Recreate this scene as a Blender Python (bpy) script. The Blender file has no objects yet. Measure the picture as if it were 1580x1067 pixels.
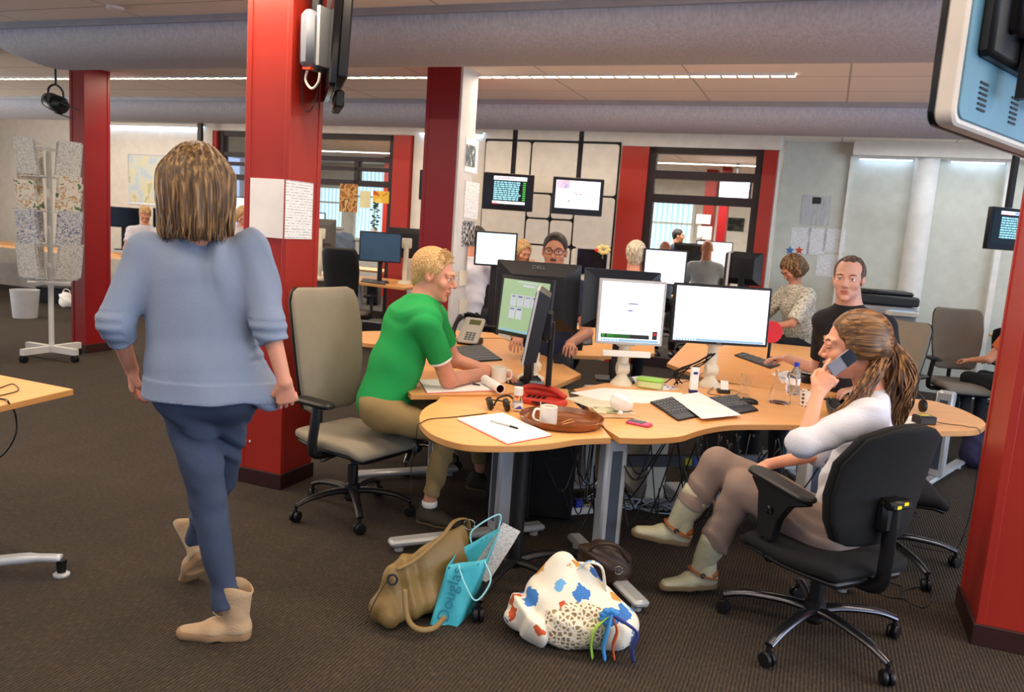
import bpy, bmesh, math, random
import numpy as np
from mathutils import Vector, Matrix, noise as mnoise
random.seed(7)
S = bpy.context.scene; COL = S.collection
PI = math.pi
# ---------------------------------------------------------------- camera
F_PX, PITCH, ROLL, CAMZ = 1228.0, math.radians(8.25), math.radians(4.0), 1.55
FW = Vector((0, math.cos(PITCH), -math.sin(PITCH))); UP0 = Vector((0, math.sin(PITCH), math.cos(PITCH))); RT0 = Vector((1, 0, 0))
CR = RT0*math.cos(ROLL) + UP0*math.sin(ROLL); CU = UP0*math.cos(ROLL) - RT0*math.sin(ROLL)
CAM = Vector((0, 0, CAMZ))
cam = bpy.data.cameras.new('camera'); camo = bpy.data.objects.new('camera', cam); COL.objects.link(camo)
cam.sensor_width = 36; cam.sensor_fit = 'HORIZONTAL'; cam.lens = 36*F_PX/1580
cam.clip_start = .05; cam.clip_end = 100
mm = Matrix((CR, CU, -FW)).transposed().to_4x4(); mm.translation = CAM
camo.matrix_world = mm
S.camera = camo
cam.dof.use_dof = True; cam.dof.focus_distance = 3.6; cam.dof.aperture_fstop = 5.0
S.view_settings.view_transform = 'Standard'; S.view_settings.look = 'None'
S.view_settings.gamma = 1; S.view_settings.use_curve_mapping = False
S.view_settings.exposure = 0.15
# ---------------------------------------------------------------- world: cool daylight from the window side behind the camera
w = bpy.data.worlds.new('daylight'); S.world = w; w.use_nodes = True
w.node_tree.nodes['Background'].inputs[0].default_value = (.50, .66, 1.0, 1)
w.node_tree.nodes['Background'].inputs[1].default_value = 0.88
# ---------------------------------------------------------------- room frame (u along the back wall, v into the room)
TH = math.radians(21.0); CT, ST = math.cos(TH), math.sin(TH)
def RW(u, v, z=0.0): return Vector((u*CT + v*ST, -u*ST + v*CT, z))
def toroom(p): return (p[0]*CT - p[1]*ST, p[0]*ST + p[1]*CT)
ROOM = Matrix.Rotation(-TH, 4, 'Z')
CEIL = 2.85; VB = 9.73; VR = 11.4
def area(name, loc, rot, sx, sy, power, col):
    l = bpy.data.lights.new(name, 'AREA'); l.shape = 'RECTANGLE'; l.size = sx; l.size_y = sy
    l.energy = power; l.color = col
    o = bpy.data.objects.new(name, l); COL.objects.link(o); o.location = loc; o.rotation_euler = rot
    return o
WARM = (1.0, .80, .60)
# ceiling luminaires (rows parallel to the back wall)
for v, u0, u1, pw in ((6.6, -11, -.1, 150), (3.4, -9, 4, 200), (1.0, -7, 4, 140), (-1.6, -6, 4, 90), (9.0, -11, -1.0, 60)):
    area('ceiling_lamp', RW((u0+u1)/2, v, CEIL-.03), (0, 0, -TH), u1-u0, .14, pw, WARM)
# lamps of the room beyond the glass and the cove lamps at the right
area('far_room_lamp', RW(-1.5, 13.2, CEIL-.05), (0, 0, -TH), 9, .12, 330, (1, .93, .84))
area('far_room_lamp', RW(-8.0, 13.2, CEIL-.05), (0, 0, -TH), 5, .12, 200, (1, .93, .84))
area('right_bay_lamp', RW(3.2, 9.6, CEIL-.05), (0, 0, -TH), 6, .3, 45, (.92, .97, 1))
# daylight through the tall window band on the right-hand side of the room
area('side_daylight_fill', RW(6.8, 2.5, 1.4), (0, math.radians(102), -TH), 2.0, 7.5, 330, (.74, .84, 1))
area('side_daylight_fill', RW(-13.6, 4.0, 1.3), (0, math.radians(-112), -TH), 1.6, 5.0, 190, (1, .93, .85))  # warm fill added at the left to lift the dark ceiling, no window modelled
# ---------------------------------------------------------------- pixel / plane helpers
def ray(x, y): return FW + CR*((x-790)/F_PX) - CU*((y-533.5)/F_PX)
def G(x, y, z=0.0):
    d = ray(x, y); return CAM + d*((z-CAMZ)/d.z)
def P(x, y, Y):                       # point seen at (x, y) at distance Y into the room
    d = ray(x, y); return CAM + d*(Y/d.y)
def WV(x, y, v):                      # point on the plane v = const (room frame) -> (u, z)
    d = ray(x, y); k = v/(d.x*ST + d.y*CT); p = CAM + d*k
    return toroom(p)[0], p.z
# ---------------------------------------------------------------- materials
def lin(c): return tuple((x/255/12.92 if x/255 <= .04045 else ((x/255+.055)/1.055)**2.4) for x in c)
MATS = {}
def mat(name, rgb=(128,128,128), rough=.6, metal=0, bump=0.0, bscale=60, var=.06, vscale=8, emit=0, trans=0, ior=1.45, sheen=0, coat=0, alpha=1, build=None):
    if name in MATS: return MATS[name]
    m = bpy.data.materials.new(name); m.use_nodes = True; MATS[name] = m
    nt = m.node_tree; b = nt.nodes['Principled BSDF']; N = nt.nodes.new; L = nt.links.new
    c = lin(rgb)
    b.inputs['Roughness'].default_value = rough; b.inputs['Metallic'].default_value = metal
    b.inputs['Transmission Weight'].default_value = trans; b.inputs['IOR'].default_value = ior
    b.inputs['Sheen Weight'].default_value = sheen; b.inputs['Coat Weight'].default_value = coat
    tc = N('ShaderNodeTexCoord')
    n = N('ShaderNodeTexNoise'); n.inputs['Scale'].default_value = vscale; n.inputs['Detail'].default_value = 4
    L(tc.outputs['Object'], n.inputs['Vector'])
    r = N('ShaderNodeValToRGB'); r.color_ramp.elements[0].position = .3; r.color_ramp.elements[1].position = .7
    r.color_ramp.elements[0].color = tuple(x*(1-var) for x in c)+(1,); r.color_ramp.elements[1].color = tuple(min(1, x*(1+var)) for x in c)+(1,)
    L(n.outputs['Fac'], r.inputs['Fac']); L(r.outputs['Color'], b.inputs['Base Color'])
    if bump:
        n2 = N('ShaderNodeTexNoise'); n2.inputs['Scale'].default_value = bscale; n2.inputs['Detail'].default_value = 3
        L(tc.outputs['Object'], n2.inputs['Vector'])
        bp = N('ShaderNodeBump'); bp.inputs['Strength'].default_value = bump; bp.inputs['Distance'].default_value = .01
        L(n2.outputs['Fac'], bp.inputs['Height']); L(bp.outputs['Normal'], b.inputs['Normal'])
    if emit:
        L(r.outputs['Color'], b.inputs['Emission Color']); b.inputs['Emission Strength'].default_value = emit
    if build: build(nt, b, tc, r)
    return m
def ramp(nt, stops, interp='LINEAR'):
    r = nt.nodes.new('ShaderNodeValToRGB'); r.color_ramp.interpolation = interp
    e = r.color_ramp.elements
    while len(e) < len(stops): e.new(.5)
    for q, (p, c) in zip(e, stops): q.position = p; q.color = tuple(lin(c))+(1,)
    return r
def tex(nt, kind, vec, **kw):
    t = nt.nodes.new('ShaderNodeTex'+kind); nt.links.new(vec, t.inputs['Vector'])
    for k, v in kw.items():
        if k in ('wave_type', 'bands_direction', 'wave_profile', 'feature', 'offset', 'offset_frequency', 'squash'): setattr(t, k, v)
        else: t.inputs[k.replace('_', ' ')].default_value = v
    return t
def mapping(nt, tc, scale=(1,1,1), rot=(0,0,0), out='Object'):
    m = nt.nodes.new('ShaderNodeMapping'); m.inputs['Scale'].default_value = scale; m.inputs['Rotation'].default_value = rot
    nt.links.new(tc.outputs[out], m.inputs['Vector']); return m.outputs['Vector']
# ---------------------------------------------------------------- mesh builder
def frame(z, hint=None):
    z = Vector(z).normalized(); h = Vector(hint) if hint is not None else (Vector((0,0,1)) if abs(z.z) < .9 else Vector((0,1,0)))
    x = h.cross(z).normalized(); y = z.cross(x)
    return x, y, z
class MB:
    def __init__(s, M=None): s.v = []; s.f = []; s.mi = []; s.m = 0; s.M = M or Matrix()
    def add(s, vs, fs):
        o = len(s.v); s.v += [s.M @ Vector(v) for v in vs]; s.f += [tuple(o+i for i in f) for f in fs]; s.mi += [s.m]*len(fs); return s
    def box(s, c, size, R=None, taper=1.0, bev=0.0):
        hx, hy, hz = size[0]/2, size[1]/2, size[2]/2; R = R or Matrix.Identity(3); c = Vector(c)
        if bev:
            b = min(bev, hx*.98, hy*.98, hz*.98); pts = []
            for sx in (-1,1):
                for sy in (-1,1):
                    for sz in (-1,1):
                        for q in ((hx-b,hy-b,hz),(hx-b,hy,hz-b),(hx,hy-b,hz-b)):
                            pts.append((sx*q[0], sy*q[1], sz*q[2]))
            bm = bmesh.new()
            for p in pts: bm.verts.new(p)
            bmesh.ops.convex_hull(bm, input=bm.verts)
            bm.verts.index_update()
            s.add([c + R @ v.co for v in bm.verts], [[v.index for v in f.verts] for f in bm.faces]); bm.free(); return s
        vs = [c + R @ Vector((sx*hx*(taper if sz > 0 else 1), sy*hy*(taper if sz > 0 else 1), sz*hz)) for sz in (-1,1) for sy in (-1,1) for sx in (-1,1)]
        return s.add(vs, [(0,2,3,1),(4,5,7,6),(0,1,5,4),(2,6,7,3),(0,4,6,2),(1,3,7,5)])
    def cyl(s, a, b, r0, r1=None, n=20, cap=True):
        r1 = r0 if r1 is None else r1; a, b = Vector(a), Vector(b); x, y, z = frame(b-a)
        vs = [p + (x*math.cos(2*PI*i/n) + y*math.sin(2*PI*i/n))*r for p, r in ((a, r0), (b, r1)) for i in range(n)]
        fs = [(i, (i+1)%n, n+(i+1)%n, n+i) for i in range(n)]
        if cap: fs += [tuple(range(n-1, -1, -1)), tuple(range(n, 2*n))]
        return s.add(vs, fs)
    def rings(s, R, close=True, cap=True):
        n = len(R[0]); vs = [p for r in R for p in r]; fs = []
        for k in range(len(R)-1):
            for i in range(n if close else n-1):
                j = (i+1) % n; fs.append((k*n+i, k*n+j, (k+1)*n+j, (k+1)*n+i))
        if cap and close: fs += [tuple(range(n-1, -1, -1)), tuple((len(R)-1)*n+i for i in range(n))]
        return s.add(vs, fs)
    def lathe(s, prof, c=(0,0,0), n=28, ax=(0,0,1), cap=True):
        x, y, z = frame(ax); c = Vector(c)
        return s.rings([[c + z*h + (x*math.cos(2*PI*i/n)+y*math.sin(2*PI*i/n))*max(r, 1e-4) for i in range(n)] for r, h in prof], cap=cap)
    def tube(s, pts, r, n=8, flat=1.0, hint=None, cap=True):
        pts = [Vector(p) for p in pts]; R = []; last = None
        for i, p in enumerate(pts):
            t = (pts[min(i+1, len(pts)-1)] - pts[max(i-1, 0)])
            if t.length < 1e-9: t = Vector((0,0,1))
            t.normalize()
            if last is None: x, y, _ = frame(t, hint)
            else:
                x = (last - t*last.dot(t))
                if x.length < 1e-6: x, y, _ = frame(t)
                x.normalize(); y = t.cross(x)
            last = x; rr = r[i] if isinstance(r, (list, tuple)) else r
            R.append([p + x*math.cos(2*PI*k/n)*rr + y*math.sin(2*PI*k/n)*rr*flat for k in range(n)])
        return s.rings(R, cap=cap)
    def prism(s, pts, z0, z1, bev=0.0):
        n = len(pts)
        if bev:
            def ins(d):
                out = []
                for i in range(n):
                    a, b, c = Vector(pts[i-1]), Vector(pts[i]), Vector(pts[(i+1)%n])
                    e1 = (b-a).normalized(); e2 = (c-b).normalized(); nn = Vector((-e1.y-e2.y, e1.x+e2.x))
                    if nn.length < 1e-6: nn = Vector((-e1.y, e1.x))
                    nn.normalize(); out.append(b + nn*d)
                return out
            ar = sum(pts[i-1][0]*pts[i][1]-pts[i][0]*pts[i-1][1] for i in range(n))
            sg = bev if ar > 0 else -bev
            q = ins(sg)
            R = [[(p[0], p[1], z0) for p in q], [(p[0], p[1], z0+bev) for p in pts], [(p[0], p[1], z1-bev) for p in pts], [(p[0], p[1], z1) for p in q]]
            return s.rings(R)
        return s.rings([[(p[0], p[1], z0) for p in pts], [(p[0], p[1], z1) for p in pts]])
    def ball(s, c, r, nu=16, nv=10, R=None):
        r = Vector((r, r, r)) if not hasattr(r, '__len__') else Vector(r); c = Vector(c); R = R or Matrix.Identity(3)
        rg = []
        for j in range(nv+1):
            a = PI*j/nv; rr = max(math.sin(a), 1e-3)
            rg.append([c + R @ Vector((r.x*rr*math.cos(2*PI*i/nu), r.y*rr*math.sin(2*PI*i/nu), -r.z*math.cos(a))) for i in range(nu)])
        return s.rings(rg)
    def quad(s, a, b, c, d): return s.add([a, b, c, d], [(0,1,2,3)])
def spline(pts, n=8):
    pts = [Vector(p) for p in pts]; out = []
    for i in range(len(pts)-1):
        p0, p1, p2, p3 = pts[max(i-1,0)], pts[i], pts[i+1], pts[min(i+2,len(pts)-1)]
        for k in range(n):
            t = k/n; out.append(.5*((2*p1)+(p2-p0)*t+(2*p0-5*p1+4*p2-p3)*t*t+(3*p1-p0-3*p2+p3)*t**3))
    out.append(pts[-1]); return out
def rrect(w, h, r, n=5):
    return [(sx*(w/2-r)+r*math.cos(a0+PI/2*k/n), sy*(h/2-r)+r*math.sin(a0+PI/2*k/n)) for sx, sy, a0 in ((1,1,0),(-1,1,PI/2),(-1,-1,PI),(1,-1,1.5*PI)) for k in range(n+1)]
def ob(name, mb, m, parent=None, smooth=False, bevel=0, loc=None, rot=None, fix=True):
    me = bpy.data.meshes.new(name)
    if isinstance(mb, MB):
        me.from_pydata([tuple(v) for v in mb.v], [], mb.f)
        for q in (m if isinstance(m, (list, tuple)) else [m]): me.materials.append(q)
        if any(mb.mi): me.polygons.foreach_set('material_index', mb.mi)
    else:
        me.from_pydata(mb[0], [], mb[1]); me.materials.append(m) if not isinstance(m, (list, tuple)) else [me.materials.append(q) for q in m]
    if fix:
        bm = bmesh.new(); bm.from_mesh(me); bmesh.ops.recalc_face_normals(bm, faces=bm.faces); bm.to_mesh(me); bm.free()
    o = bpy.data.objects.new(name, me); COL.objects.link(o)
    if parent: o.parent = parent
    if smooth:
        me.polygons.foreach_set('use_smooth', [True]*len(me.polygons))
        if smooth != 'all':
            try: me.set_sharp_from_angle(angle=math.radians(38))
            except Exception: pass
    if bevel:
        b = o.modifiers.new('bevel', 'BEVEL'); b.width = bevel; b.segments = 2; b.limit_method = 'ANGLE'; b.angle_limit = math.radians(35); b.harden_normals = False
    if loc is not None: o.location = loc
    if rot is not None: o.rotation_euler = rot
    return o
def tag(o, label, cat, group=None, kind=None):
    o['label'] = label; o['category'] = cat
    if group: o['group'] = group
    if kind: o['kind'] = kind
    return o
def thing(name, label, cat, loc=(0,0,0), rz=0, group=None):
    o = bpy.data.objects.new(name, None); COL.objects.link(o); o.empty_display_size = .1
    o.location = loc; o.rotation_euler = (0, 0, rz); return tag(o, label, cat, group)
def struct(name, mb, m, room=True, **kw):
    o = ob(name, mb, m, **kw); o['kind'] = 'structure'
    if room and o.parent is None: o.rotation_euler.z = -TH
    return o
def dup(root, loc, rz=None, label=None, rot=None):
    r = root.copy(); COL.objects.link(r); r.location = loc
    if rz is not None: r.rotation_euler = (0, 0, rz)
    if rot is not None: r.rotation_euler = rot
    if label: r['label'] = label
    for ch in list(root.children):
        c = ch.copy(); COL.objects.link(c); c.parent = r
        for g in list(ch.children):
            d = g.copy(); COL.objects.link(d); d.parent = c
    return r
def text(s, size, m, parent=None, M=None, name='lettering', depth=.0006, align='CENTER'):
    cu = bpy.data.curves.new('t', 'FONT'); cu.body = s; cu.size = size; cu.extrude = depth; cu.align_x = align; cu.align_y = 'CENTER'
    t = bpy.data.objects.new('t', cu); COL.objects.link(t); bpy.context.view_layer.update()
    me = bpy.data.meshes.new_from_object(t.evaluated_get(bpy.context.evaluated_depsgraph_get()))
    bpy.data.objects.remove(t); me.materials.clear(); me.materials.append(m)
    if M is not None: me.transform(M)
    o = bpy.data.objects.new(name, me); COL.objects.link(o); o.parent = parent
    return o
# ---------------------------------------------------------------- signed distance bodies -> surface nets
class SDF:
    def __init__(s): s.p = []
    def cone(s, a, b, ra, rb, k=.02, flat=False): s.p.append(('cone', np.array(a, float), np.array(b, float), ra, rb, k, flat)); return s
    def chain(s, pts, k=.02):
        for (a, ra), (b, rb) in zip(pts, pts[1:]): s.cone(a, b, ra, rb, k)
        return s
    def ell(s, c, r, k=.02, R=None, sub=False):
        if not hasattr(r, '__len__'): r = (r, r, r)
        s.p.append(('ell', np.array(c, float), np.array(r, float), k, np.array(R if R is not None else np.eye(3), float), sub)); return s
    def ecap(s, a, b, ra, rb, side, k=.02): s.p.append(('ecap', np.array(a, float), np.array(b, float), ra, rb, np.array(side, float), k)); return s
    def cut(s, p, n, c=None, r=None, k=.004):     # remove the half space on the +n side of p, within r of c
        s.p.append(('cut', np.array(p, float), np.array(n, float)/np.linalg.norm(n), np.array(c if c is not None else p, float), r or 9, k)); return s
    def mesh(s, h=.006, fn=None):
        lo = np.full(3, 1e9); hi = -lo
        for q in s.p:
            if q[0] == 'cone': pts = [(q[1], q[3]), (q[2], q[4])]; m = 0
            elif q[0] == 'ecap': pts = [(q[1], max(q[3])), (q[2], max(q[4]))]
            elif q[0] == 'ell' and not q[5]: pts = [(q[1], max(q[2]))]
            else: continue
            for c, r in pts: lo = np.minimum(lo, c-r-.03); hi = np.maximum(hi, c+r+.03)
        n = np.ceil((hi-lo)/h).astype(int)+1
        ax = [lo[i]+h*np.arange(n[i]) for i in range(3)]
        D = np.full(tuple(n), .5, np.float32)
        for q in s.p:
            if q[0] == 'cone': blo = np.minimum(q[1]-q[3], q[2]-q[4]); bhi = np.maximum(q[1]+q[3], q[2]+q[4]); k = q[5]
            elif q[0] == 'ecap': blo = np.minimum(q[1]-max(q[3]), q[2]-max(q[4])); bhi = np.maximum(q[1]+max(q[3]), q[2]+max(q[4])); k = q[6]
            elif q[0] == 'ell': blo = q[1]-max(q[2]); bhi = q[1]+max(q[2]); k = q[3]
            else: blo = q[3]-q[4]; bhi = q[3]+q[4]; k = q[5]
            mg = k+3*h
            i0 = np.clip(np.floor((blo-mg-lo)/h).astype(int), 0, n); i1 = np.clip(np.ceil((bhi+mg-lo)/h).astype(int)+1, 0, n)
            if (i1 <= i0).any(): continue
            sl = tuple(slice(i0[i], i1[i]) for i in range(3))
            X, Y, Z = np.meshgrid(ax[0][sl[0]], ax[1][sl[1]], ax[2][sl[2]], indexing='ij')
            if q[0] == 'cone':
                d = q[2]-q[1]; L = np.linalg.norm(d)+1e-9; u = d/L
                px, py, pz = X-q[1][0], Y-q[1][1], Z-q[1][2]; t = px*u[0]+py*u[1]+pz*u[2]; tc_ = np.clip(t, 0, L)
                E = np.sqrt((px-u[0]*tc_)**2+(py-u[1]*tc_)**2+(pz-u[2]*tc_)**2) - (q[3]+(q[4]-q[3])*tc_/L)
                if q[6]: E = np.maximum(E, t-L)
            elif q[0] == 'ecap':
                d = q[2]-q[1]; L = np.linalg.norm(d)+1e-9; u = d/L; sd = q[5]-u*np.dot(q[5], u); sd /= np.linalg.norm(sd); ff = np.cross(u, sd)
                px, py, pz = X-q[1][0], Y-q[1][1], Z-q[1][2]; t = px*u[0]+py*u[1]+pz*u[2]; tc_ = np.clip(t, 0, L); o = t-tc_; w = tc_/L
                rw = q[3][0]+(q[4][0]-q[3][0])*w; rd = q[3][1]+(q[4][1]-q[3][1])*w; m = np.minimum(rw, rd)
                a = (px*sd[0]+py*sd[1]+pz*sd[2])/rw; b = (px*ff[0]+py*ff[1]+pz*ff[2])/rd; c = o/m
                k0 = np.sqrt(a*a+b*b+c*c)+1e-9; k1 = np.sqrt((a/rw)**2+(b/rd)**2+(c/m)**2)+1e-9; E = k0*(k0-1)/k1
            elif q[0] == 'ell':
                R = q[4]; px, py, pz = X-q[1][0], Y-q[1][1], Z-q[1][2]
                a, b, c = [(px*R[0][i]+py*R[1][i]+pz*R[2][i]) for i in range(3)]; r = q[2]
                k0 = np.sqrt((a/r[0])**2+(b/r[1])**2+(c/r[2])**2)+1e-9; k1 = np.sqrt((a/r[0]**2)**2+(b/r[1]**2)**2+(c/r[2]**2)**2)+1e-9; E = k0*(k0-1)/k1
            else:
                E = (X-q[1][0])*q[2][0]+(Y-q[1][1])*q[2][1]+(Z-q[1][2])*q[2][2]
                if q[4] < 8: E = np.where((X-q[3][0])**2+(Y-q[3][1])**2+(Z-q[3][2])**2 < q[4]**2, E, -1)
                D[sl] = np.maximum(D[sl], E); continue
            A = D[sl]
            if q[0] == 'ell' and q[5]:
                hh = np.maximum(k-np.abs(A+E), 0)/k; D[sl] = np.maximum(A, -E)+hh*hh*k/4
            else:
                hh = np.maximum(k-np.abs(A-E), 0)/k; D[sl] = np.minimum(A, E)-hh*hh*k/4
        if fn is not None:
            near = np.abs(D) < .05; I = np.argwhere(near)
            D[near] += fn(lo[0]+I[:,0]*h, lo[1]+I[:,1]*h, lo[2]+I[:,2]*h)
        D[0]=D[-1]=.5; D[:,0]=D[:,-1]=.5; D[:,:,0]=D[:,:,-1]=.5
        return nets(D, lo, h)
def nets(D, lo, h):
    n = D.shape; ins = D < 0
    cn = [ins[i:n[0]-1+i, j:n[1]-1+j, k:n[2]-1+k] for i in (0,1) for j in (0,1) for k in (0,1)]
    anyin = np.zeros_like(cn[0]); allin = np.ones_like(cn[0])
    for c in cn: anyin |= c; allin &= c
    act = anyin & ~allin; I = np.argwhere(act); idx = np.full(act.shape, -1, np.int64); idx[act] = np.arange(len(I))
    pos = np.zeros((len(I), 3)); cnt = np.zeros(len(I))
    cor = [(i,j,k) for i in (0,1) for j in (0,1) for k in (0,1)]
    vals = {c: D[I[:,0]+c[0], I[:,1]+c[1], I[:,2]+c[2]].astype(float) for c in cor}
    for c in cor:
        for a in range(3):
            if c[a] == 0:
                e = list(c); e[a] = 1; e = tuple(e); A, B = vals[c], vals[e]; m = (A < 0) != (B < 0)
                t = np.where(m, A/np.where(m, A-B, 1), 0)
                for x in range(3): pos[:, x] += np.where(m, c[x]+(t if x == a else 0), 0)
                cnt += m
    V = lo + (I + pos/np.maximum(cnt, 1)[:, None])*h
    Q = []
    for a in range(3):
        b, c = (a+1) % 3, (a+2) % 3
        sA = [slice(None)]*3; sB = [slice(None)]*3; sA[a] = slice(0, n[a]-1); sB[a] = slice(1, n[a])
        A, B = ins[tuple(sA)], ins[tuple(sB)]; E = np.argwhere(A != B)
        E = E[(E[:, b] > 0) & (E[:, c] > 0) & (E[:, b] < n[b]-1) & (E[:, c] < n[c]-1)]
        fl = A[E[:,0], E[:,1], E[:,2]]
        def ix(db, dc):
            e = E.copy(); e[:, b] -= db; e[:, c] -= dc; return idx[e[:,0], e[:,1], e[:,2]]
        q = np.stack([ix(1,1), ix(0,1), ix(0,0), ix(1,0)], 1); q[~fl] = q[~fl][:, ::-1]; Q.append(q)
    Q = np.concatenate(Q); Q = Q[(Q >= 0).all(1)]
    return V, Q
def sob(name, parts, m, parent, off, slot=None, disp=None):
    """one mesh object out of several surface-net islands; off = origin of the thing"""
    Vs, Qs, o = [], [], 0
    for V, Q in parts: Vs.append(V); Qs.append(Q+o); o += len(V)
    V = np.concatenate(Vs); Q = np.concatenate(Qs); V = V-np.array(off)
    me = bpy.data.meshes.new(name); me.vertices.add(len(V)); me.vertices.foreach_set('co', V.astype(np.float32).ravel())
    me.loops.add(len(Q)*4); me.loops.foreach_set('vertex_index', Q.astype(np.int32).ravel())
    me.polygons.add(len(Q)); me.polygons.foreach_set('loop_start', np.arange(0, len(Q)*4, 4, dtype=np.int32))
    me.update(calc_edges=True); me.validate()
    for q in (m if isinstance(m, (list, tuple)) else [m]): me.materials.append(q)
    me.polygons.foreach_set('use_smooth', [True]*len(me.polygons))
    if slot is not None:
        C = V[Q].mean(1)+np.array(off); me.polygons.foreach_set('material_index', slot(C).astype(np.int32))
    ob_ = bpy.data.objects.new(name, me); COL.objects.link(ob_); ob_.parent = parent
    return ob_
# ---------------------------------------------------------------- shared materials
def carpet(nt, b, tc, r):
    v = tc.outputs['Object']
    wv = tex(nt, 'Wave', v, Scale=22.0, Distortion=.7, Detail=2.0, Detail_Scale=6.0) if False else tex(nt, 'Wave', v, Scale=22.0, Distortion=.5, Detail=1.0)
    wv.bands_direction = 'X'
    n = tex(nt, 'Noise', mapping(nt, tc, (60, 12, 60)), Scale=3.0, Detail=3.0)
    n2 = tex(nt, 'Noise', mapping(nt, tc, (3, 1, 1)), Scale=2.0, Detail=4.0)
    r1 = ramp(nt, [(.25, (17, 14, 12)), (.75, (66, 56, 45))]); nt.links.new(wv.outputs['Fac'], r1.inputs['Fac'])
    r2 = ramp(nt, [(.35, (26, 22, 20)), (.5, (46, 39, 33)), (.68, (92, 73, 50))]); nt.links.new(n.outputs['Fac'], r2.inputs['Fac'])
    mx = nt.nodes.new('ShaderNodeMixRGB'); mx.inputs[0].default_value = .42
    nt.links.new(r1.outputs['Color'], mx.inputs[1]); nt.links.new(r2.outputs['Color'], mx.inputs[2])
    mx2 = nt.nodes.new('ShaderNodeMixRGB'); mx2.blend_type = 'OVERLAY'; mx2.inputs[0].default_value = .35
    nt.links.new(mx.outputs[0], mx2.inputs[1]); nt.links.new(n2.outputs['Fac'], mx2.inputs[2])
    nt.links.new(mx2.outputs[0], b.inputs['Base Color'])
    bp = nt.nodes.new('ShaderNodeBump'); bp.inputs['Strength'].default_value = .5; bp.inputs['Distance'].default_value = .004
    nt.links.new(wv.outputs['Fac'], bp.inputs['Height']); nt.links.new(bp.outputs['Normal'], b.inputs['Normal'])
def tiles(nt, b, tc, r):
    br = nt.nodes.new('ShaderNodeTexBrick'); br.offset = 0; br.squash = 1
    nt.links.new(mapping(nt, tc, (1, 1, 1)), br.inputs['Vector'])
    br.inputs['Scale'].default_value = 1; br.inputs['Brick Width'].default_value = 1.17; br.inputs['Row Height'].default_value = .6
    br.inputs['Mortar Size'].default_value = .008; br.inputs['Color1'].default_value = lin((244,238,230))+(1,); br.inputs['Color2'].default_value = lin((240,234,226))+(1,)
    br.inputs['Mortar'].default_value = lin((190,184,176))+(1,)
    nt.links.new(br.outputs['Color'], b.inputs['Base Color'])
def ductcloth(nt, b, tc, r):
    n = tex(nt, 'Noise', mapping(nt, tc, (60, 60, 4)), Scale=1.0, Detail=4.0)
    q = ramp(nt, [(.3, (170,174,186)), (.7, (192,196,208))]); nt.links.new(n.outputs['Fac'], q.inputs['Fac']); nt.links.new(q.outputs['Color'], b.inputs['Base Color'])
def wood(c1, c2, sc=(2, 26, 26), s=1.0):
    def f(nt, b, tc, r):
        n = tex(nt, 'Noise', mapping(nt, tc, sc), Scale=s, Detail=6.0)
        q = ramp(nt, [(.3, c1), (.7, c2)]); nt.links.new(n.outputs['Fac'], q.inputs['Fac']); nt.links.new(q.outputs['Color'], b.inputs['Base Color'])
    return f
m_floor = mat('carpet', rough=.95, build=carpet)
m_ceil = mat('ceiling_tile', rough=.9, build=tiles)
m_duct = mat('duct_cloth', rough=.9, build=ductcloth)
m_wall = mat('white_wall', (226,222,212), .85, bump=.05)
m_red = mat('red_lacquer', (164,42,30), .38, var=.05, vscale=3)
m_dred = mat('dark_red_lacquer', (140,18,24), .4, var=.05, vscale=3)
m_skirt = mat('dark_brown_skirting', (52,22,18), .5)
m_blackwall = mat('near_black_paint', (30,26,34), .55)
m_frame = mat('dark_frame', (34,22,26), .5)
m_white = mat('white_paint', (232,230,224), .6)
m_greypaint = mat('grey_white_paint', (206,206,204), .6)
m_gap = mat('panel_gap', (18,18,24), .7)
m_panel = mat('white_panel', (224,218,206), .55)
m_alu = mat('brushed_alu', (176,180,186), .35, metal=.6)
m_lamp = mat('lamp_louvre', (255,240,215), .5, emit=5)
m_cove = mat('cove_tube', (190,215,255), .5, emit=9)
m_glass = mat('glass', (255,255,255), .03, trans=1, ior=1.02)
m_black = mat('black_plastic', (15,15,18), .42)
m_steel = mat('steel', (150,152,156), .25, metal=1)
m_paper = mat('white_paper', (250,250,248), .8)
m_dark = mat('dark_text', (40,40,44), .8)
# ---------------------------------------------------------------- structure (room coordinates)
struct('floor', MB().box((-3, 5.5, -.05), (22, 25, .1)), m_floor)
struct('ceiling', MB().box((-3, 6.4, CEIL+.05), (22, 23.2, .1)), m_ceil)
def wallz(name, segs, v, m=m_wall, t=.14):
    mb = MB()
    for u0, u1, z0, z1 in segs: mb.box(((u0+u1)/2, v+t/2, (z0+z1)/2), (u1-u0, t, z1-z0))
    return struct(name, mb, m)
wallz('wall_back', [(-14, -8.68, 0, CEIL), (-8.68, -5.35, 2.72, CEIL), (-5.35, -2.47, 0, CEIL), (-2.47, -.64, 2.66, CEIL)], VB)
VR = 10.45
wallz('wall_right', [(-.64, 7, 0, CEIL)], VR, mat('grey_green_wall', (206,208,196), .85, bump=.05))
m_wallr = mat('grey_green_wall', (206,208,196), .85, bump=.05)
struct('wall_corner', MB().box((-.72, (VB+.14+VR)/2, CEIL/2), (.14, VR-VB-.12, CEIL)), m_wall)
struct('wall_left', MB().box((-14.07, 9, CEIL/2), (.14, 14, CEIL)), m_wall)
struct('wall_far', MB().box((-6, 16.57, CEIL/2), (16, .14, CEIL)), m_wall)
struct('wall_far_side', MB().box((1.2, 13.6, CEIL/2), (.14, 6, CEIL)), m_wall)
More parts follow.
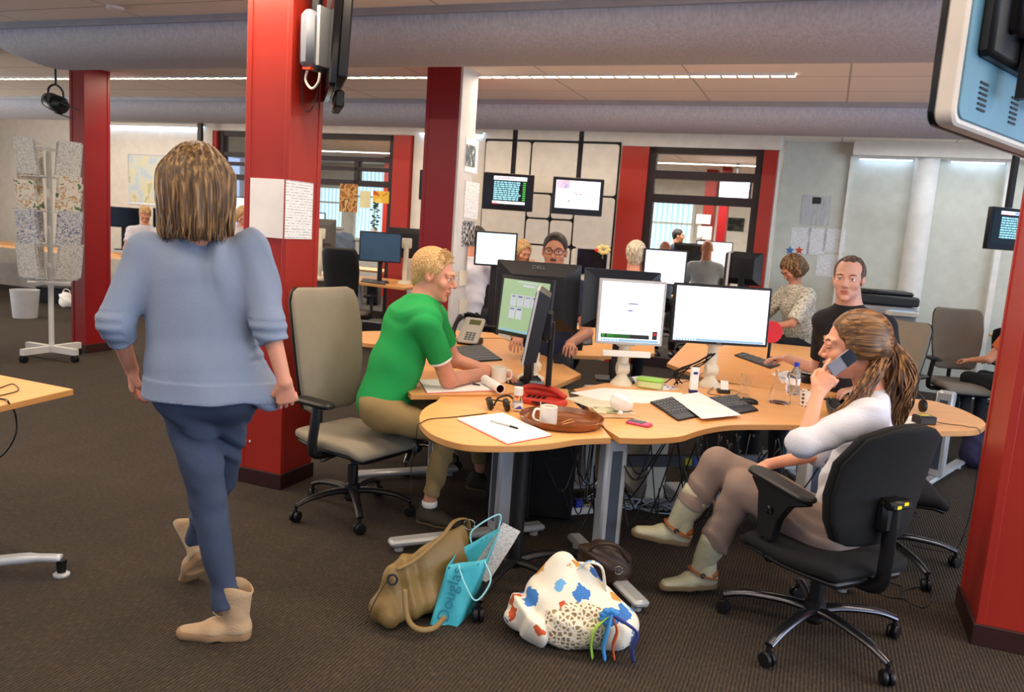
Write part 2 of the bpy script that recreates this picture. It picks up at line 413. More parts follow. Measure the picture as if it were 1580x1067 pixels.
# ceiling lamps: narrow louvre strips
def strip(u0, u1, v):
    t = thing('ceiling_light', 'long narrow louvred strip light set flush in the ceiling tiles between the two ducts' if v == 6.5 else 'long narrow louvred strip light set flush in the ceiling in front of the glass rooms', 'light', RW((u0+u1)/2, v, CEIL-.001), -TH)
    hb = MB(); hb.box((0, .045, -.008), (u1-u0, .012, .02)); hb.box((0, -.045, -.008), (u1-u0, .012, .02)); ob('trim_rail', hb, m_white, t)
    ob('diffuser', MB().box((0, 0, -.004), (u1-u0, .075, .006)), m_lamp, t)
    lb = MB(); n = int((u1-u0)/.12)
    for i in range(n): lb.box((-(u1-u0)/2+(i+.5)*(u1-u0)/n, 0, -.012), (.012, .08, .014))
    ob('louvre', lb, m_alu, t)['kind'] = 'stuff'
strip(-9.2, -.38, 6.5)
def duct(v, w, h, u0, u1, lab):
    t = thing('air_duct', lab, 'duct', RW((u0+u1)/2, v, CEIL), -TH)
    L = (u1-u0)/2; prof = [(w/2*math.cos(a), -h*math.sin(a)**.8) for a in [PI*i/20 for i in range(21)]]
    R = []
    for x, k in [(-L, .05), (-L+.05, .5), (-L+.15, .8), (-L+.32, 1), (0, 1), (L, 1)]:
        R.append([(x, p[0], p[1]*k-.005) for p in prof])
    ob('duct_skin', MB().rings(R, close=True), m_duct, t, smooth=True)
    for s in (-1, 1): ob('edge_rail', MB().box((0, s*(w/2+.01), -.02), (2*L, .03, .045)), m_alu, t)
duct(4.92, .86, .235, -6.45, 7, 'wide grey cloth air duct on the ceiling, the nearer of the two')
duct(8.1, .8, .23, -13.5, 7, 'grey cloth air duct along the ceiling farther back, just before the rear wall')
# columns
def column(name, u, v, w, d, m, lab, side=None, trim=True, z1=CEIL, skirt=True):
    t = thing(name, lab, 'column', RW(u+w/2, v+d/2), -TH)
    ob('shaft', MB().box((0, 0, z1/2), (w, d, z1)), m, t)
    if side:
        ob('side_panel', MB().box((w/2+.012, .0, z1/2), (.025, d, z1)), side, t)
    if trim:
        tb = MB()
        for sx in (-1, 1):
            for sy in (-1, 1): tb.box((sx*(w/2-.012), sy*(d/2-.012), z1/2), (.034, .034, z1))
        ob('corner_strip', tb, m, t, bevel=.003)
    if skirt: ob('skirting', MB().box((0, 0, .045), (w+.03, d+.03, .09)), m_skirt, t, bevel=.003)
    return t
c1 = column('column', -3.03, 3.62, .285, .285, m_red, 'tall bright red square column behind the walking woman, with two sheets of paper on it')
c2 = column('column', -7.14, 5.94, .19, .30, m_dred, 'dark red column at the left, behind the newspaper rack')
c3 = column('column', -3.27, 6.13, .30, .30, m_dred, 'deep red column in the middle with a pale grey side, behind the man in green', side=m_greypaint)
c4 = column('column', .745, 3.60, .42, .40, m_red, 'red column cut by the right edge of the picture')
column('column', -8.05, 5.03, .80, .2, m_blackwall, 'wide black column at the far left edge', trim=False, skirt=False)
def screwheads(t, pts):
    mb = MB()
    for x, z in pts: mb.cyl((x, -.1465, z), (x, -.149, z), .006)
    ob('screw_cap', mb, m_white, t)
screwheads(c1, [(-.1, .25), (-.07, .25), (-.11, .42)])
# dark framed glass partitions in the back wall
def partition(name, u0, u1, z1, redL, redR, rows, mull, lab):
    t = thing(name, lab, 'glass partition', RW((u0+u1)/2, VB+.05), -TH)
    c = (u0+u1)/2; fr = MB(); a, b = u0+redL, u1-redR
    fr.box((c, 0, z1-.03), (b-a+.0, .12, .07)); fr.box((a+.04-c+c, 0, z1/2), (.09, .12, z1)); fr.box((b-.04, 0, z1/2), (.09, .12, z1))
    for z0_, z1_ in rows: fr.box(((a+b)/2, 0, (z0_+z1_)/2), (b-a, .1, z1_-z0_))
    for m_ in mull: fr.box((m_[0], 0, (m_[1]+m_[2])/2), (.07, .1, m_[2]-m_[1]))
    fr.box(((a+b)/2, 0, .06), (b-a, .12, .12))
    fr.v = [Vector((q.x-c, q.y, q.z)) for q in fr.v]
    ob('frame', fr, m_frame, t)
    if redL: ob('red_post', MB().box((u0+redL/2-c, -.01, z1/2), (redL, .2, z1)), m_red, t)
    if redR: ob('red_post', MB().box((u1-redR/2-c, -.01, z1/2), (redR, .2, z1)), m_red, t)
    ob('pane', MB().box(((a+b)/2-c, .0, z1/2+.03), (b-a-.1, .008, z1-.12)), m_glass, t)
    return t
part_l = partition('glass_partition', -8.72, -5.37, 2.71, .07, .26, [(2.35, 2.41), (2.22, 2.27), (2.01, 2.09), (1.0, 1.06)], [(-6.24, 2.05, 2.37), (-7.3, 0, 2.37)], 'dark framed glass partition with red post, left of the deep red column')
part_r = partition('glass_partition', -2.46, -.655, 2.65, .33, .15, [(2.29, 2.385), (2.005, 2.105)], [], 'dark framed glass partition between red posts, at the right of the hanging screens')
# white rounded wall panels between the partitions
ob('panel_backing', MB().box((0, 0, 0), (1.80, .02, 2.2)), m_gap, loc=RW(-3.39, VB-.012, 1.6), rot=(0, 0, -TH))
tag(bpy.data.objects['panel_backing'], 'dark backing board showing as thin gaps between the white wall panels', 'wall board')
def wpanel(u0, u1, z0, z1):
    mb = MB(Matrix.Translation(RW((u0+u1)/2, VB-.03, (z0+z1)/2)) @ ROOM @ Matrix.Rotation(PI/2, 4, 'X'))
    mb.prism(rrect(u1-u0-.022, z1-z0-.022, .04), 0, .02, bev=.004)
    return mb
PB = WV(820, 260, VB)[0]; PC = WV(894, 262, VB)[0]; P2 = WV(813, 336, VB)[0]; PM = WV(850, 338, VB)[0]; PC2 = WV(886, 340, VB)[0]
Z1, Z2, Z3 = WV(822, 298, VB)[1], WV(815, 336, VB)[1], WV(813, 376, VB)[1]
UA, UR = -4.28, -2.49
PAN = [(UA,PB,Z1,2.68,'at the top left corner'), (PB,PC,Z1,2.68,'in the middle of the top row'), (PC,UR,Z1,2.68,'in the top row beside the red post'),
       (UA,P2,.9,Z1,'tall, below the screen with green text columns'), (P2,PM,Z2,Z1,'small, square, just right of the left hanging screen'), (PM,PC2,Z2,Z1,'small, square, under the left edge of the right hanging screen'),
       (P2,PM,Z3,Z2,'small, square, second row, left of the two above the man with glasses'), (PM,PC2,Z3,Z2,'small, square, second row, right of the two above the man with glasses'),
       (P2,PM,.9,Z3,'narrow, behind the blonde seated woman'), (PM,PC2,.9,Z3,'narrow, behind the man with glasses'), (PC2,UR,Z3,Z1,'large, under the right hanging screen'), (PC2,UR,.9,Z3,'lowest at the right behind the grey monitor')]
for u0, u1, z0, z1, l in PAN:
    tag(ob('wall_panel', wpanel(u0, u1, z0, z1), m_panel, smooth=True), 'white wall panel, ' + l, 'wall panel', 'white wall panels behind the hanging screens')
# cove tubes at the tops of the walls, each behind a small white lip
def cove(u0, u1, v, z, lab):
    t = thing('cove_light', lab, 'light', RW((u0+u1)/2, v, z), -TH)
    ob('lip', MB().box((0, -.06, .035), (u1-u0+.06, .02, .05)), m_white, t); ob('tube', MB().box((0, -.03, .01), (u1-u0, .02, .015)), m_cove, t)
    ob('lamp_shelf', MB().box((0, -.03, .045), (u1-u0+.06, .07, .01)), m_white, t)
cove(-10.9, -8.95, VB, 2.735, 'bluish light tube at the top of the wall above the map')
cove(-5.25, -4.35, VB, 2.735, 'short bluish light tube at the top of the wall beside the deep red column')
wu = lambda x: WV(x, 242, VR)[0]
# right bay: soffit, two shallow alcoves with a round white pilaster between
struct('trim_1', MB().box(((wu(1315)+7)/2, VR-.11, CEIL-.08), (7-wu(1315), .22, .16)), m_wall)
struct('trim_2', MB().box((wu(1315)-.0, VR-.03, CEIL/2-.08), (.03, .06, CEIL-.16)), m_white)
struct('trim_3', MB().lathe([(.13, 0), (.13, CEIL-.14)], (wu(1432), VR-.02, 0)), m_white, smooth=True)
struct('trim_4', MB().box((wu(1560), VR-.05, CEIL/2-.08), (.06, .1, CEIL-.16)), m_white)
cove(wu(1327), wu(1408), VR-.03, CEIL-.2, 'bluish light tube at the top of the alcove above the printer')
cove(wu(1468), wu(1550), VR-.03, CEIL-.2, 'bluish light tube at the top of the alcove above the empty grey chair')
m_tvblk = mat('gloss_black_knob', (10,10,12), .15)
# ---------------------------------------------------------------- desks
DZ = .69
m_wood = mat('beech_top', rough=.38, build=wood((228,166,100), (238,178,112), (3, 30, 30)))
m_wedge = mat('beech_edge', rough=.45, build=wood((196,140,80), (210,154,92), (3, 3, 60)))
m_silver = mat('silver_lacquer', (186,190,194), .38, metal=.35)
m_bluegrey = mat('blue_grey_metal', (74,84,98), .45, metal=.3)
m_foam = mat('seat_black_fabric', (11,12,16), .9, bump=.25, bscale=300)
m_taup = mat('taupe_fabric', (138,130,114), .9, bump=.25, bscale=260)
m_taup2 = mat('grey_taupe_fabric', (128,122,112), .85, bump=.2, bscale=260)
m_cream = mat('cream_plastic', (226,220,200), .45)
m_chrome = mat('dark_chrome', (84,86,94), .22, metal=.9)
def desk(pix, lab, grp=None, z=DZ, th=.028, world=None, r=None):
    pts = [G(x, y, z) for x, y in pix] if world is None else world; pts = list(pts)
    cx = sum(p[0] for p in pts)/len(pts); cy = sum(p[1] for p in pts)/len(pts)
    t = thing('desk', lab, 'desk', (cx, cy, 0), 0, grp)
    q = [(p[0]-cx, p[1]-cy) for p in pts]
    mb = MB(); mb.prism(q, z-th, z, bev=.002)
    n = len(q)
    mi = [1]*len(mb.f); mi[-1] = 0; mb.mi = mi
    ob('desktop', mb, [m_wood, m_wedge], t)
    t['cx'] = cx; t['cy'] = cy
    return t
def arc(pts, n=5):
    """smooth polygon through pixel points"""
    return [(p.x, p.y) for p in spline([(x, y, 0) for x, y in pts], n)]
def tleg(t, a, b, c, zt, lab=None):
    """T shaped leg: foot bar from floor point a to b, column at point c"""
    cx, cy = t['cx'], t['cy']; o = Vector((cx, cy, 0)); a, b, c = Vector(a)-o, Vector(b)-o, Vector(c)-o
    d = (b-a).normalized(); R = Matrix((d, Vector((-d.y, d.x, 0)), (0,0,1))).transposed()
    fb = MB(); L = (b-a).length; mid = (a+b)/2
    fb.box((mid.x, mid.y, .042), (L, .075, .035), R, bev=.012)
    for p in (a+d*.05, b-d*.05): fb.cyl((p.x, p.y, 0), (p.x, p.y, .026), .022)
    ob('foot', fb, m_silver, t, smooth=True)
    cb = MB(); cb.box((c.x, c.y, (zt-.03+.055)/2+.0), (.085, .11, zt-.03-.055), R, bev=.012); l = ob('leg', cb, m_silver, t, smooth=True)
    ib = MB(); ib.box((c.x-R[0][0]*.0, c.y, (zt+.02)/2), (.09, .05, zt-.2), R); ob('leg_inlay', ib, m_bluegrey, l)
A_p = [(943,675)] + arc([(943,675),(893,677),(852,683),(802,687),(741,687),(705,683),(670,671),(652,657),(647,645),(651,633),(661,625),(673,619)]) + [(690,600),(770,590),(876,600),(880,615),(905,636),(931,660)]
dA = desk(A_p, 'kidney-shaped beech desk end holding the brown tray and white notepad')
B_p = [(934,661),(956,675)] + arc([(956,675),(1002,676),(1048,673),(1075,665),(1100,659),(1138,655),(1222,655)],4) + [(1290,658),(1300,628),(1262,612)] + arc([(1230,606),(1150,595),(1090,588),(1040,584),(1000,583)],3) + [(931,591),(885,600)]
dB = desk(B_p, 'long wavy beech desk in front of the woman on the phone')
C_p = [(1293,659),(1380,664)] + arc([(1446,665),(1503,664),(1520,656),(1518,649),(1503,640),(1472,627),(1424,616),(1330,612)],5) + [(1303,628)]
dC = desk(C_p, 'rounded beech desk end at the right, beside the black swivel chair')
G_p = [(613,588),(634,608),(775,608),(856,595),(897,577),(862,557),(812,537),(775,522),(700,522),(655,545)]
dG = desk(G_p, 'angular beech desk on which the man in green leans', z=DZ+.012)
K_p = arc([(690,520),(600,530),(562,529),(548,522),(549,516),(560,511),(620,510),(700,509),(760,513)],4) + [(795,528),(775,521),(700,521)]
dK = desk(K_p, 'beech desk with rounded tip showing behind the back of the man in green')
E_p = [(838,546),(925,549),(1010,545),(1010,505),(930,500),(845,505),(790,515)]
dE = desk(E_p, 'beech desk of the man with glasses, behind the two black monitor backs')
F_p = [(1029,560),(1085,582),(1150,594),(1235,606),(1330,610),(1400,580),(1380,552),(1300,540),(1180,528),(1060,528)]
dF = desk(F_p, 'beech desk of the man in the dark shirt, behind the wide monitor')
L_p = [(462,425),(477,428),(617,443),(650,436),(655,421),(600,416),(480,409),(462,407)]
dL = desk(None, 'beech desk in the back, with the dark blue switched-off monitor', z=.79, world=[RW(-6.2,8.45), RW(-4.6,8.3), RW(-4.5,9.4), RW(-7.3,9.5), RW(-7.3,8.6)])
NL_w = [G(113,600,DZ), G(0,626,DZ), G(-170,664,DZ), G(-240,560,DZ), G(0,578,DZ)]
dN = desk(None, 'bare beech desk corner cut by the left edge of the picture', world=NL_w)
RB_w = [RW(1.73,9.95), RW(1.75,8.95), RW(1.99,8.1), RW(2.9,8.3), RW(2.9,9.95)]
dR = desk(None, 'beech desk behind the right red column', world=RB_w, z=.80)
# legs
g0 = lambda x, y: tuple(G(x, y, 0))
tleg(dG, g0(600,850), g0(836,822), g0(768,832), DZ)
tleg(dB, g0(884,838), g0(990,948), g0(930,884), DZ)
tleg(dB, g0(1182,848), g0(1312,918), g0(1232,862), DZ)
tleg(dK, g0(548,742), g0(705,732), g0(672,735), DZ)
for t, p, q, r in ((dE, (850,760), (985,756), (900,759)), (dF, (1180,705), (1260,770), (1215,735)), (dC, (1400,770), (1480,720), (1440,745))):
    tleg(t, g0(*p), g0(*q), g0(*r), DZ+(.1 if t in (dL, dR) else 0))
tleg(dL, RW(-5.6,8.5), RW(-5.6,9.2), RW(-5.6,8.9), .79)
tleg(dR, RW(2.0,8.5), RW(2.0,9.3), RW(2.0,8.9), .80)
# pedestal of the kidney desk: black column on a five-star castor base
def local(t, p): return Vector(p) - Vector((t['cx'], t['cy'], 0))
pc = local(dA, g0(790,905))
ob('pedestal', MB().cyl((pc.x, pc.y, .1), (pc.x, pc.y, DZ-.03), .034), m_black, dA, smooth=True)
def star(parent, c, R, a0, m, z=.115, cast=True, w=.022, arch=.035, zc=.085, n=5):
    for k in range(n):
        a = a0+2*PI*k/n; d = Vector((math.cos(a), math.sin(a), 0)); c = Vector((c[0], c[1], 0))
        pts = spline([c+d*.03+Vector((0,0,z+arch*.3)), c+d*R*.35+Vector((0,0,z+arch*.45)), c+d*R*.75+Vector((0,0,z)), c+d*R+Vector((0,0,zc))], 4)
        ob('leg', MB().tube(pts, [w*(1.15-.4*i/(len(pts)-1)) for i in range(len(pts))], 10, flat=.75, hint=(0,0,1)), m, parent, smooth=True)
        if cast:
            e = c+d*R; s = Vector((-d.y, d.x, 0))*1.0; s = Matrix.Rotation(.6+k*1.3, 3, 'Z') @ s
            cb = MB()
            for q in (-1, 1): cb.lathe([(.012, -.009), (.027, -.008), (.03, 0), (.027, .008), (.012, .009)], e+s*q*.013+Vector((0,0,.03)), ax=s, n=18)
            cb.box(e+Vector((0,0,.045)), (.02, .02, .03)); cb.cyl(e+Vector((0,0,.05)), e+Vector((0,0,zc)), .008)
            ob('caster', cb, m_black, parent, smooth=True)
star(dA, pc, .36, math.radians(-112), m_black, cast=True)
# cable tray beam with two stickers under the long desk
bm0 = local(dB, G(950,712,.53)); bm1 = local(dB, G(1190,712,.53))
d = (bm1-bm0).normalized(); Rb = Matrix((d, Vector((-d.y, d.x, 0)), (0,0,1))).transposed()
mid = (bm0+bm1)/2
beam = ob('cross_beam', MB().box((mid.x, mid.y+.12, .50), ((bm1-bm0).length, .03, .055), Rb), m_bluegrey, dB)
for k, (x, c_) in enumerate(((1070, (150,160,40)), (1083, (40,70,150)))):
    p = local(dB, G(x,712,.53)); ob('sticker', MB().box((p.x, p.y+.103, .50), (.035, .002, .035), Rb), mat('sticker%d' % k, c_, .5), beam)
# ---------------------------------------------------------------- swivel chairs
def pad(path, ws, th, curve=.03, n=28, p=.55, M=None):
    """upholstered pad: superellipse sections of width w along path (y,z)"""
    R = []
    for i, ((y, z), w_) in enumerate(zip(path, ws)):
        k = th[i] if isinstance(th, (list, tuple)) else th; ring = []
        j0, j1 = max(i-1, 0), min(i+1, len(path)-1)
        ty, tz = path[j1][0]-path[j0][0], path[j1][1]-path[j0][1]; L = math.hypot(ty, tz); ny, nz = tz/L, -ty/L
        for q in range(n):
            a = 2*PI*q/n; ca, sa = math.cos(a), math.sin(a)
            x = w_/2*math.copysign(abs(ca)**p, ca); o = k/2*math.copysign(abs(sa)**p, sa) + curve*(2*x/max(ws))**2
            ring.append((x, y+ny*o, z+nz*o))
        R.append(ring)
    return MB(M).rings(R)
def make_chair(name, lab, style, loc, rz, a0=0.3, arms=True, grp=None, seatz=.43, backh=.50, star_m=None, armm=None, R=.31, bwk=1.0, armup=0):
    t = thing(name, lab, 'chair', (loc[0], loc[1], 0), rz, grp)
    if style == 'grey': fs, fb, sh = m_taup, m_taup, m_black
    elif style == 'grey2': fs, fb, sh = m_taup2, m_taup2, m_black
    elif style == 'mixed': fs, fb, sh = m_taup, m_foam, m_black
    else: fs, fb, sh = m_foam, m_foam, m_black
    star(t, (0,0), R, a0, star_m or m_black, w=.024 if style == 'black' else .022)
    ob('hub', MB().lathe([(.03, .07), (.045, .09), (.04, .16), (.03, .17)], n=20), m_black, t, smooth=True)
    ob('gas_column', MB().lathe([(.028, .15), (.028, .27), (.014, .272), (.014, seatz-.07)], n=18), m_black if style == 'black' else m_chrome, t, smooth=True)
    mc = MB(); mc.box((0, -.02, seatz-.075), (.17, .26, .05), bev=.015); mc.cyl((.08, .05, seatz-.07), (.27, .08, seatz-.075), .007); mc.ball((.275, .08, seatz-.075), (.03, .014, .009))
    ob('tilt_mechanism', mc, m_black, t, smooth=True)
    sp = [(-.235, .0), (-.22, .012), (-.12, .008), (0, .0), (.12, .004), (.19, .0), (.235, -.025), (.245, -.04)]
    sw = [.36, .42, .47, .49, .48, .46, .42, .36]
    ob('seat', pad([(y, seatz-.03+z) for y, z in sp], sw, [.04, .06, .07, .07, .07, .065, .05, .03], curve=-.008, p=.5), fs, t, smooth='all')
    ob('seat_shell', pad([(y*.96, seatz-.062+z*.6) for y, z in sp], [q*.94 for q in sw], [.03]*8, curve=-.006, p=.5), sh, t, smooth='all')
    z0 = seatz+.09
    if style == 'black':
        bp = [(-.19, 0), (-.2, .02), (-.205, .1), (-.215, .2), (-.24, .33), (-.28, .44), (-.30, .48), (-.305, .50)]
        bw = [.26, .34, .41, .45, .45, .36, .22, .10]; kk = backh/.5; bw = [q*bwk for q in bw]
    else:
        bp = [(-.2, 0), (-.205, .02), (-.21, .1), (-.225, .2), (-.25, .33), (-.285, .45), (-.295, .49), (-.30, .505)]
        bw = [.28, .36, .41, .44, .46, .45, .41, .34]; kk = backh/.5
    path = [(y, z0+z*kk) for y, z in bp]
    ob('backrest', pad(path, bw, [.03, .055, .065, .065, .06, .055, .04, .02], curve=.03, p=.6), fb, t, smooth='all')
    ob('back_shell', pad([(y-.028, z) for y, z in path], [q*(1.0 if style != 'black' else .98) for q in bw], [.02, .03, .03, .03, .03, .03, .02, .012], curve=.03, p=.6), sh if style != 'black' else m_foam, t, smooth='all')
    bk = MB(); bk.tube(spline([(0, -.1, seatz-.08), (0, -.26, seatz-.06), (0, -.285, seatz+.05), (0, -.275, seatz+.25)], 5), .03, 10, flat=.55, hint=(1,0,0)); bk.box((0, -.27, seatz+.22), (.1, .05, .13), bev=.015)
    o = ob('back_bracket', bk, m_black, t, smooth=True)
    if style == 'black' and name == 'desk_chair':
        cap = ob('lock_housing', MB().box((0, -.30, seatz+.27), (.11, .045, .035), bev=.008), m_black, t, smooth=True)
        m_y = mat('yellow_sticker', (250,226,20), .5)
        for dx in (-.02, .015): ob('sticker', MB().box((dx, -.3235, seatz+.272+dx*.3), (.022, .002, .012)), m_y, cap)
    if arms:
        for s in (-1, 1):
            if style == 'black':
                bo = MB().lathe([(.001,0),(.016,.002),(.016,.008),(.001,.012)], (s*.235, .07, seatz+armup+.10), ax=(s,0,0), n=18)
                pr = [(.13, .0), (.15, .17), (.19, .215), (.19, .235), (-.1, .205), (-.1, .19), (-.02, .16), (.03, .09), (.05, .0)]
                ab = MB(Matrix.Translation((s*.215, 0, seatz-.02+armup)) @ Matrix.Rotation(PI/2, 4, 'Z') @ Matrix.Rotation(PI/2, 4, 'X')).prism(pr, -.02, .02, bev=.006)
                a_ = ob('armrest', ab, m_black, t, smooth=True); ob('adjuster_knob', bo, m_tvblk, a_, smooth=True)
                ob('arm_pad', MB(Matrix.Translation((s*.215, .05, seatz+.21+armup)) @ Matrix.Rotation(.11, 4, 'X')).prism(rrect(.085, .33, .04), -.012, .012, bev=.008), m_black, a_, smooth=True)
                ab2 = MB().tube([(s*.05, .05, seatz-.08), (s*.2, .09, seatz-.075), (s*.215, .09, seatz-.06), (s*.215, .09, seatz+armup)], .02, 8, flat=.6); ob('arm_bracket', ab2, m_black, a_, smooth=True)
            else:
                a_ = ob('armrest', MB().tube(spline([(s*.14, .0, seatz-.075), (s*.27, .01, seatz-.07), (s*.295, .01, seatz-.02), (s*.29, .02, seatz+.1), (s*.28, .02, seatz+.19)], 4), .028, 10, flat=.7), m_black, t, smooth=True)
                ob('arm_pad', MB(Matrix.Translation((s*.28, .0, seatz+.20))).prism(rrect(.09, .26, .04), -.014, .014, bev=.01), m_black, a_, smooth=True)
    return t
def face(dx, dy): return math.atan2(dy, dx)-PI/2
gz = lambda x, y: G(x, y, 0)
ch1 = make_chair('office_chair', 'taupe upholstered swivel chair with black arms, under the man in green', 'grey', gz(542,790), face(.82,-.57), math.radians(-18), seatz=.44, backh=.64)
ch2 = make_chair('desk_chair', 'black swivel chair with yellow stickers, under the woman on the phone', 'black', (1.295,3.045), face(-.45,.89), math.radians(-18.8), star_m=m_chrome, seatz=.40, backh=.475, R=.36, bwk=1.1, armup=.04)
ch3 = make_chair('side_chair', 'black swivel chair on a bright steel star base, half hidden behind the phoning woman', 'blackplain', (1.967,3.959), face(.95,-.25), math.radians(96.7), star_m=m_chrome, seatz=.42, arms=False, backh=.26, R=.38)
ch4 = make_chair('office_chair', 'empty grey swivel chair standing before the white wall at the right', 'grey2', gz(1472,662), face(-.1,-1), math.radians(-60), seatz=.45, backh=.56)
ch5 = make_chair('office_chair', 'grey swivel chair under the man in the dark shirt', 'grey2', gz(1345,690), face(-.75,-.6), 0.2, seatz=.44, backh=.5)
ch6 = make_chair('office_chair', 'black-backed swivel chair with grey seat at the rear desk behind the green man', 'mixed', gz(535,535), face(.25,.97), .5, seatz=.45, backh=.66)
ch7 = make_chair('office_chair', 'low black swivel chair between the empty grey chair and the right red column', 'black', RW(1.98,9.35), face(.9,.4), .9, seatz=.44, backh=.4, arms=False)
ch8 = make_chair('office_chair', 'swivel chair with chromed base half hidden under the desk beyond the man in green', 'grey', gz(640,712), face(.1,1), math.radians(200), star_m=m_steel, seatz=.40, backh=.2, arms=False)
# ---------------------------------------------------------------- screens
def screenmat(name, rgb, e):
    return mat(name, rgb, .25, emit=e, var=.02, vscale=3)
m_scr_white = screenmat('screen_white', (236,242,248), .85)
m_scr_white2 = screenmat('screen_cool_white', (215,240,250), 1.05)
m_scr_green = screenmat('screen_sage', (132,160,128), .75)
m_scr_blue = mat('screen_off_blue_glow', (52,78,104), .3, emit=.25)  # dim blue glow put into a screen that is off
m_scr_off = mat('screen_off', (20,26,36), .15)
m_scr_dark = mat('screen_dark', (14,20,34), .2, emit=.15)
m_bez = mat('black_bezel', (26,27,32), .4)
m_bezblue = mat('blue_black_shell', (22,30,42), .35)
m_greyb = mat('grey_bezel', (186,188,190), .4, metal=.2)
m_txt = mat('grey_lettering', (104,106,112), .5)
m_cyan = mat('cyan_text_glow', (140,200,215), .5, emit=1.2)
m_wtxt = mat('white_text_glow', (230,235,240), .5, emit=1.3)
m_redg = mat('red_glow', (200,40,40), .5, emit=1.0)
m_grng = mat('green_glow', (60,170,60), .5, emit=.9)
m_bar = mat('taskbar_blue', (120,160,190), .5, emit=.7)
m_ico = mat('icon_white', (240,245,250), .5, emit=1.0)
m_line = mat('faint_line', (170,180,195), .5, emit=.55)
m_ink = mat('screen_ink', (70,80,150), .5, emit=.2)
m_dk = mat('screen_charcoal', (40,42,48), .5, emit=.1)
m_logo = mat('logo_silver', (150,152,156), .4)
# monitor local frame: screen faces -y, centre of the screen at height zc above base
def monitor(lab, base, yaw, ctr, w, h, scr, bez=None, stand='foot', back='plain', tilt=0.0, th=.045, bw=.016, ht=.45, content=None, name='monitor', logo=None, group=None, zbase=None, cat='monitor', grid=None):
    bez = bez or m_bez
    base = Vector(base); ctr = Vector(ctr)
    t = thing(name, lab, cat, base, yaw, group)
    Ri = Matrix.Rotation(-yaw, 3, 'Z'); c = Ri @ (ctr-base)
    M = Matrix.Translation(c) @ Matrix.Rotation(tilt, 4, 'X')
    hb = MB(M)
    fr = rrect(w, h, .008)
    MF = M @ Matrix.Rotation(PI/2, 4, 'X')
    sb = MB(MF); sb.prism(fr, -th*ht, .0, bev=.003)            # front bezel slab: local z -> -y
    housing = ob('housing', sb, bez, t, smooth=True)
    bb = MB(M)
    if back == 'chamfer':
        y0, y1 = th*.45, th*1.5; k = .62
        R = [[(w/2*.99*a, y0, h/2*.99*b) for a, b in ((-1,-1),(1,-1),(1,1),(-1,1))], [(w/2*k*a, y1, h/2*k*b) for a, b in ((-1,-1),(1,-1),(1,1),(-1,1))]]
    else:
        y0, y1 = th*ht, th; R = [[(w/2*.97*a, y0, h/2*.97*b) for a, b in ((-1,-1),(1,-1),(1,1),(-1,1))], [(w/2*.85*a, y1, h/2*.85*b) for a, b in ((-1,-1),(1,-1),(1,1),(-1,1))]]
    bb.rings(R); ob('back_shell', bb, m_bez if bez is m_greyb else bez, t)
    sw, sh_ = w-2*bw, h-2*bw
    s_ = ob('screen', MB(M).box((0, -.0015, 0), (sw, .004, sh_)), scr, t)
    yy = -.0045
    if content:
        groups = {}
        for x0, z0, x1, z1, m_ in content:      # fractions of the screen, origin top-left
            groups.setdefault(m_.name, (MB(M), m_))[0].box(((x0+x1-1)/2*sw, yy, (1-z0-z1)/2*sh_), (abs(x1-x0)*sw, .001, abs(z1-z0)*sh_))
        for k, (g_, m_) in groups.items(): ob('screen_image', g_, m_, s_)
    if logo:
        lm = M @ Matrix.Translation(logo[1]) @ (Matrix.Rotation(PI, 4, 'Z') if logo[3] else Matrix()) @ Matrix.Rotation(PI/2-(logo[4] if len(logo) > 4 else 0), 4, 'X')
        text(logo[0], logo[2], m_logo if not logo[3] else m_txt, t, lm, name='brand_lettering')
    if stand:
        y = c.y+th+.01; sz = c.z-h*.1
        if stand == 'cream':
            ob('stand_base', MB().lathe([(.068, 0), (.066, .012), (.05, .03), (.034, .05), (.03, .06)], (c.x, y+.02, 0), n=28), m_cream, t, smooth=True)
            hb2 = MB(); hb2.tube([(c.x, y+.02, .05), (c.x, y+.03, .09), (c.x, y+.02, c.z-h/2+.02)], [.03, .036, .03], 14, flat=.8); hb2.cyl((c.x-.035, y+.02, .1), (c.x+.035, y+.02, .1), .035, n=24)
            ob('stand_neck', hb2, m_cream, t, smooth=True)
            ob('mount_plate', MB().box((c.x, y-.0, c.z-h*.3), (.11, .03, h*.5), bev=.008), m_cream, t, smooth=True)
        elif stand == 'creamarm':
            ob('stand_base', MB().lathe([(.085, 0), (.08, .02), (.05, .04)], (c.x, y+.1, 0), n=24), m_cream, t, smooth=True)
            ob('stand_neck', MB().tube([(c.x, y+.1, .03), (c.x, y+.13, .16), (c.x, y+.03, c.z)], .032, 10, flat=.7), m_cream, t, smooth=True)
            ob('mount_plate', MB().box((c.x, y+.01, c.z), (.13, .03, .13), bev=.01), m_cream, t, smooth=True)
        elif stand == 'post':
            ob('stand_neck', MB().box((c.x, y+.03, c.z/2+.05), (.035, .03, c.z-.06), bev=.006), m_black, t, smooth=True)
            ob('mount_plate', MB().box((c.x, y+.005, c.z), (.1, .05, .14), bev=.008), m_black, t, smooth=True)
            ob('stand_base', MB().lathe([(.1, 0), (.1, .008), (.03, .02)], (c.x, y+.03, 0), n=28), m_black, t, smooth=True)
        else:
            ob('stand_neck', MB().box((c.x, y+.02, (c.z-h*.3)/2+.01), (.06, .03, c.z-h*.3), bev=.006), m_bez, t, smooth=True)
            ob('stand_base', MB(Matrix.Translation((c.x, y, 0))).prism(rrect(.24, .17, .03), 0, .014, bev=.004), m_bez, t, smooth=True)
    return t
def onDesk(x, y, z=DZ): return G(x, y, z)
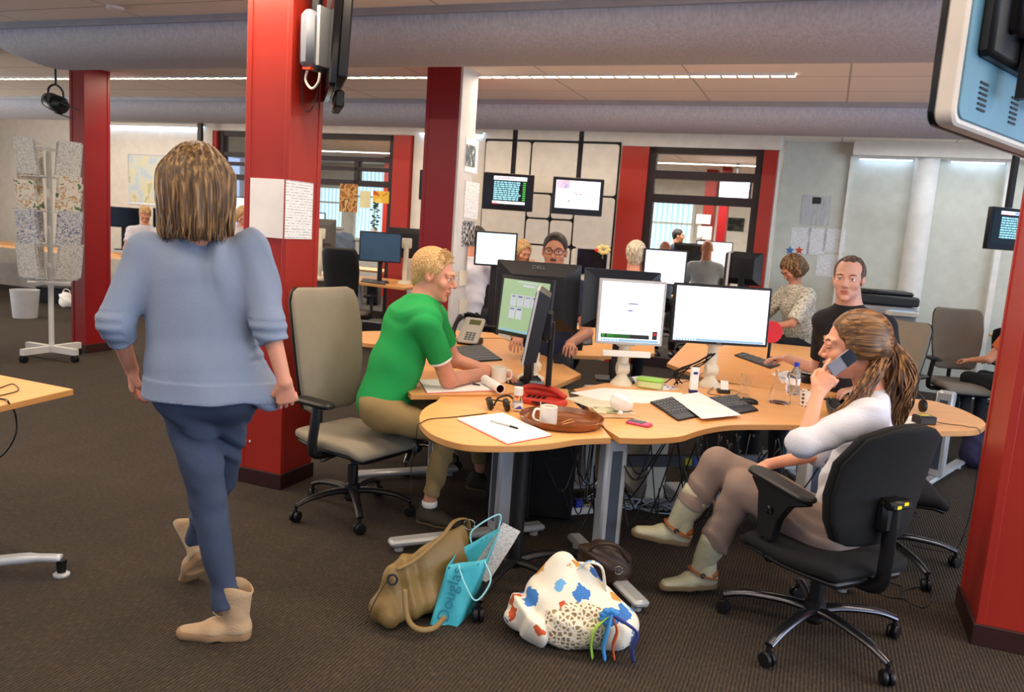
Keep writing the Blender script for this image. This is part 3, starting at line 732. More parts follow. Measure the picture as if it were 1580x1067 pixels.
def mon(lab, bx, by, cx, cy, yaw, w, h, scr, Y=None, z=DZ, **kw):
    base = G(bx, by, z); Yc = Y if Y else base.y
    c = P(cx, cy, Yc)
    return monitor(lab, base, yaw, c, w, h, scr, **kw)
# wide monitor of the phoning woman
wide = [(.02, .955, .98, .995, m_bar)] + [(.02+.03*i, .962, .035+.03*i, .988, m_ico) for i in range(8)]
mon('wide black monitor with a blank white screen, facing the phoning woman', 1112, 600, 1113, 486, .1, .60, .355, m_scr_white, stand='cream', content=wide, tilt=-.05, logo=('DELL', (0, -.003, -.169), .013, False))
grey = [(.02, .955, .98, .995, m_bar)] + [(.02+.04*i, .962, .04+.04*i, .988, m_ico) for i in range(8)] + [(.03, .87, .82, .94, m_dk), (.04, .875, .1, .935, m_grng), (.13, .872, .5, .938, m_grng), (.87, .80, .95, .94, m_dk), (.885, .83, .935, .87, m_redg),
        (.44, .345, .60, .362, m_ink), (.44, .46, .52, .478, m_ink)] + [(.42, .1+.07*i, .97, .103+.07*i, m_line) for i in range(9)] + [(.08, .08+.04*i, .2+.05*(i%3), .084+.04*i, m_line) for i in range(4)]
mon('grey-framed square monitor with a document and green bar, on a cream stand', 946, 596, 974, 482, .12, .395, .375, m_scr_white, bez=m_greyb, stand='cream', content=grey, tilt=-.03, th=.05)
lg = P(967, 546, G(946,596,DZ).y-.01)
tag(ob('monitor_shelf', MB(Matrix.Translation(lg) @ Matrix.Rotation(.12, 4, 'Z')).box((0, .01, 0), (.285, .03, .035), bev=.004), m_white, smooth=True), 'white plastic ledge hanging beneath the grey-framed monitor', 'monitor ledge')
# sage green screen and edge-on monitor of the man in green
sage = [(.03, .955, .97, .99, m_bar), (.3, .03, .75, .05, m_line), (.45, .08, .7, .12, m_line)] + [(.2+.155*i, .28+.24*j, .33+.155*i, .5+.24*j, m_line) for i in range(4) for j in range(2) if not (j == 1 and i > 1)] + [(.22+.155*i, .30+.24*j, .31+.155*i, .33+.24*j, m_ink) for i in range(4) for j in range(2) if not (j == 1 and i > 1)]
mon('black monitor with a sage green screen, angled toward the man in green', 795, 545, 808, 474, -.80, .40, .335, m_scr_green, Y=4.35, z=DZ, content=sage, tilt=-.08, bw=.022)
mon('silver-edged monitor seen edge-on beside the green man\'s hand', 852, 588, 819, 499, -1.63, .38, .38, m_scr_blue, Y=3.98, z=DZ+.012, bez=m_greyb, stand='post', tilt=-.14, th=.07, ht=.16)
# black monitor backs of the man with glasses
mon('black monitor back with DELL lettering, directly below the man with glasses', 850, 540, 829, 456, PI-.05, .50, .40, m_scr_white, Y=4.75, back='chamfer', stand='creamarm', th=.055, logo=('DELL', (0, .0515, .170), .036, True, .66))
mon('blue-black monitor back behind the grey-framed monitor', 955, 540, 957, 462, PI-.03, .46, .36, m_scr_white, Y=4.85, back='chamfer', stand='foot', th=.055, bez=m_bezblue)
# monitors in the back
mon('bright white monitor of the man in the white shirt', 765, 452, 765, 384, .1, .37, .30, m_scr_white2, Y=7.0, bez=m_bez)
mon('grey monitor with a dark screen under a small yellow flower', 912, 452, 913, 404, .12, .33, .28, m_scr_off, Y=7.9, bez=m_greyb, content=None)
mon('bright white monitor in front of the grey-haired man', 1028, 462, 1026, 412, .1, .40, .32, m_scr_white, Y=7.2, bez=m_bez)
mon('switched-off dark blue monitor on the desk behind the green man', 588, 426, 587, 381, .1, .52, .37, m_scr_blue, Y=9.9, z=.79)
mon('black monitor back on a cream arm, right of the dark blue monitor', 628, 424, 628, 375, PI+.1, .46, .38, m_scr_white, Y=10.2, z=.79, stand='creamarm', back='chamfer')
mon('grey old monitor back on a cream arm, beside the main red column', 498, 416, 494, 360, PI+.25, .38, .36, m_scr_white, Y=9.9, z=.79, bez=mat('old_grey_plastic', (96,92,86), .6), stand='creamarm', back='chamfer')
mon('black screen on the far desk beside the blonde head at the left', 190, 377, 189, 335, .25, .47, .30, m_scr_off, Y=12.0, z=.85)
mon('black screen on the far desk half hidden by the walking woman\'s hair', 262, 383, 262, 338, .25, .46, .30, m_scr_off, Y=11.8, z=.85)
mon('black monitor seen edge-on right of the man in the grey shirt', 1125, 445, 1127, 415, 1.25, .42, .34, m_scr_off, Y=7.6, bez=m_greyb)
mon('black monitor back next to the right red window post', 1150, 445, 1150, 414, PI-.6, .34, .32, m_scr_off, Y=7.9, back='chamfer')
# hanging televisions
m_tvc = mat('tv_gloss_black', (14,14,18), .2)
def tv(lab, cx, cy, Y, yaw, w, h, scr, content, polex=0, tilt=0, bez=None):
    c = P(cx, cy, Y); t = thing('hanging_television', lab, 'television', (c.x, c.y, c.z), yaw)
    M = Matrix.Rotation(tilt, 4, 'X'); MF = M @ Matrix.Rotation(PI/2, 4, 'X')
    ob('housing', MB(MF).prism(rrect(w, h, .012), -.05, 0, bev=.004), bez or m_tvc, t, smooth=True)
    ob('back_shell', MB(M).box((0, .07, 0), (w*.7, .06, h*.7), bev=.02), m_tvc, t, smooth=True)
    sw, sh_ = w*.9, h*.78; s_ = ob('screen', MB(M).box((0, -.001, h*.04), (sw, .004, sh_)), scr, t); g = {}
    for x0, z0, x1, z1, m_ in content: g.setdefault(m_.name, (MB(M), m_))[0].box(((x0+x1-1)/2*sw, -.004, (1-z0-z1)/2*sh_+h*.04), (abs(x1-x0)*sw, .001, abs(z1-z0)*sh_))
    for k, (q, m_) in g.items(): ob('screen_image', q, m_, s_)
    pb = MB(); pb.box((polex, .10, (CEIL-c.z)/2), (.055, .04, CEIL-c.z)); ob('ceiling_pole', pb, m_black, t)
    return t
rnd = random.Random(3)
def textcols(x0, x1, z0, z1, n, cols):
    out = []
    for i in range(n):
        z = z0+(z1-z0)*i/n; x = x0
        while x < x1-.04:
            l = rnd.uniform(.03, .1); out.append((x, z, min(x+l, x1), z+(z1-z0)/n*.62, m_cyan)); x += l+.015
        for c in cols: out.append((c, z, c+.06, z+(z1-z0)/n*.62, m_grng))
    return out
tvA = textcols(.18, .78, .2, .86, 9, [.82]) + [(.17, .02, .9, .15, m_wtxt), (.24, .06, .8, .1, m_redg), (.16, .88, .88, .97, m_wtxt), (.16, .94, .3, .99, m_redg)]
tv('hanging television with rows of pale text and a green column', 784, 296, 9.6, -TH+.27, .60, .43, m_scr_dark, tvA, polex=.03)
tvB = [(.02, .02, .98, .98, m_ico), (.03, .03, .32, .3, mat('pink_glow', (225,120,140), .5, emit=.9)), (.2, .12, .3, .3, m_bar), (.1, .35, .3, .6, m_ico)] + [(rnd.uniform(.1, .5),) for _ in range(0)]
tvB += [(x, z, x+.04, z+.05, m_) for x, z, m_ in [(.4,.4,m_redg),(.45,.45,m_dk),(.5,.62,m_bar),(.42,.7,m_bar),(.22,.6,m_line),(.12,.65,m_line),(.3,.7,m_dk),(.55,.45,m_redg),(.38,.2,m_line)]]
tv('hanging television with a bright white picture', 891, 303, 9.3, -TH+.27, .585, .42, m_scr_dark, tvB, polex=-.01)
tvC = textcols(.2, .98, .2, .86, 9, []) + [(.17, .02, .9, .12, m_wtxt), (.2, .03, .45, .13, m_redg), (.5, .03, .9, .11, mat('blue_glow', (50,90,200), .5, emit=1))]
tvt = tv('hanging television with cyan text lines, cut by the right edge', 1562, 354, 7.75, .3, .56, .40, mat('screen_teal_black', (12,30,34), .2, emit=.2), tvC, polex=.02, tilt=.0)
tv('dark television edge showing behind the deep red column', 668, 286, 9.9, -TH+.3, .34, .36, m_scr_off, [], polex=.0)
# television seen edge-on beside the tall red column, with a grey projector box on its pole
cT = P(508, 70, 4.35)
t = thing('wall_television', 'black television seen edge-on, hung beside the tall red column', 'television', cT, -1.28)
MT = Matrix.Rotation(-.04, 4, 'X') @ Matrix.Rotation(PI/2, 4, 'X')
ob('housing', MB(MT).prism(rrect(.62, .50, .02), -.035, 0, bev=.006), m_tvc, t, smooth=True)
ob('back_shell', MB(MT).prism(rrect(.5, .40, .02), -.09, -.034, bev=.01), m_black, t, smooth=True)
ob('screen', MB(MT).prism(rrect(.58, .46, .005), 0, .002), m_scr_off, t)
ob('label_plate', MB().box((-.3, -.01, -.06), (.02, .03, .07)), m_white, t)
ob('bottom_bracket', MB().box((-.1, .06, -.27), (.3, .05, .09), bev=.01), m_black, t, smooth=True)
cB = P(487, 65, 4.42)
t = thing('media_box', 'grey plastic box with cables on a black ceiling pole, beside the red column', 'box', cB, -.4)
ob('case', MB(Matrix.Rotation(0, 4, 'X')).box((0, 0, 0), (.09, .2, .30), bev=.03), mat('grey_box_plastic', (128,134,146), .5), t, smooth=True)
ob('ceiling_pole', MB().cyl((.0, 0, .14), (.0, 0, CEIL-cB.z), .032), m_black, t, smooth=True)
ob('side_rail', MB().box((.06, 0, .02), (.02, .12, .3)), m_silver, t)
ob('cable', MB().tube(spline([(.0,-.06,-.15),(-.01,-.06,-.21),(.03,-.06,-.25),(.07,-.06,-.22),(.08,-.06,-.17)], 6), .007, 6), m_white, t, smooth=True)
ob('cable', MB().tube(spline([(.08,-.05,-.16),(.06,-.05,-.27),(.02,-.05,-.36),(-.03,-.05,-.34),(-.04,-.05,-.15)], 6), .003, 6), m_black, t, smooth=True)
ob('connector', MB().box((.01, -.07, -.15), (.05, .03, .012)), mat('orange_plug', (230,80,30), .5), t)
# big television seen from behind, top right
m_tealrefl = mat('tv_back_teal_reflection', (96,140,160), .45, metal=.3)  # teal-blue reflection on the black back, put into the panel colour
m_tvedge = mat('tv_edge_cream', (222,214,204), .4)
bl = P(1437, 192, 1.9)
t = thing('hanging_television', 'big television seen from behind with cream rim, at the top right corner', 'television', bl, math.radians(42))
MB2 = Matrix()
w_, h_ = 1.0, .60
ob('rim', MB(MB2 @ Matrix.Rotation(PI/2, 4, 'X') @ Matrix.Translation((w_/2, h_/2, 0))).prism(rrect(w_, h_, .035, 8), -.0, .045, bev=.006), m_tvedge, t, smooth=True)
ob('rear_panel', MB(MB2 @ Matrix.Rotation(PI/2, 4, 'X') @ Matrix.Translation((w_/2, h_/2, 0))).prism(rrect(w_-.03, h_-.03, .03, 8), .044, .05, bev=.002), m_tealrefl, t, smooth=True)
ob('front_glass', MB(MB2 @ Matrix.Rotation(PI/2, 4, 'X') @ Matrix.Translation((w_/2, h_/2, 0))).prism(rrect(w_, h_, .035, 8), -.015, .0, bev=.003), m_tvc, t, smooth=True)
ob('electronics_cover', MB(MB2).box((.53, -.062, .44), (.92, .04, .56), bev=.012), m_black, t, smooth=True)
ob('power_board_cover', MB(MB2).box((.24, -.085, .42), (.18, .04, .40), bev=.01), m_tvc, t, smooth=True)
ob('mount_rail', MB(MB2).box((.26, -.1, .30), (.03, .03, .42)), m_black, t)
ob('mount_rail', MB(MB2).box((.46, -.1, .30), (.03, .03, .42)), m_black, t)
ob('mount_arm', MB(MB2).box((.38, -.14, .34), (.3, .06, .26), bev=.01), m_black, t)
ob('rating_label', MB(MB2).box((.21, -.106, .40), (.045, .002, .12)), mat('rating_label_grey', (190,192,196), .6), t)
for x, z in ((.14, .05), (.36, .05), (.58, .05)):
    vb = MB(MB2)
    for i in range(6): vb.box((x, -.052, z+.012*i), (.05, .002, .005))
    ob('vent', vb, m_gap, t)
ob('ceiling_pole', MB().cyl((.4, -.14, .3), (.4, -.14, CEIL-bl.z), .03), m_black, t)
# ---------------------------------------------------------------- people
def skinbuild(c):
    def f(nt, b, tc, r):
        n = tex(nt, 'Noise', tc.outputs['Object'], Scale=14.0, Detail=4.0)
        q = ramp(nt, [(.3, tuple(x*.94 for x in c)), (.7, (min(255,c[0]*1.03), c[1]*.98, c[2]*.97))]); nt.links.new(n.outputs['Fac'], q.inputs['Fac']); nt.links.new(q.outputs['Color'], b.inputs['Base Color'])
        b.inputs['Subsurface Weight'].default_value = .12; b.inputs['Subsurface Radius'].default_value = (.02, .008, .004); b.inputs['Subsurface Scale'].default_value = .5
    return f
def hairbuild(c1, c2, c3, sc=(90, 90, 7)):
    def f(nt, b, tc, r):
        n = tex(nt, 'Noise', mapping(nt, tc, sc), Scale=1.0, Detail=3.0)
        q = ramp(nt, [(.34, c1), (.52, c2), (.68, c3)]); nt.links.new(n.outputs['Fac'], q.inputs['Fac']); nt.links.new(q.outputs['Color'], b.inputs['Base Color'])
        bp = nt.nodes.new('ShaderNodeBump'); bp.inputs['Strength'].default_value = .6; bp.inputs['Distance'].default_value = .004
        nt.links.new(n.outputs['Fac'], bp.inputs['Height']); nt.links.new(bp.outputs['Normal'], b.inputs['Normal'])
    return f
m_skin = mat('skin_fair', rough=.5, build=skinbuild((226,164,134)))
m_skin_r = mat('skin_ruddy', rough=.5, build=skinbuild((214,154,128)))
m_skin_p = mat('skin_pale', rough=.5, build=skinbuild((214,170,152)))
m_skin_t = mat('skin_tan', rough=.5, build=skinbuild((196,140,112)))
m_lip = mat('lips', (186,116,100), .5)
m_eye = mat('eye_white', (232,228,222), .2); m_iris = mat('iris_dark', (52,46,40), .15); m_iris_b = mat('iris_blue_grey', (90,104,116), .15)
h_walk = mat('hair_dark_blonde', rough=.5, build=hairbuild((58,40,24), (100,73,42), (168,132,86)))
h_brown = mat('hair_brown_waves', rough=.4, build=hairbuild((60,38,24), (110,74,42), (172,124,72), (70,70,10)))
h_blond = mat('hair_short_blond', rough=.6, build=hairbuild((166,128,80), (196,158,104), (220,188,136), (200,200,60)))
h_grey = mat('hair_silver', rough=.6, build=hairbuild((150,142,122), (190,182,160), (218,212,194), (80,80,20)))
h_dark = mat('hair_near_black', rough=.55, build=hairbuild((22,18,16), (36,28,24), (56,44,36), (80,80,30)))
h_dbrown = mat('hair_greying_brown', rough=.6, build=hairbuild((58,44,36), (84,68,56), (112,94,80), (80,80,20)))
h_fair = mat('hair_light_blonde', rough=.5, build=hairbuild((150,112,68), (196,158,104), (226,196,146), (80,80,10)))
def cloth(name, rgb, b=.25, bs=220, rough=.85, var=.07): return mat(name, rgb, rough, bump=b, bscale=bs, var=var, vscale=5)
def folds(amp, fr=16, dirv=(0,0,1), seed=0.0):
    d = np.array(dirv, float); d /= np.linalg.norm(d)
    def f(x, y, z):
        t = x*d[0]+y*d[1]+z*d[2]
        a = np.sin(6*x+9*y+4*z+seed)*1.6+np.sin(13*x-7*y+5*z+seed*2)*.9
        g = np.sin(t*fr*2.2+2.2*a)+.5*np.sin(t*fr*4.1+a*3+1.3)
        return (amp*np.sign(g)*np.abs(g)**1.3*(.5+.5*np.sin(7*x+11*z-5*y+seed))).astype(np.float32)
    return f
def V3(*a): return np.array(a, float)
def hbasis(fwd, up=(0,0,1), roll=0):
    f = np.array(fwd, float); f /= np.linalg.norm(f); r = np.cross(f, np.array(up, float)); r /= np.linalg.norm(r); u = np.cross(r, f)
    c, s = math.cos(roll), math.sin(roll); r2 = r*c+u*s; u2 = u*c-r*s
    return np.stack([r2, f, u2], 1)      # columns right, forward, up
def headsdf(s, c, R, k=1.0, male=True, glasses=False, mouth=0):
    def W(*v): return c + R @ (np.array(v)*k)
    def E(v, r, kk=.015, sub=False): s.ell(W(*v), tuple(a*k for a in r), kk, R, sub)
    E((0,-.018,.035), (.074,.094,.082), .01)
    E((0,.03,-.02), (.060,.064,.082), .03)
    E((0,.028,-.075), (.052 if male else .046,.052,.040), .03)
    s.ell(W(0,.072,-.103), (.02*k, .016*k, .015*k), .02, R)
    s.cone(W(0,.088,.008), W(0,.112 if male else .108,-.03), .008*k, (.0115 if male else .0092)*k, .012)
    for q in (-1, 1):
        E((q*.012,.098,-.036), (.0085,.009,.008), .008)
        E((q*.044,.066,-.028), (.022,.02,.022), .02)
        E((q*.033,.104,.002), (.020,.016,.012), .014, True)
        E((q*.032,.078,.002), (.0155,.0115,.0115), .004); E((q*.032,.0825,.0095), (.0165,.0128,.0052), .004); E((q*.032,.081,-.0085), (.015,.012,.003), .004)
        s.cone(W(q*.012,.093 if male else .089,.022), W(q*.048,.077,.024), (.008 if male else .006)*k, .006*k, .018)
        E((q*.074,-.002,-.004), (.010,.020,.030), .006)
        E((q*.083,.004,.002), (.006,.010,.016), .004, True)
    E((0,.091,-.062), (.023,.0105,.0065), .006); E((0,.0885,-.073), (.021,.0105,.0075), .006)
    E((0,.103,-.0672), (.022,.013,.0018), .003, True)
    return W
def headparts(parent, off, c, R, k, skin, iris, brow, hi=True, open_eyes=True, by=0):
    def W(*v): return Vector(tuple(c + R @ (np.array(v)*k) - np.array(off)))
    Rm = Matrix([list(r) for r in R])
    for q in (-1, 1):
        if not open_eyes: ob('eyelash', MB().tube([W(q*.018,.0925,-.002), W(q*.032,.0945,-.005), W(q*.047,.085,-.001)], [.001*k,.0022*k,.001*k], 5), brow, parent, smooth='all')
        if open_eyes:
            e = ob('eye', MB().ball(W(q*.032,.0795,.002), .0134*k, 14, 10, Rm), m_eye, parent, smooth='all')
            ob('iris', MB().ball(W(q*.032,.0905,.002), (.0070*k, .0046*k, .0068*k), 12, 8, Rm), iris, e, smooth='all')
        ob('eyebrow', MB().tube([W(q*.014,.1015+by,.021), W(q*.032,.097+by,.027), W(q*.050,.084+by,.021)], [.0032*k, .0042*k, .002*k], 6, flat=.7), brow, parent, smooth='all')
def lipslot(c, R, k):
    Ri = R.T
    def f(C):
        L = (C-c) @ R / k
        m = (np.abs(L[:,0]) < .024) & (L[:,1] > .085) & (L[:,2] < -.0575) & (L[:,2] > -.0795) & (L[:,1] < .112)
        m &= ((L[:,0]/.024)**2+((L[:,2]+.068)/.011)**2) < 1
        return m.astype(int)
    return f
def handsdf(s, wr, d, palm, side, curl=(.5,.5,.5,.5), k=1.0, spread=.05, thumb=.6, cj=(1,1,.7)):
    """wrist point, finger direction d, palm-facing normal, side=+1 when the thumb lies on the d x palm side"""
    d = np.array(d, float); d /= np.linalg.norm(d); p = np.array(palm, float); p -= d*np.dot(p, d); p /= np.linalg.norm(p)
    x = np.cross(d, p)*side
    W = lambda a, b, c: wr + (x*a + d*b + p*c)*k
    s.ecap(W(0,.0,0), W(.004,.075,.0), (.026*k,.017*k), (.040*k,.013*k), x, .012)
    for i, (ox, L, r) in enumerate(((.030,.072,.0088), (.010,.080,.009), (-.011,.074,.0086), (-.030,.058,.0076))):
        c = curl[i]; a = 0; q = W(ox, .078-(i==3)*.008, 0); ang = spread*(1-i)*.8
        for j, f in enumerate((.45, .32, .26)):
            a += c*cj[j]; dd = (d*math.cos(a)+p*math.sin(a)); dd = dd*math.cos(ang)+x*math.sin(ang); nq = q+dd*L*f*k
            s.cone(q, nq, r*k*(1-.09*j), r*k*(.93-.1*j), .004); q = nq
    q = W(.022,.02,.004); a1 = W(.044,.048,.012+.012*thumb); a2 = W(.046,.078,.018+.03*thumb); a3 = W(.040,.098,.022+.042*thumb)
    s.cone(q, a1, .015*k, .0115*k, .012); s.cone(a1, a2, .0105*k, .0095*k, .004); s.cone(a2, a3, .0095*k, .008*k, .004)
def shoe(parent, off, ankle, toe_dir, m, msole, L=.27, hgt=.10, up=(0,0,1), w=.045, top=None, heel=.0, h=.005, name='shoe', pitch=0):
    d = np.array(toe_dir, float); d /= np.linalg.norm(d); u = np.array(up, float); u -= d*np.dot(u, d); u /= np.linalg.norm(u); sd = np.cross(d, u)
    A = np.array(ankle, float); W = lambda a, b, c: A + sd*a + d*b + u*c
    s = SDF(); z = -hgt
    s.ecap(W(0,-.035,z+.04), W(0,.06,z+.04), (w*.78,.04), (w*.95,.034), sd, .02)
    s.ecap(W(0,.06,z+.032), W(0,L-.105,z+.024), (w,.03), (w*.72,.020), sd, .03)
    s.cone(W(0,-.02,z+.05), W(0,-.015,top if top is not None else .0), .042, .045 if top is not None else .036, .02, flat=True)
    s.cut(W(0,0,z+.008+heel), -u)
    o = sob(name, [s.mesh(h, folds(.0012, 30))], m, parent, off)
    sb = SDF(); sb.ecap(W(0,-.035,z+.010+heel*.5), W(0,.06,z+.010+heel*.5), (w*.80,.05), (w*.98,.05), sd, .02); sb.ecap(W(0,.06,z+.010+heel*.5), W(0,L-.105,z+.010+heel*.5), (w*1.02,.04), (w*.76,.03), sd, .02)
    sb.cut(W(0,0,z+.014+heel), u); sb.cut(W(0,0,z), -u)
    if heel: sb.ell(W(0,.05,z-.004), (.05,.035,heel*1.0), .004, np.stack([sd, d, u], 1), True)
    ob_ = sob('sole', [sb.mesh(h)], msole, o, off)
    return o
def arm(s, sh, el, wr, r=(.055,.042,.029), k=.02): s.cone(sh, el, r[0], r[1], k); s.cone(el, wr, r[1]*.98, r[2], k)
def cranial(c, R, k, r=(.083,.104,.093), o=(0,-.02,.037), cutf=None, amp=.003, h=.004, nape=True, fn=None, front=.06, temple=True, fr=70):
    """close-cropped hair cap"""
    s = SDF(); W = lambda *v: c + R @ (np.array(v)*k)
    s.ell(W(*o), tuple(a*k for a in r), .01, R)
    if nape: s.ell(W(0,-.065,-.03), (.06*k,.04*k,.055*k), .03, R)
    s.cut(W(0, front, .060), R @ np.array((0, 1, -.45)))             # forehead line
    s.ell(W(0,.075,-.045), (.10*k,.080*k,.088*k), .012, R, True)      # face opening
    s.ell(W(0,.02,-.075), (.11*k,.052*k,.066*k), .01, R, True)
    s.cut(W(0,-.07,-.075), R @ np.array((0, .3, -1)))
    def f(x, y, z):
        L = (np.stack([x, y, z], 1)-c) @ R / k
        a = np.arctan2(L[:,0], L[:,2]+.02)
        return (amp*(np.sin(a*fr+6*np.sin(L[:,1]*30))+.6*np.sin(a*fr*.37+L[:,1]*90))*.5).astype(np.float32)
    return s.mesh(h, fn or f)
def figure(lab, base, J, skin, top, leg, hair, sleeve=.62, male=True, k=1.0, hq=True, group=None, topfold=.004, sitting=False, face_f=(0,1,0), face_roll=0, iris=None, eyes=True, hands=None, build=(1,1), legs=True, shirt_len=1.0, face_up=(0,0,1), collar=None, bare_shin=0, browm=None, tuck=0, legk=1.0):
    """J: pelvis chest neck head shL shR elL elR wrL wrR hipL hipR knL knR anL anR (world)"""
    t = thing('person', lab, 'person', (base[0], base[1], base[2] if len(base) > 2 else 0), 0, group)
    off = tuple(t.location); J = {a: np.array(b, float) for a, b in J.items()}
    Rh = hbasis(face_f, face_up, face_roll); hc = J['head']; hh = .003 if hq else .006; bw, bd = build
    side = J['shR']-J['shL']; side = side/np.linalg.norm(side)
    s1 = SDF(); headsdf(s1, hc, Rh, k, male)
    s1.cone(hc + Rh @ (V3(0,-.025,-.05)*k), J['neck'], (.062 if male else .048)*k, (.068 if male else .052)*k, .02)
    s1.cone(J['neck'], J['chest'], .055, .05, .02)
    s1.cone(J['neck']-V3(0,0,.01), J['neck']*.5+J['shL']*.5-V3(0,0,.015), .045, .04, .04); s1.cone(J['neck']-V3(0,0,.01), J['neck']*.5+J['shR']*.5-V3(0,0,.015), .045, .04, .04)
    parts = [s1.mesh(hh)]
    s2 = SDF(); s2.ecap(J['pelvis'], J['chest'], (.115*bw,.075*bd), (.12*bw,.075*bd), side, .03)
    for q in 'LR': s2.cone(J['chest'], J['sh'+q], .06, .04, .03)
    if legs:
        for q in 'LR':
            s2.cone(J['hip'+q], J['kn'+q], .065, .045, .02); s2.cone(J['kn'+q], J['an'+q], .042, .034, .02)
    parts.append(s2.mesh(.012))
    for q in 'LR':
        if 'el'+q not in J: continue
        s3 = SDF(); arm(s3, J['sh'+q], J['el'+q], J['wr'+q], (.05 if male else .044,.043 if male else .034,.031 if male else .023))
        if hands and q in hands:
            hd = hands[q]; handsdf(s3, J['wr'+q], hd['d'], hd['palm'], hd.get('side', 1), hd.get('curl', (.4,.4,.45,.5)), hd.get('k', 1.0 if male else .92), thumb=hd.get('thumb', .6), spread=hd.get('spread', .05))
        parts.append(s3.mesh(.003 if hq else .006))
    slot = lipslot(hc, Rh, k)
    body = sob('body', parts, [skin, m_lip], t, off, slot=slot)
    if hq: headparts(t, off, hc, Rh, k, skin, iris or m_iris, browm or h_dark, open_eyes=eyes, by=0 if male else -.006)
    # upper garment
    s = SDF(); P0, C0 = J['pelvis'], J['chest']; mid = P0*.5+C0*.5
    s.ecap(P0+(C0-P0)*(.0 if shirt_len >= 1 else (1-shirt_len)), mid, (.165*bw,.125*bd), (.155*bw,.115*bd), side, .05); s.ecap(mid, C0, (.155*bw,.115*bd), (.165*bw,.115*bd), side, .05)
    for q in 'LR':
        sh = J['sh'+q]; s.cone(C0, sh-(sh-C0)*.15, .10*bd, .062, .07); s.cone(J['neck']-V3(0,0,.035), sh, .058, .055, .08)
        if 'el'+q in J:
            el, wr = J['el'+q], J['wr'+q]
            if sleeve <= 1: e = sh+(el-sh)*sleeve; s.cone(sh, e, .066*bd**.5, .060*bd**.5, .03, flat=True)
            else:
                e = el+(wr-el)*(sleeve-1); s.cone(sh, el, .064, .054, .03); s.cone(el, e, .054, .044, .015, flat=True)
    s.cone(J['neck']-V3(0,0,.05), J['neck']-V3(0,0,.012), .07, .068, .03, flat=True)
    sob('shirt', [s.mesh(.005 if hq else .009, folds(topfold, 15))], top, t, off)
    if collar:
        cb = MB(); nd = hc-J['neck']; nd = nd/np.linalg.norm(nd); n0 = Vector(tuple(J['neck']+nd*.008-np.array(off)))
        cb.lathe([(.066, -.012), (.073, .0), (.066, .022), (.061, .022), (.062, -.01)], n0, ax=tuple(nd*.85+Rh[:,1]*.0+V3(0,0,.15)), n=26, cap=False); ob('collar', cb, collar, t, smooth='all')
    if legs:
        s = SDF(); s.ecap(P0-side*.07-V3(0,0,.02), P0+side*.07-V3(0,0,.02), (.12,.12), (.12,.12), np.array((0,0,1.)), .03)
        for q in 'LR':
            hp, kn, an = J['hip'+q], J['kn'+q], J['an'+q]; e = kn+(an-kn)*(1-bare_shin)
            s.cone(P0, hp, .10, .09*legk, .03); s.cone(hp, kn, .086*legk, .064*legk, .02); s.cone(kn, e, .062*legk, .047*legk*legk, .02, flat=True)
        sob('trousers', [s.mesh(.005 if hq else .01, folds(.0065, 17, (.6,.3,1), seed=2))], leg, t, off)
    return t, off, Rh, hc
m_green = cloth('green_polo', (22,152,74), .15, 400)
m_khaki = cloth('khaki_trousers', (150,128,84), .3, 240)
m_bluecard = cloth('blue_cardigan', (126,140,164), .3, 300)
m_jeans = cloth('blue_jeans', (58,70,94), .35, 380, var=.25)
m_whitetop = cloth('white_jersey', (206,208,220), .3, 240)
m_greytr = cloth('grey_brown_trousers', (142,122,112), .3, 260)
m_navy = cloth('navy_shirt', (34,38,62), .2)
m_blackt = cloth('black_tshirt', (26,28,34), .2)
m_darkj = cloth('dark_trousers', (26,28,36), .2)
m_suede = mat('beige_suede', (178,150,116), .9, bump=.3, bscale=150, sheen=.2)
m_solebe = mat('tan_sole', (150,118,84), .7)
m_cowboy = mat('pale_green_leather', (168,166,140), .6, bump=.25, bscale=80)
m_strap = mat('tan_leather_strap', (142,78,36), .5)
# --- walking woman
fwd = V3(-.3,.95,0); fwd /= np.linalg.norm(fwd)
Jw = dict(pelvis=(-1.05,2.72,.95), chest=(-1.09,2.74,1.27), neck=(-1.10,2.73,1.465), head=(-1.11,2.75,1.625), shL=(-1.265,2.72,1.39), shR=(-.925,2.76,1.42),
          elL=(-1.335,2.64,1.15), elR=(-.83,2.68,1.18), wrL=(-1.335,2.76,.97), wrR=(-.765,2.66,.985), hipL=(-1.12,2.72,.89), hipR=(-.99,2.76,.89),
          knL=(-1.05,2.74,.52), knR=(-1.10,2.98,.52), anL=(-.975,2.73,.13), anR=(-1.25,3.14,.19))
tw, ow, Rw, hw = figure('person in a pale blue cardigan and blue jeans walking away past the tall red column', (-1.05,2.75,0), Jw, m_skin_r, m_bluecard, m_jeans, None, sleeve=1.45, male=False, k=1.04,
    face_f=(-.35,.93,-.05), hands=dict(L=dict(d=(-.1,.25,-.9), palm=(.75,.5,0), side=1, curl=(.45,.5,.55,.6)), R=dict(d=(.12,.25,-.95), palm=(-.35,.9,0), side=-1, curl=(.65,.75,.8,.85))), bare_shin=.0, topfold=.004)
for o in list(tw.children):
    if o.name.startswith(('shirt',)): bpy.data.objects.remove(o)
s = SDF(); sd = V3(1,.1,0)
J = {a: np.array(b) for a, b in Jw.items()}
s.ecap(V3(-1.055,2.725,.90), V3(-1.065,2.73,1.0), (.215,.155), (.19,.14), sd, .03); s.ecap(V3(-1.065,2.73,1.0), V3(-1.09,2.74,1.30), (.18,.13), (.185,.12), sd, .04)
for q in 'LR':
    s.cone(V3(-1.09,2.74,1.34), J['sh'+q], .085, .062, .05); e = J['el'+q]; s.cone(J['sh'+q], e, .066, .056, .03); s.cone(e, e+(J['wr'+q]-e)*.32, .058, .05, .02, flat=True)
s.cone(V3(-1.10,2.735,1.36), V3(-1.10,2.735,1.455), .09, .062, .05)
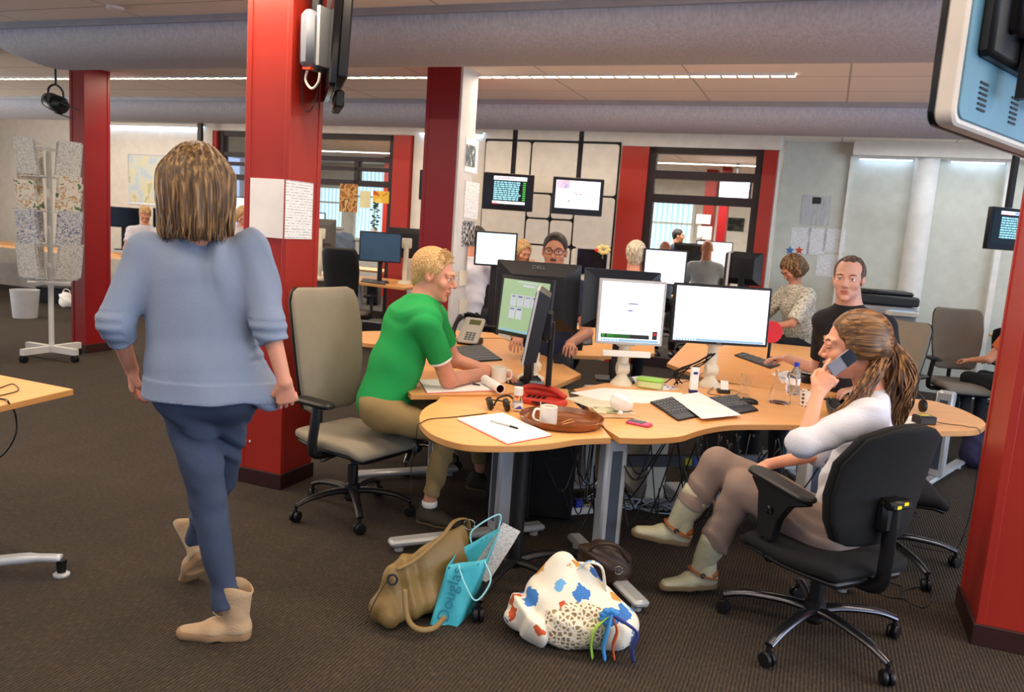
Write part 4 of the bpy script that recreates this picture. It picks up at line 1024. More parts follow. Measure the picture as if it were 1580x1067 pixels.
s.cut((-1.05,2.73,.91), (.06,0,-1), k=.004)
s.cone(V3(-.95,2.74,1.05), V3(-.84,2.72,.925), .05, .055, .05)
def wf(x, y, z): return (folds(.009, 9, (1,.2,.35))(x, y, z) - .004*((z < .975) & (z > .90)) + .0025*np.sin(z*170)*((np.abs(x+1.09) > .2) & (z < 1.2) & (z > 1.03))).astype(np.float32)
sob('cardigan', [s.mesh(.005, wf)], m_bluecard, tw, ow)
hm = MB(); ring = [Vector((-1.055+.222*math.cos(a), 2.725+.162*math.sin(a), .935+.012*math.cos(a)))-Vector(ow) for a in [2*PI*i/40 for i in range(41)]]
# hair: bob with side volume
def bobhair(parent, off, c, R, k, m, low=-.17, wid=.1, amp=.004, h=.004, nst=150, seed=1, m2=None, open_face=True, puff=1.0):
    W = lambda *v: c + R @ (np.array(v)*k)
    s = SDF(); s.ell(W(0,-.02,.035), (.092*k*puff,.112*k*puff,.098*k), .02, R)
    s.ell(W(0,-.055,-.05), (wid*k,.07*k,.10*k), .05, R)
    for q in (-1, 1): s.cone(W(q*.07,-.02,.02), W(q*(wid-.02),-.01,low+.03), .045*k, .04*k, .04)
    s.cone(W(0,-.08,-.02), W(0,-.085,low+.035), .055*k, .05*k, .06)
    if open_face: s.ell(W(0,.10,-.03), (.062*k,.09*k,.115*k), .015, R, True)
    s.cut(W(0,0,low), R @ V3(0,0,-1))
    def f(x, y, z):
        L = (np.stack([x, y, z], 1)-c) @ R / k; a = np.arctan2(L[:,0], -L[:,1]+.02)
        return (amp*(np.sin(a*26+3*np.sin(L[:,2]*14))+.7*np.sin(a*61+5*L[:,2]*8))*.6).astype(np.float32)
    o = sob('hair', [s.mesh(h, f)], m, parent, off)
    rn = random.Random(seed); mb = MB()
    for i in range(nst):
        a = rn.uniform(-2.3, 2.3); top = rn.uniform(.0, .06); fl = rn.uniform(.96, 1.1)
        pts = []
        for j in range(6):
            u = j/5; z = .10-u*(.10-low+rn.uniform(-.01,.015)); ra = .066+.030*math.sin(min(1, u*1.6)*PI/2)+.006*math.sin(u*9+i)
            if z > .03: ra *= math.sqrt(max(0.05, 1-((z-.03)/.10)**2))*1.02+.02
            aa = a+.05*math.sin(u*5+i)
            pts.append(Vector(tuple(W(math.sin(aa)*ra*fl*(wid/.1), -math.cos(aa)*ra*1.12*fl-.022, z)-np.array(off))))
        mb.tube(spline(pts, 3), [.0035*k*(1-.6*abs(2*q/15-1)) for q in range(16)], 4, flat=.5)
    ob('hair_strands', mb, m2 or m, o, smooth='all')
    return o
bobhair(tw, ow, hw, Rw, 1.1, h_walk, low=-.165, wid=.092, nst=170)
# boots
def boot(t, off, an, td, m, ms, up=(0,0,1), shaft=.09, r=.055):
    o = shoe(t, off, an, td, m, ms, L=.27, hgt=.13, up=up, heel=.022, top=.02, w=.046, h=.004, name='boot')
    d = np.array(td, float); d /= np.linalg.norm(d); u = np.array(up, float); u -= d*np.dot(u, d); u /= np.linalg.norm(u); sd_ = np.cross(d, u); A = np.array(an)-np.array(off)
    R = []
    for zz, rr in ((-.05, .043), (.0, .047), (.04, r-.004), (shaft-.02, r), (shaft-.018, r-.004), (.03, r-.01), (.0, .036)):
        R.append([tuple(A + sd_*(rr*.92*math.cos(a)) + d*(rr*1.08*math.sin(a)-.015) + u*(zz+(.012*math.cos(2*a)+.008*math.sin(a))*(zz > .04))) for a in [2*PI*i/28 for i in range(28)]])
    ob('shaft', MB().rings(R, cap=False), m, o, smooth='all')
    return o, A, d, u, sd_
o, A, d, u, sd_ = boot(tw, ow, (-.955,2.735,.13), (-.96,-.12,0), m_suede, m_solebe)
lb = MB()
for q in (-1, 1):
    lb.tube([tuple(A+sd_*.04*q+d*.035+u*(-.03)), tuple(A+sd_*.02*q+d*.06+u*(-.025)), tuple(A+d*.065-u*.03)], .0025, 5)
lb.tube([tuple(A-d*.06+u*-.02), tuple(A+sd_*.045+u*-.018-d*.02), tuple(A+sd_*.05+d*.02+u*-.022), tuple(A+sd_*.03+d*.06-u*.02)], .003, 5)
for q in (-1, 1):
    e = A+sd_*.05+d*.03-u*.03
    lb.tube(spline([tuple(e), tuple(e+sd_*.012+d*(.03*q)-u*.01), tuple(e+sd_*.012+d*(.035*q)-u*.03), tuple(e+sd_*.006-u*.006)], 4), .0025, 5); lb.tube([tuple(e), tuple(e+sd_*.014+d*.012*q-u*.06)], .0025, 5)
ob('laces', lb, m_suede, o, smooth='all')
boot(tw, ow, (-1.285,3.17,.19), (-.42,.35,-.62), m_suede, m_solebe, up=(-.45,.40,.55))
m_solebr = mat('worn_brown_sole', (112,94,70), .8)
# --- man in the green polo, leaning over the angular desk
Jg = dict(pelvis=P(592,618,4.06), chest=P(634,500,4.12), neck=P(655,462,4.14), head=P(670,424,4.14), shR=P(658,496,3.95), shL=P(668,486,4.33),
          elR=G(700,575,.755)+Vector((-.01,-.22,.0)), wrR=G(762,568,.742)+Vector((0,-.12,0)), elL=(-.33,4.52,.79), wrL=(-.10,4.46,.745),
          hipR=P(600,640,3.96), hipL=P(600,628,4.16), knR=(-.30,3.98,.50), knL=(-.16,4.28,.51), anR=P(663,772,4.02), anL=P(742,722,4.30))
tg, og, Rg, hg = figure('person in a green polo shirt and khaki trousers leaning over the angular desk', (-.62,4.08,0), Jg, m_skin_r, m_green, m_khaki, None, sleeve=.62, k=1.08,
    face_f=(.93,-.18,-.16), hands=dict(R=dict(d=(.93,.30,-.12), palm=(0,.1,-1), side=-1, curl=(.25,.3,.3,.35), thumb=.3), L=dict(d=(.9,-.3,-.05), palm=(0,0,-1), side=1, curl=(.3,.3,.35,.4))),
    collar=m_green, bare_shin=.12, topfold=.004, iris=m_iris_b, browm=h_blond, build=(1.05,1.12))
sob('hair', [cranial(hg, Rg, 1.08, amp=.001, h=.003, r=(.084,.104,.098))], h_blond, tg, og)
hb_ = MB(); rn = random.Random(5)
for i in range(500):
    a = rn.uniform(-1.25, 1.25); b = rn.uniform(-.35, 1.5)
    n_ = V3(math.sin(a)*math.cos(b*.6), math.sin(b)*math.cos(a)*1.0-.0, math.cos(a)*math.cos(b)); n_ = V3(math.sin(a)*.8, math.sin(b-.5), math.cos(a)*math.cos(b-.5)+.15); n_ /= np.linalg.norm(n_)
    p0 = hg + Rg @ (V3(n_[0]*.082, n_[1]*.100-.02, n_[2]*.094+.037)*1.08); 
    if n_[2] < .3 or n_[1] < .25: continue
    p1 = p0 + Rg @ ((n_*.008+V3(rn.uniform(-.003,.003), .016, rn.uniform(0,.004)))*1.08); p0 = p0 - Rg @ (n_*.004)
    hb_.tube([tuple(p0-np.array(og)), tuple((p0+p1)/2-np.array(og)+Rg@V3(0,0,.002)), tuple(p1-np.array(og))], [.0016,.0013,.0005], 4)
ob('hair_strands', hb_, h_blond, [c for c in tg.children if c.name.startswith('hair')][0], smooth='all')
# white stripes: collar tip line and sleeve cuff
Jn = {a: np.array(b, float) for a, b in Jg.items()}
m_wtrim = cloth('white_trim', (235,235,232), .1)
sc_ = Jn['shR']+(Jn['elR']-Jn['shR'])*.62-np.array(og); dsl = (Jn['elR']-Jn['shR']); dsl /= np.linalg.norm(dsl)
ob('sleeve_stripe', MB().lathe([(.060,-.004),(.0625,-.004),(.0625,.008),(.060,.008)], tuple(sc_), ax=tuple(dsl), n=30, cap=False), m_wtrim, tg, smooth=True)
ncd = Jn['head']-Jn['neck']; ncd /= np.linalg.norm(ncd)
ob('collar_stripe', MB().lathe([(.064,.0),(.0665,.0),(.0665,.007),(.064,.007)], tuple(Jn['neck']+ncd*.030-np.array(og)), ax=tuple(ncd*.85+V3(0,0,.15)), n=30, cap=False), m_wtrim, tg, smooth=True)
m_sneak = mat('olive_sneaker', (62,56,44), .8); m_sneaksole = mat('brown_rubber', (92,78,52), .7)
shoe(tg, og, P(663,778,4.02), (.93,-.32,0), m_sneak, m_sneaksole, L=.28, hgt=Jn['anR'][2]-.015 if False else .105, h=.005)
shoe(tg, og, P(742,728,4.30), (.9,.1,-.1), m_sneak, m_sneaksole, L=.27, hgt=.10, h=.006)
ob('sock', MB().lathe([(.036,-.02),(.041,-.015),(.041,.012),(.036,.014)], tuple(Jn['anR']-np.array(og)-V3(0,0,.012)), n=24, cap=False), m_wtrim, tg, smooth='all')
# --- woman on the phone
Jp = dict(pelvis=P(1290,812,3.16), chest=P(1338,685,3.12), neck=P(1345,606,3.12), head=P(1318,532,3.12), shL=P(1338,642,2.96), shR=P(1352,645,3.30),
          elL=P(1240,684,2.86), wrL=P(1262,606,2.97), elR=P(1262,700,3.42), wrR=P(1186,716,3.30), hipL=P(1275,822,3.06), hipR=P(1262,800,3.26),
          knL=P(1146,752,3.24), knR=P(1108,716,3.36), anL=P(1085,868,3.38), anR=P(1050,800,3.38))
tp, op, Rp, hp_ = figure('person with a long brown ponytail and white top talking on a mobile phone', (1.36,3.2,0), Jp, m_skin, m_whitetop, m_greytr, None, sleeve=1.08, male=False, k=1.14,
    face_f=(-.96,.18,-.10), face_roll=.05, hands=dict(L=dict(d=(.52,.20,.80), palm=(.25,.95,-.3), side=1, curl=(.25,.75,.85,.95), thumb=.9, k=1.0), R=dict(d=(-.80,-.1,-.45), palm=(-.2,0,-1), side=-1, curl=(.5,.6,.7,.8), k=1.0)),
    bare_shin=.27, topfold=.008, eyes=False, browm=h_brown, build=(.9,.95), legk=1.16)
h_brown_cap = mat('hair_brown_combed', rough=.4, build=hairbuild((66,42,26), (108,74,42), (158,114,66), (7, 60, 110)))
def ponyhair(parent, off, c, R, k):
    W = lambda *v: c + R @ (np.array(v)*k)
    s = SDF(); s.ell(W(0,-.022,.035), (.081*k,.102*k,.092*k), .01, R); s.ell(W(0,-.075,-.02), (.058*k,.045*k,.06*k), .04, R)
    s.cut(W(0,.066,.060), R @ V3(0,1,-.30)); s.ell(W(0,.085,-.055), (.10*k,.085*k,.10*k), .012, R, True); s.ell(W(0,.035,-.09), (.11*k,.042*k,.07*k), .01, R, True)
    for q in (-1,1): s.ell(W(q*.068,-.012,.0), (.020*k,.050*k,.042*k), .02, R)
    tie = V3(0,-.125,.005)
    def f(x, y, z):
        L = (np.stack([x, y, z], 1)-c) @ R / k; a = np.arctan2(L[:,0], L[:,2]-tie[2]+.02*np.sign(L[:,2]))
        a = np.arctan2(np.abs(L[:,0])+.02, L[:,2]-.0)
        return (.0028*(np.sin(a*42+3*np.sin(L[:,1]*20))+.6*np.sin(a*95+L[:,1]*30))).astype(np.float32)*.7
    o = sob('hair', [s.mesh(.003)], h_brown_cap, parent, off)
    rn = random.Random(4); mb = MB(); T = W(*tie)
    # strands combed back from the hairline to the tie
    for i in range(90):
        a = rn.uniform(-1.5, 1.5); st = rn.uniform(-.01, .075)
        pts = []
        for j in range(6):
            u = j/5; y = st*(1-u)+(-.122)*u; q = max(.02, 1-((y+.022)/.103)**2)**.5; aa = a*(1-.25*u)
            zc = .035*(1-u*.7); rx, rz = .0825*q, .0935*q
            v = V3(math.sin(aa)*rx, y, zc*(1 if True else 0)+math.cos(aa)*rz-(0.02*u)); 
            if j == 5: v = V3(math.sin(aa)*.018, -.124, .006+math.cos(aa)*.02)
            pts.append(Vector(tuple(W(*v)-off_)))
        if math.cos(a) < .05 and st > .03: continue
        mb.tube(spline(pts, 3), [.0016*(1-.5*abs(2*q/15-1)) for q in range(16)], 4, flat=.6)
    # pony tail: wavy strands falling over the shoulder
    Tl = Vector(tuple(T-off_)); dn = Vector((0,0,-1)); bk = Vector(tuple(R[:,1]))*-1; sdv = Vector(tuple(R[:,0]))
    for i in range(230):
        a = rn.uniform(0, 2*PI); rr = math.sqrt(rn.random()); ph = rn.uniform(0, 6); L = rn.uniform(.30, .40); cl = int(a*2.2)
        pts = []
        for j in range(9):
            u = j/8; w_ = .016+.062*math.sin(min(u*1.5, 1)*PI/2)*(1-.45*max(0, u-.5)*2)
            wav = .012*math.sin(u*15+cl*1.7+ph*.25)*min(1, u*2)
            p = Tl + bk*(.05*math.sin(min(u*2, 1)*PI/2)-.035*u*0 + math.cos(a)*rr*w_*.95+wav) + sdv*(math.sin(a)*rr*w_*.8+wav*.7) + dn*(L*u**1.1) + Vector(tuple(R[:,1]))*.02*u
            pts.append(p)
        n = 4*8+1; mb.tube(spline(pts, 4), [.0052*(1-.75*(q/(n-1))**2) for q in range(n)], 5, flat=.6)
    # looser waves over the near shoulder towards the chest
    for i in range(120):
        ph = rn.uniform(0, 6); e = rn.uniform(0, 1); s0 = W(rn.uniform(-.05,-.02)*-1*0-.03, -.09+rn.uniform(-.02,.02), -.035+rn.uniform(-.02,.02))-off_
        tgt = Vector((1.30-.14*e-.0, 2.965, .90-.10*e+rn.uniform(-.02,.03)))-Vector(op)
        s0 = Vector(tuple(s0)); m1 = s0.lerp(tgt, .35)+Vector((.0,-.03,.01+rn.uniform(-.02,.02))); m2_ = s0.lerp(tgt, .7)+Vector((0,-.02,rn.uniform(-.01,.03)))
        pts = spline([s0, m1, m2_, tgt], 5); pts = [q+Vector((.006*math.sin(j*1.1+ph), 0, .008*math.sin(j*.9+ph))) for j, q in enumerate(pts)]
        mb.tube(pts, [.0048*(1-.7*(q/15)**2) for q in range(16)], 5, flat=.6)
    ob('hair_strands', mb, h_brown, o, smooth='all')
    ob('hair_tie', MB().lathe([(.018,-.012),(.026,-.008),(.027,.004),(.020,.012)], Tl-bk*.004, ax=bk+dn*.2, n=20, cap=False), mat('hair_tie_brown', (52,34,34), .7), o, smooth='all')
off_ = np.array(op)
ponyhair(tp, op, hp_, Rp, 1.14)
Jn = {a: np.array(b, float) for a, b in Jp.items()}
# phone at the ear
ph = P(1298, 560, 2.99)
tph = thing('mobile_phone', 'dark mobile phone held to the ear of the woman with the ponytail', 'phone', ph, 0)
Rph = Matrix(hbasis((.72,.12,.60), (.1,-.95,.1)).tolist())
ob('phone_body', MB(Rph.to_4x4()).box((0,0,0), (.056,.110,.010), bev=.004), mat('phone_grey', (120,118,128), .35), tph, smooth=True)
ob('phone_glass', MB(Rph.to_4x4()).box((0,.035,.0056), (.052,.05,.002)), mat('phone_black_glass', (12,12,16), .1), tph)
# boots
def cowboy(an, td, up, ush=None):
    o = shoe(tp, op, an, td, m_cowboy, m_solebr, L=.275, hgt=.115, up=up, heel=.012, top=.02, w=.042, h=.004, name='boot')
    d = np.array(td, float); d /= np.linalg.norm(d); u = np.array(up, float); u -= d*np.dot(u, d); u /= np.linalg.norm(u); sd_ = np.cross(d, u); A = np.array(an)-np.array(op)
    us = np.array(ush if ush is not None else up, float); us /= np.linalg.norm(us)
    R = []
    for zz, rr in ((-.05,.042),(-.01,.046),(.03,.054),(.07,.06),(.12,.064),(.15,.066),(.151,.060),(.12,.058)):
        R.append([tuple(A+sd_*(rr*.9*math.cos(a))+np.cross(us, sd_)*(rr*1.05*math.sin(a)-.0)+us*(zz+.006*math.sin(3*a+zz*60))) for a in [2*PI*i/28 for i in range(28)]])
    ob('shaft', MB().rings(R, cap=False), m_cowboy, o, smooth='all')
    sb = MB(); pts = [tuple(A+sd_*(.052*math.cos(a))+d*(.058*math.sin(a)-.0)+u*(-.045+.022*math.sin(a))) for a in [2*PI*i/24 for i in range(25)]]
    sb.tube(pts, .013, 8, flat=.25, hint=(0,0,1)); ob('strap', sb, m_strap, o, smooth='all')
    ob('heel_patch', MB().ball(tuple(A-d*.035-u*.045), (.044,.034,.032), R=Matrix(np.stack([sd_, d, u], 1).tolist())), m_strap, o, smooth='all')
    bm_ = MB()
    for q in (-1,1): bm_.lathe([(.004,-.003),(.012,-.002),(.012,.002),(.004,.003)], tuple(A+sd_*.056*q+d*.02-u*.035), ax=tuple(sd_), n=16)
    ob('buckle', bm_, m_steel, o, smooth=True)
cowboy(Jn['anL']+V3(0,0,.0), (-.93,-.12,-.05), (-.1,0,1), Jn['knL']-Jn['anL'])
cowboy(Jn['anR'], (-.90,0,.10), (.15,-.1,.95), Jn['knR']-Jn['anR'])
# --- man in the dark shirt
d0 = V3(-.55,-.83,0); 
Jd = dict(pelvis=(2.12,5.02,.56), chest=(2.10,4.94,.98), neck=P(1330,480,4.9), head=P(1309,432,4.88), shL=P(1368,508,4.82), shR=P(1283,512,5.12), elL=P(1385,590,4.8), wrL=P(1320,600,4.85),
          elR=P(1262,572,5.2), wrR=P(1215,552,5.35), hipL=(2.2,4.95,.52), hipR=(2.05,5.1,.52), knL=(1.85,4.75,.50), knR=(1.72,4.95,.5), anL=(1.85,4.75,.12), anR=(1.75,4.98,.12))
Jd['neck'] = V3(2.06,4.93,1.24); Jd['head'] = V3(2.02,4.885,1.40); Jd['shL'] = V3(2.24,4.80,1.13); Jd['shR'] = V3(1.96,5.03,1.12)
tdk, odk, Rdk, hdk = figure('person in a dark T-shirt with receding hair, looking toward the camera', (2.12,5.02,0), Jd, m_skin_p, m_blackt, m_darkj, None, sleeve=.7, k=1.12,
    face_f=(-.50,-.86,-.02), hands=dict(R=dict(d=(-.75,.35,-.1), palm=(0,0,-1), side=-1, curl=(.2,.25,.3,.3)), L=dict(d=(-.8,-.2,-.1), palm=(0,0,-1), side=1)), iris=m_iris_b, browm=h_dbrown)
W = lambda *v: hdk + Rdk @ (np.array(v)*1.12)
s = SDF(); s.ell(W(0,-.022,.035), (.083*1.12,.104*1.12,.092*1.12), .01, Rdk); s.ell(W(0,-.07,-.03), (.058*1.12,.04*1.12,.05*1.12), .04, Rdk)
s.cut(W(0,.045,.075), Rdk @ V3(0,1,-.15)); s.ell(W(0,.085,-.03), (.10*1.12,.088*1.12,.10*1.12), .012, Rdk, True); s.ell(W(.0,.035,-.075), (.12*1.12,.055*1.12,.075*1.12), .01, Rdk, True)
for q in (-1,1): s.ell(W(q*.055,.06,.075), (.032*1.12,.045*1.12,.05*1.12), .012, Rdk, True)
s.cut(W(0,-.07,-.07), Rdk @ V3(0,.3,-1))
sob('hair', [s.mesh(.004, folds(.0015, 60, (1,0,0)))], h_dbrown, tdk, odk)
# --- people farther back
def seated(lab, hx, hy, Y, fdir, skin, top, leg, hair, k=1.0, hq=False, lean=.0, sleeve=.62, look=None, armpose='desk', male=True, hairfn=None, standing=False, seat=True, build=(1,1), group=None, armdir=None, browm=None):
    h = np.array(P(hx, hy, Y)); f = np.array(fdir, float); f /= np.linalg.norm(f); sd = np.cross(f, V3(0,0,1))
    W = lambda a, b, c: h + sd*a + f*b + V3(0,0,c)
    if standing: zp = -.66
    else: zp = -.72*k
    J = dict(head=h, neck=W(0,-.03-lean*.12,-.165*k), chest=W(0,-.04-lean*.3,-.36*k), pelvis=W(0,-.05-lean*.8,zp), shL=W(-.185*k,-.03-lean*.22,-.245*k), shR=W(.185*k,-.03-lean*.22,-.245*k))
    if armpose == 'desk':
        J.update(elL=W(-.25*k,.10,-.50*k), elR=W(.25*k,.10,-.50*k), wrL=W(-.16*k,.33,-.55*k), wrR=W(.16*k,.33,-.55*k))
    elif armpose == 'face':
        J.update(elL=W(-.20*k,.16,-.44*k), elR=W(.20*k,.16,-.44*k), wrL=W(-.06,.14,-.20), wrR=W(.10*k,.30,-.52*k))
    elif armpose == 'down':
        J.update(elL=W(-.24*k,-.02,-.52*k), elR=W(.24*k,-.02,-.52*k), wrL=W(-.24*k,.08,-.76*k), wrR=W(.24*k,.08,-.76*k))
    z0 = J['pelvis'][2]
    if standing:
        J.update(hipL=W(-.09,-.05,zp-.04), hipR=W(.09,-.05,zp-.04), knL=W(-.1,-.02,zp-.46), knR=W(.1,-.02,zp-.46), anL=W(-.1,-.05,0), anR=W(.1,-.05,0)); J['anL'][2] = J['anR'][2] = .1
    else:
        J.update(hipL=J['pelvis']-sd*.09, hipR=J['pelvis']+sd*.09, knL=J['pelvis']-sd*.11+f*.42, knR=J['pelvis']+sd*.11+f*.42)
        J['anL'] = J['knL'].copy(); J['anR'] = J['knR'].copy(); J['anL'][2] = J['anR'][2] = .1
    hd = dict(L=dict(d=f*.9+V3(0,0,-.1), palm=(0,0,-1), side=1), R=dict(d=f*.9+V3(0,0,-.1), palm=(0,0,-1), side=-1))
    if armpose == 'face': hd['L'] = dict(d=(0,0,1), palm=tuple(-f), side=-1)
    if armpose == 'down': hd = dict(L=dict(d=(0,0,-1), palm=tuple(sd), side=1), R=dict(d=(0,0,-1), palm=tuple(-sd), side=-1))
    t, off, R, hc = figure(lab, (J['pelvis'][0], J['pelvis'][1], 0), J, skin, top, leg, None, sleeve=sleeve, male=male, k=k, face_f=look if look is not None else f, hands=hd, hq=hq, build=build, group=group, browm=browm)
    sm = MB()
    for q in 'LR':
        a = J['an'+q]-np.array(off); sm.ball((a[0]+f[0]*.06, a[1]+f[1]*.06, .045), (.05,.13,.045), R=Matrix(np.stack([sd, f, V3(0,0,1)], 1).tolist()))
    ob('shoes', sm, m_black, t, smooth='all')
    if hairfn: hairfn(t, off, hc, R, k, hair)
    if not hq: headparts(t, off, hc, R, k, skin, m_iris, browm or hair or h_dark)
    return t, off, R, hc
short = lambda t, off, c, R, k, m: sob('hair', [cranial(c, R, k, h=.006, amp=.002)], m, t, off)
bob = lambda t, off, c, R, k, m: bobhair(t, off, c, R, k*1.02, m, low=-.09, wid=.085, h=.006, nst=60)
longh = lambda t, off, c, R, k, m: bobhair(t, off, c, R, k*1.02, m, low=-.24, wid=.10, h=.006, nst=90)
bald = lambda t, off, c, R, k, m: None
tgl, ogl, Rgl, hgl = seated('person with short black hair, glasses and beard looking over a black monitor back', 856, 388, 5.6, (-.12,-1,0), m_skin_t, m_navy, m_darkj, h_dark, k=1.08, hq=True, hairfn=lambda t, off, c, R, k, m: sob('hair', [cranial(c, R, k, h=.004, amp=.001, r=(.080,.101,.091))], m, t, off), browm=h_dark)
W = lambda *v: tuple(hgl + Rgl @ (np.array(v)*1.08) - np.array(ogl))
gm = MB()
for q in (-1, 1):
    c = V3(q*.033,.108,.0); pts = [W(c[0]+.026*math.copysign(abs(math.cos(a))**.6, math.cos(a)), c[1]-.004*abs(math.cos(a))**2*0-(.008*max(0, q*math.cos(a))), c[2]+.017*math.copysign(abs(math.sin(a))**.6, math.sin(a))) for a in [2*PI*i/24 for i in range(25)]]
    gm.tube(pts, .0022, 6); gm.tube([W(q*.059,.098,.008), W(q*.077,.05,.006), W(q*.080,.0,.004)], .002, 6)
gm.tube([W(-.008,.110,.004), W(0,.112,.006), W(.008,.110,.004)], .002, 6)
ob('glasses', gm, m_black, tgl, smooth='all')
s = SDF(); W2 = lambda *v: hgl + Rgl @ (np.array(v)*1.08)
s.ell(W2(0,.030,-.082), (.056,.060,.044), .02, Rgl); s.ell(W2(0,.06,-.02), (.075,.085,.045), .01, Rgl, True); s.ell(W2(0,.108,-.068), (.024,.03,.012), .004, Rgl, True); s.cut(W2(0,.03,-.10), Rgl @ V3(0,-1,-.7))
s.ell(W2(0,.0975,-.053), (.028,.008,.005), .006, Rgl)
sob('beard', [s.mesh(.004)], mat('beard_dark', (58,44,38), .9), tgl, ogl)
m_pat = mat('leaf_print_blouse', (150,152,140), .85, build=lambda nt, b, tc, r: (lambda n, q: (nt.links.new(n.outputs['Fac'], q.inputs['Fac']), nt.links.new(q.outputs['Color'], b.inputs['Base Color'])))(tex(nt, 'Noise', mapping(nt, tc, (50, 50, 90)), Scale=1.0, Detail=5.0), ramp(nt, [(.34, (96,104,98)), (.44, (176,174,156)), (.6, (220,220,210))])))
seated('person in a leaf-print blouse bent over papers beside the wall with posters', 1222, 414, 7.6, (-.92,-.25,0), m_skin_t, m_pat, m_darkj, h_walk, lean=.22, sleeve=.9, look=(-.85,-.2,-.75), hairfn=bob, male=False, build=(1.15,1.2))
seated('person in a white T-shirt seated behind the pale grey column side', 737, 370, 7.6, (.45,.9,0), m_skin, m_whitetop, m_darkj, h_dark, lean=.2, sleeve=.7, look=(.5,.85,-.2), hairfn=short, build=(1.1,1.15))
seated('person with long blonde hair and olive jacket, hand at the face', 806, 388, 8.7, (.5,-.8,0), m_skin, cloth('olive_jacket', (112,110,92)), m_darkj, h_fair, lean=.25, sleeve=1.7, look=(.5,-.75,-.35), hairfn=longh, armpose='face', male=False, k=.98)
seated('silver-haired person in a navy shirt seen from behind, before a bright monitor', 981, 394, 7.3, (.15,1,0), m_skin_r, m_navy, m_darkj, h_grey, lean=.1, look=(.25,1,0), hairfn=lambda t, off, c, R, k, m: sob('hair', [cranial(c, R, k*1.05, h=.005, amp=.004, front=.05)], m, t, off), build=(1.1,1.1), k=1.05)
seated('bald person in a pale grey shirt seen from behind through the glass', 1091, 384, 11.4, (.2,1,0), m_skin_t, cloth('pale_grey_shirt', (176,186,196)), m_darkj, h_dbrown, sleeve=1.7, lean=.1, look=(.1,1,.0), build=(1.15,1.15), k=1.05, hairfn=bald)
seated('person with a bald pink head bent behind the bright monitor, beyond the glass', 1026, 386, 11.0, (.1,-1,0), m_skin_r, cloth('pale_blue_shirt', (150,172,204)), m_darkj, h_grey, look=(.1,-1,-.5), hairfn=bald)
seated('dark-haired person in navy standing beyond the glass near the curtained window', 1047, 364, 13.6, (.9,-.3,0), m_skin_t, m_navy, m_darkj, h_dark, standing=True, armpose='down', sleeve=1.8, hairfn=short, k=.92)
seated('fair-haired person with bowed head behind the black screen at the far left', 224, 331, 11.7, (.35,-.9,0), m_skin_r, m_whitetop, m_darkj, h_fair, look=(.4,-.9,-.7), hairfn=short, male=False)
seated('fair-haired person at the far desk, mostly hidden by the tall red column', 375, 333, 10.9, (.9,-.3,0), m_skin_r, m_whitetop, m_darkj, h_fair, look=(.4,-.9,-.6), hairfn=bob, male=False)
seated('blonde person in an orange top behind the right red column', 1586, 470, 7.0, (-.4,.9,0), m_skin, cloth('orange_top', (214,110,60)), m_darkj, h_fair, hairfn=longh, male=False)
# ---------------------------------------------------------------- things on and under the desks
def printed(nt, b, tc, r):
    w_ = tex(nt, 'Wave', mapping(nt, tc, (1,1,1), out='Generated'), Scale=5.5, Distortion=0.0); w_.bands_direction = 'Y'
    n = tex(nt, 'Noise', mapping(nt, tc, (28, 5, 5), out='Generated'), Scale=1.0, Detail=2.0)
    mu = nt.nodes.new('ShaderNodeMath'); mu.operation = 'MULTIPLY'; nt.links.new(w_.outputs['Fac'], mu.inputs[0]); nt.links.new(n.outputs['Fac'], mu.inputs[1])
    q = ramp(nt, [(.40, (240,240,238)), (.52, (150,152,156))]); nt.links.new(mu.outputs[0], q.inputs['Fac']); nt.links.new(q.outputs['Color'], b.inputs['Base Color'])
m_print = mat('printed_sheet', rough=.8, build=printed)
def printedv(nt, b, tc, r):
    w_ = tex(nt, 'Wave', mapping(nt, tc, (1,1,1), out='Generated'), Scale=6.5, Distortion=0.0); w_.bands_direction = 'Z'
    n = tex(nt, 'Noise', mapping(nt, tc, (9, 9, 34), out='Generated'), Scale=1.0, Detail=2.0)
    mu = nt.nodes.new('ShaderNodeMath'); mu.operation = 'MULTIPLY'; nt.links.new(w_.outputs['Fac'], mu.inputs[0]); nt.links.new(n.outputs['Fac'], mu.inputs[1])
    q = ramp(nt, [(.42, (238,239,240)), (.50, (168,170,174))]); nt.links.new(mu.outputs[0], q.inputs['Fac']); nt.links.new(q.outputs['Color'], b.inputs['Base Color'])
m_printv = mat('printed_hanging_sheet', rough=.8, build=printedv)
def patches(name, stops, sc=(9,9,9), out='Object', rough=.8):
    return mat(name, rough=rough, build=lambda nt, b, tc, r: (lambda n, q: (nt.links.new(n.outputs['Color'], q.inputs['Fac']) if False else nt.links.new(n.outputs['Fac'], q.inputs['Fac']), nt.links.new(q.outputs['Color'], b.inputs['Base Color'])))(tex(nt, 'Noise', mapping(nt, tc, sc, out=out), Scale=1.0, Detail=2.0), ramp(nt, stops, 'CONSTANT')))
m_china = mat('white_china', (236,232,222), .15)
m_redph = mat('red_phone_plastic', (200,60,48), .35)
m_traywood = mat('dark_wood_laminate', rough=.18, build=wood((92,46,22), (150,86,44), (3, 22, 22)))
m_clear = mat('clear_glass', (255,255,255), .02, trans=1, ior=1.3)
m_rub = mat('dark_grey_keys', (44,46,50), .5)
m_keycap = mat('key_lettering_grey', (92,96,100), .5)
def sheet(pix, z, m, name='paper_sheet', lab=None, cat='paper', th=.0012, parent=None, curl=0):
    pts = [G(x, y, z) for x, y in pix]; c = sum(pts, Vector())/len(pts)
    o = ob(name, MB().prism([(p.x-c.x, p.y-c.y) for p in pts], 0, th), m)
    o.location = (c.x, c.y, z); return tag(o, lab, cat)
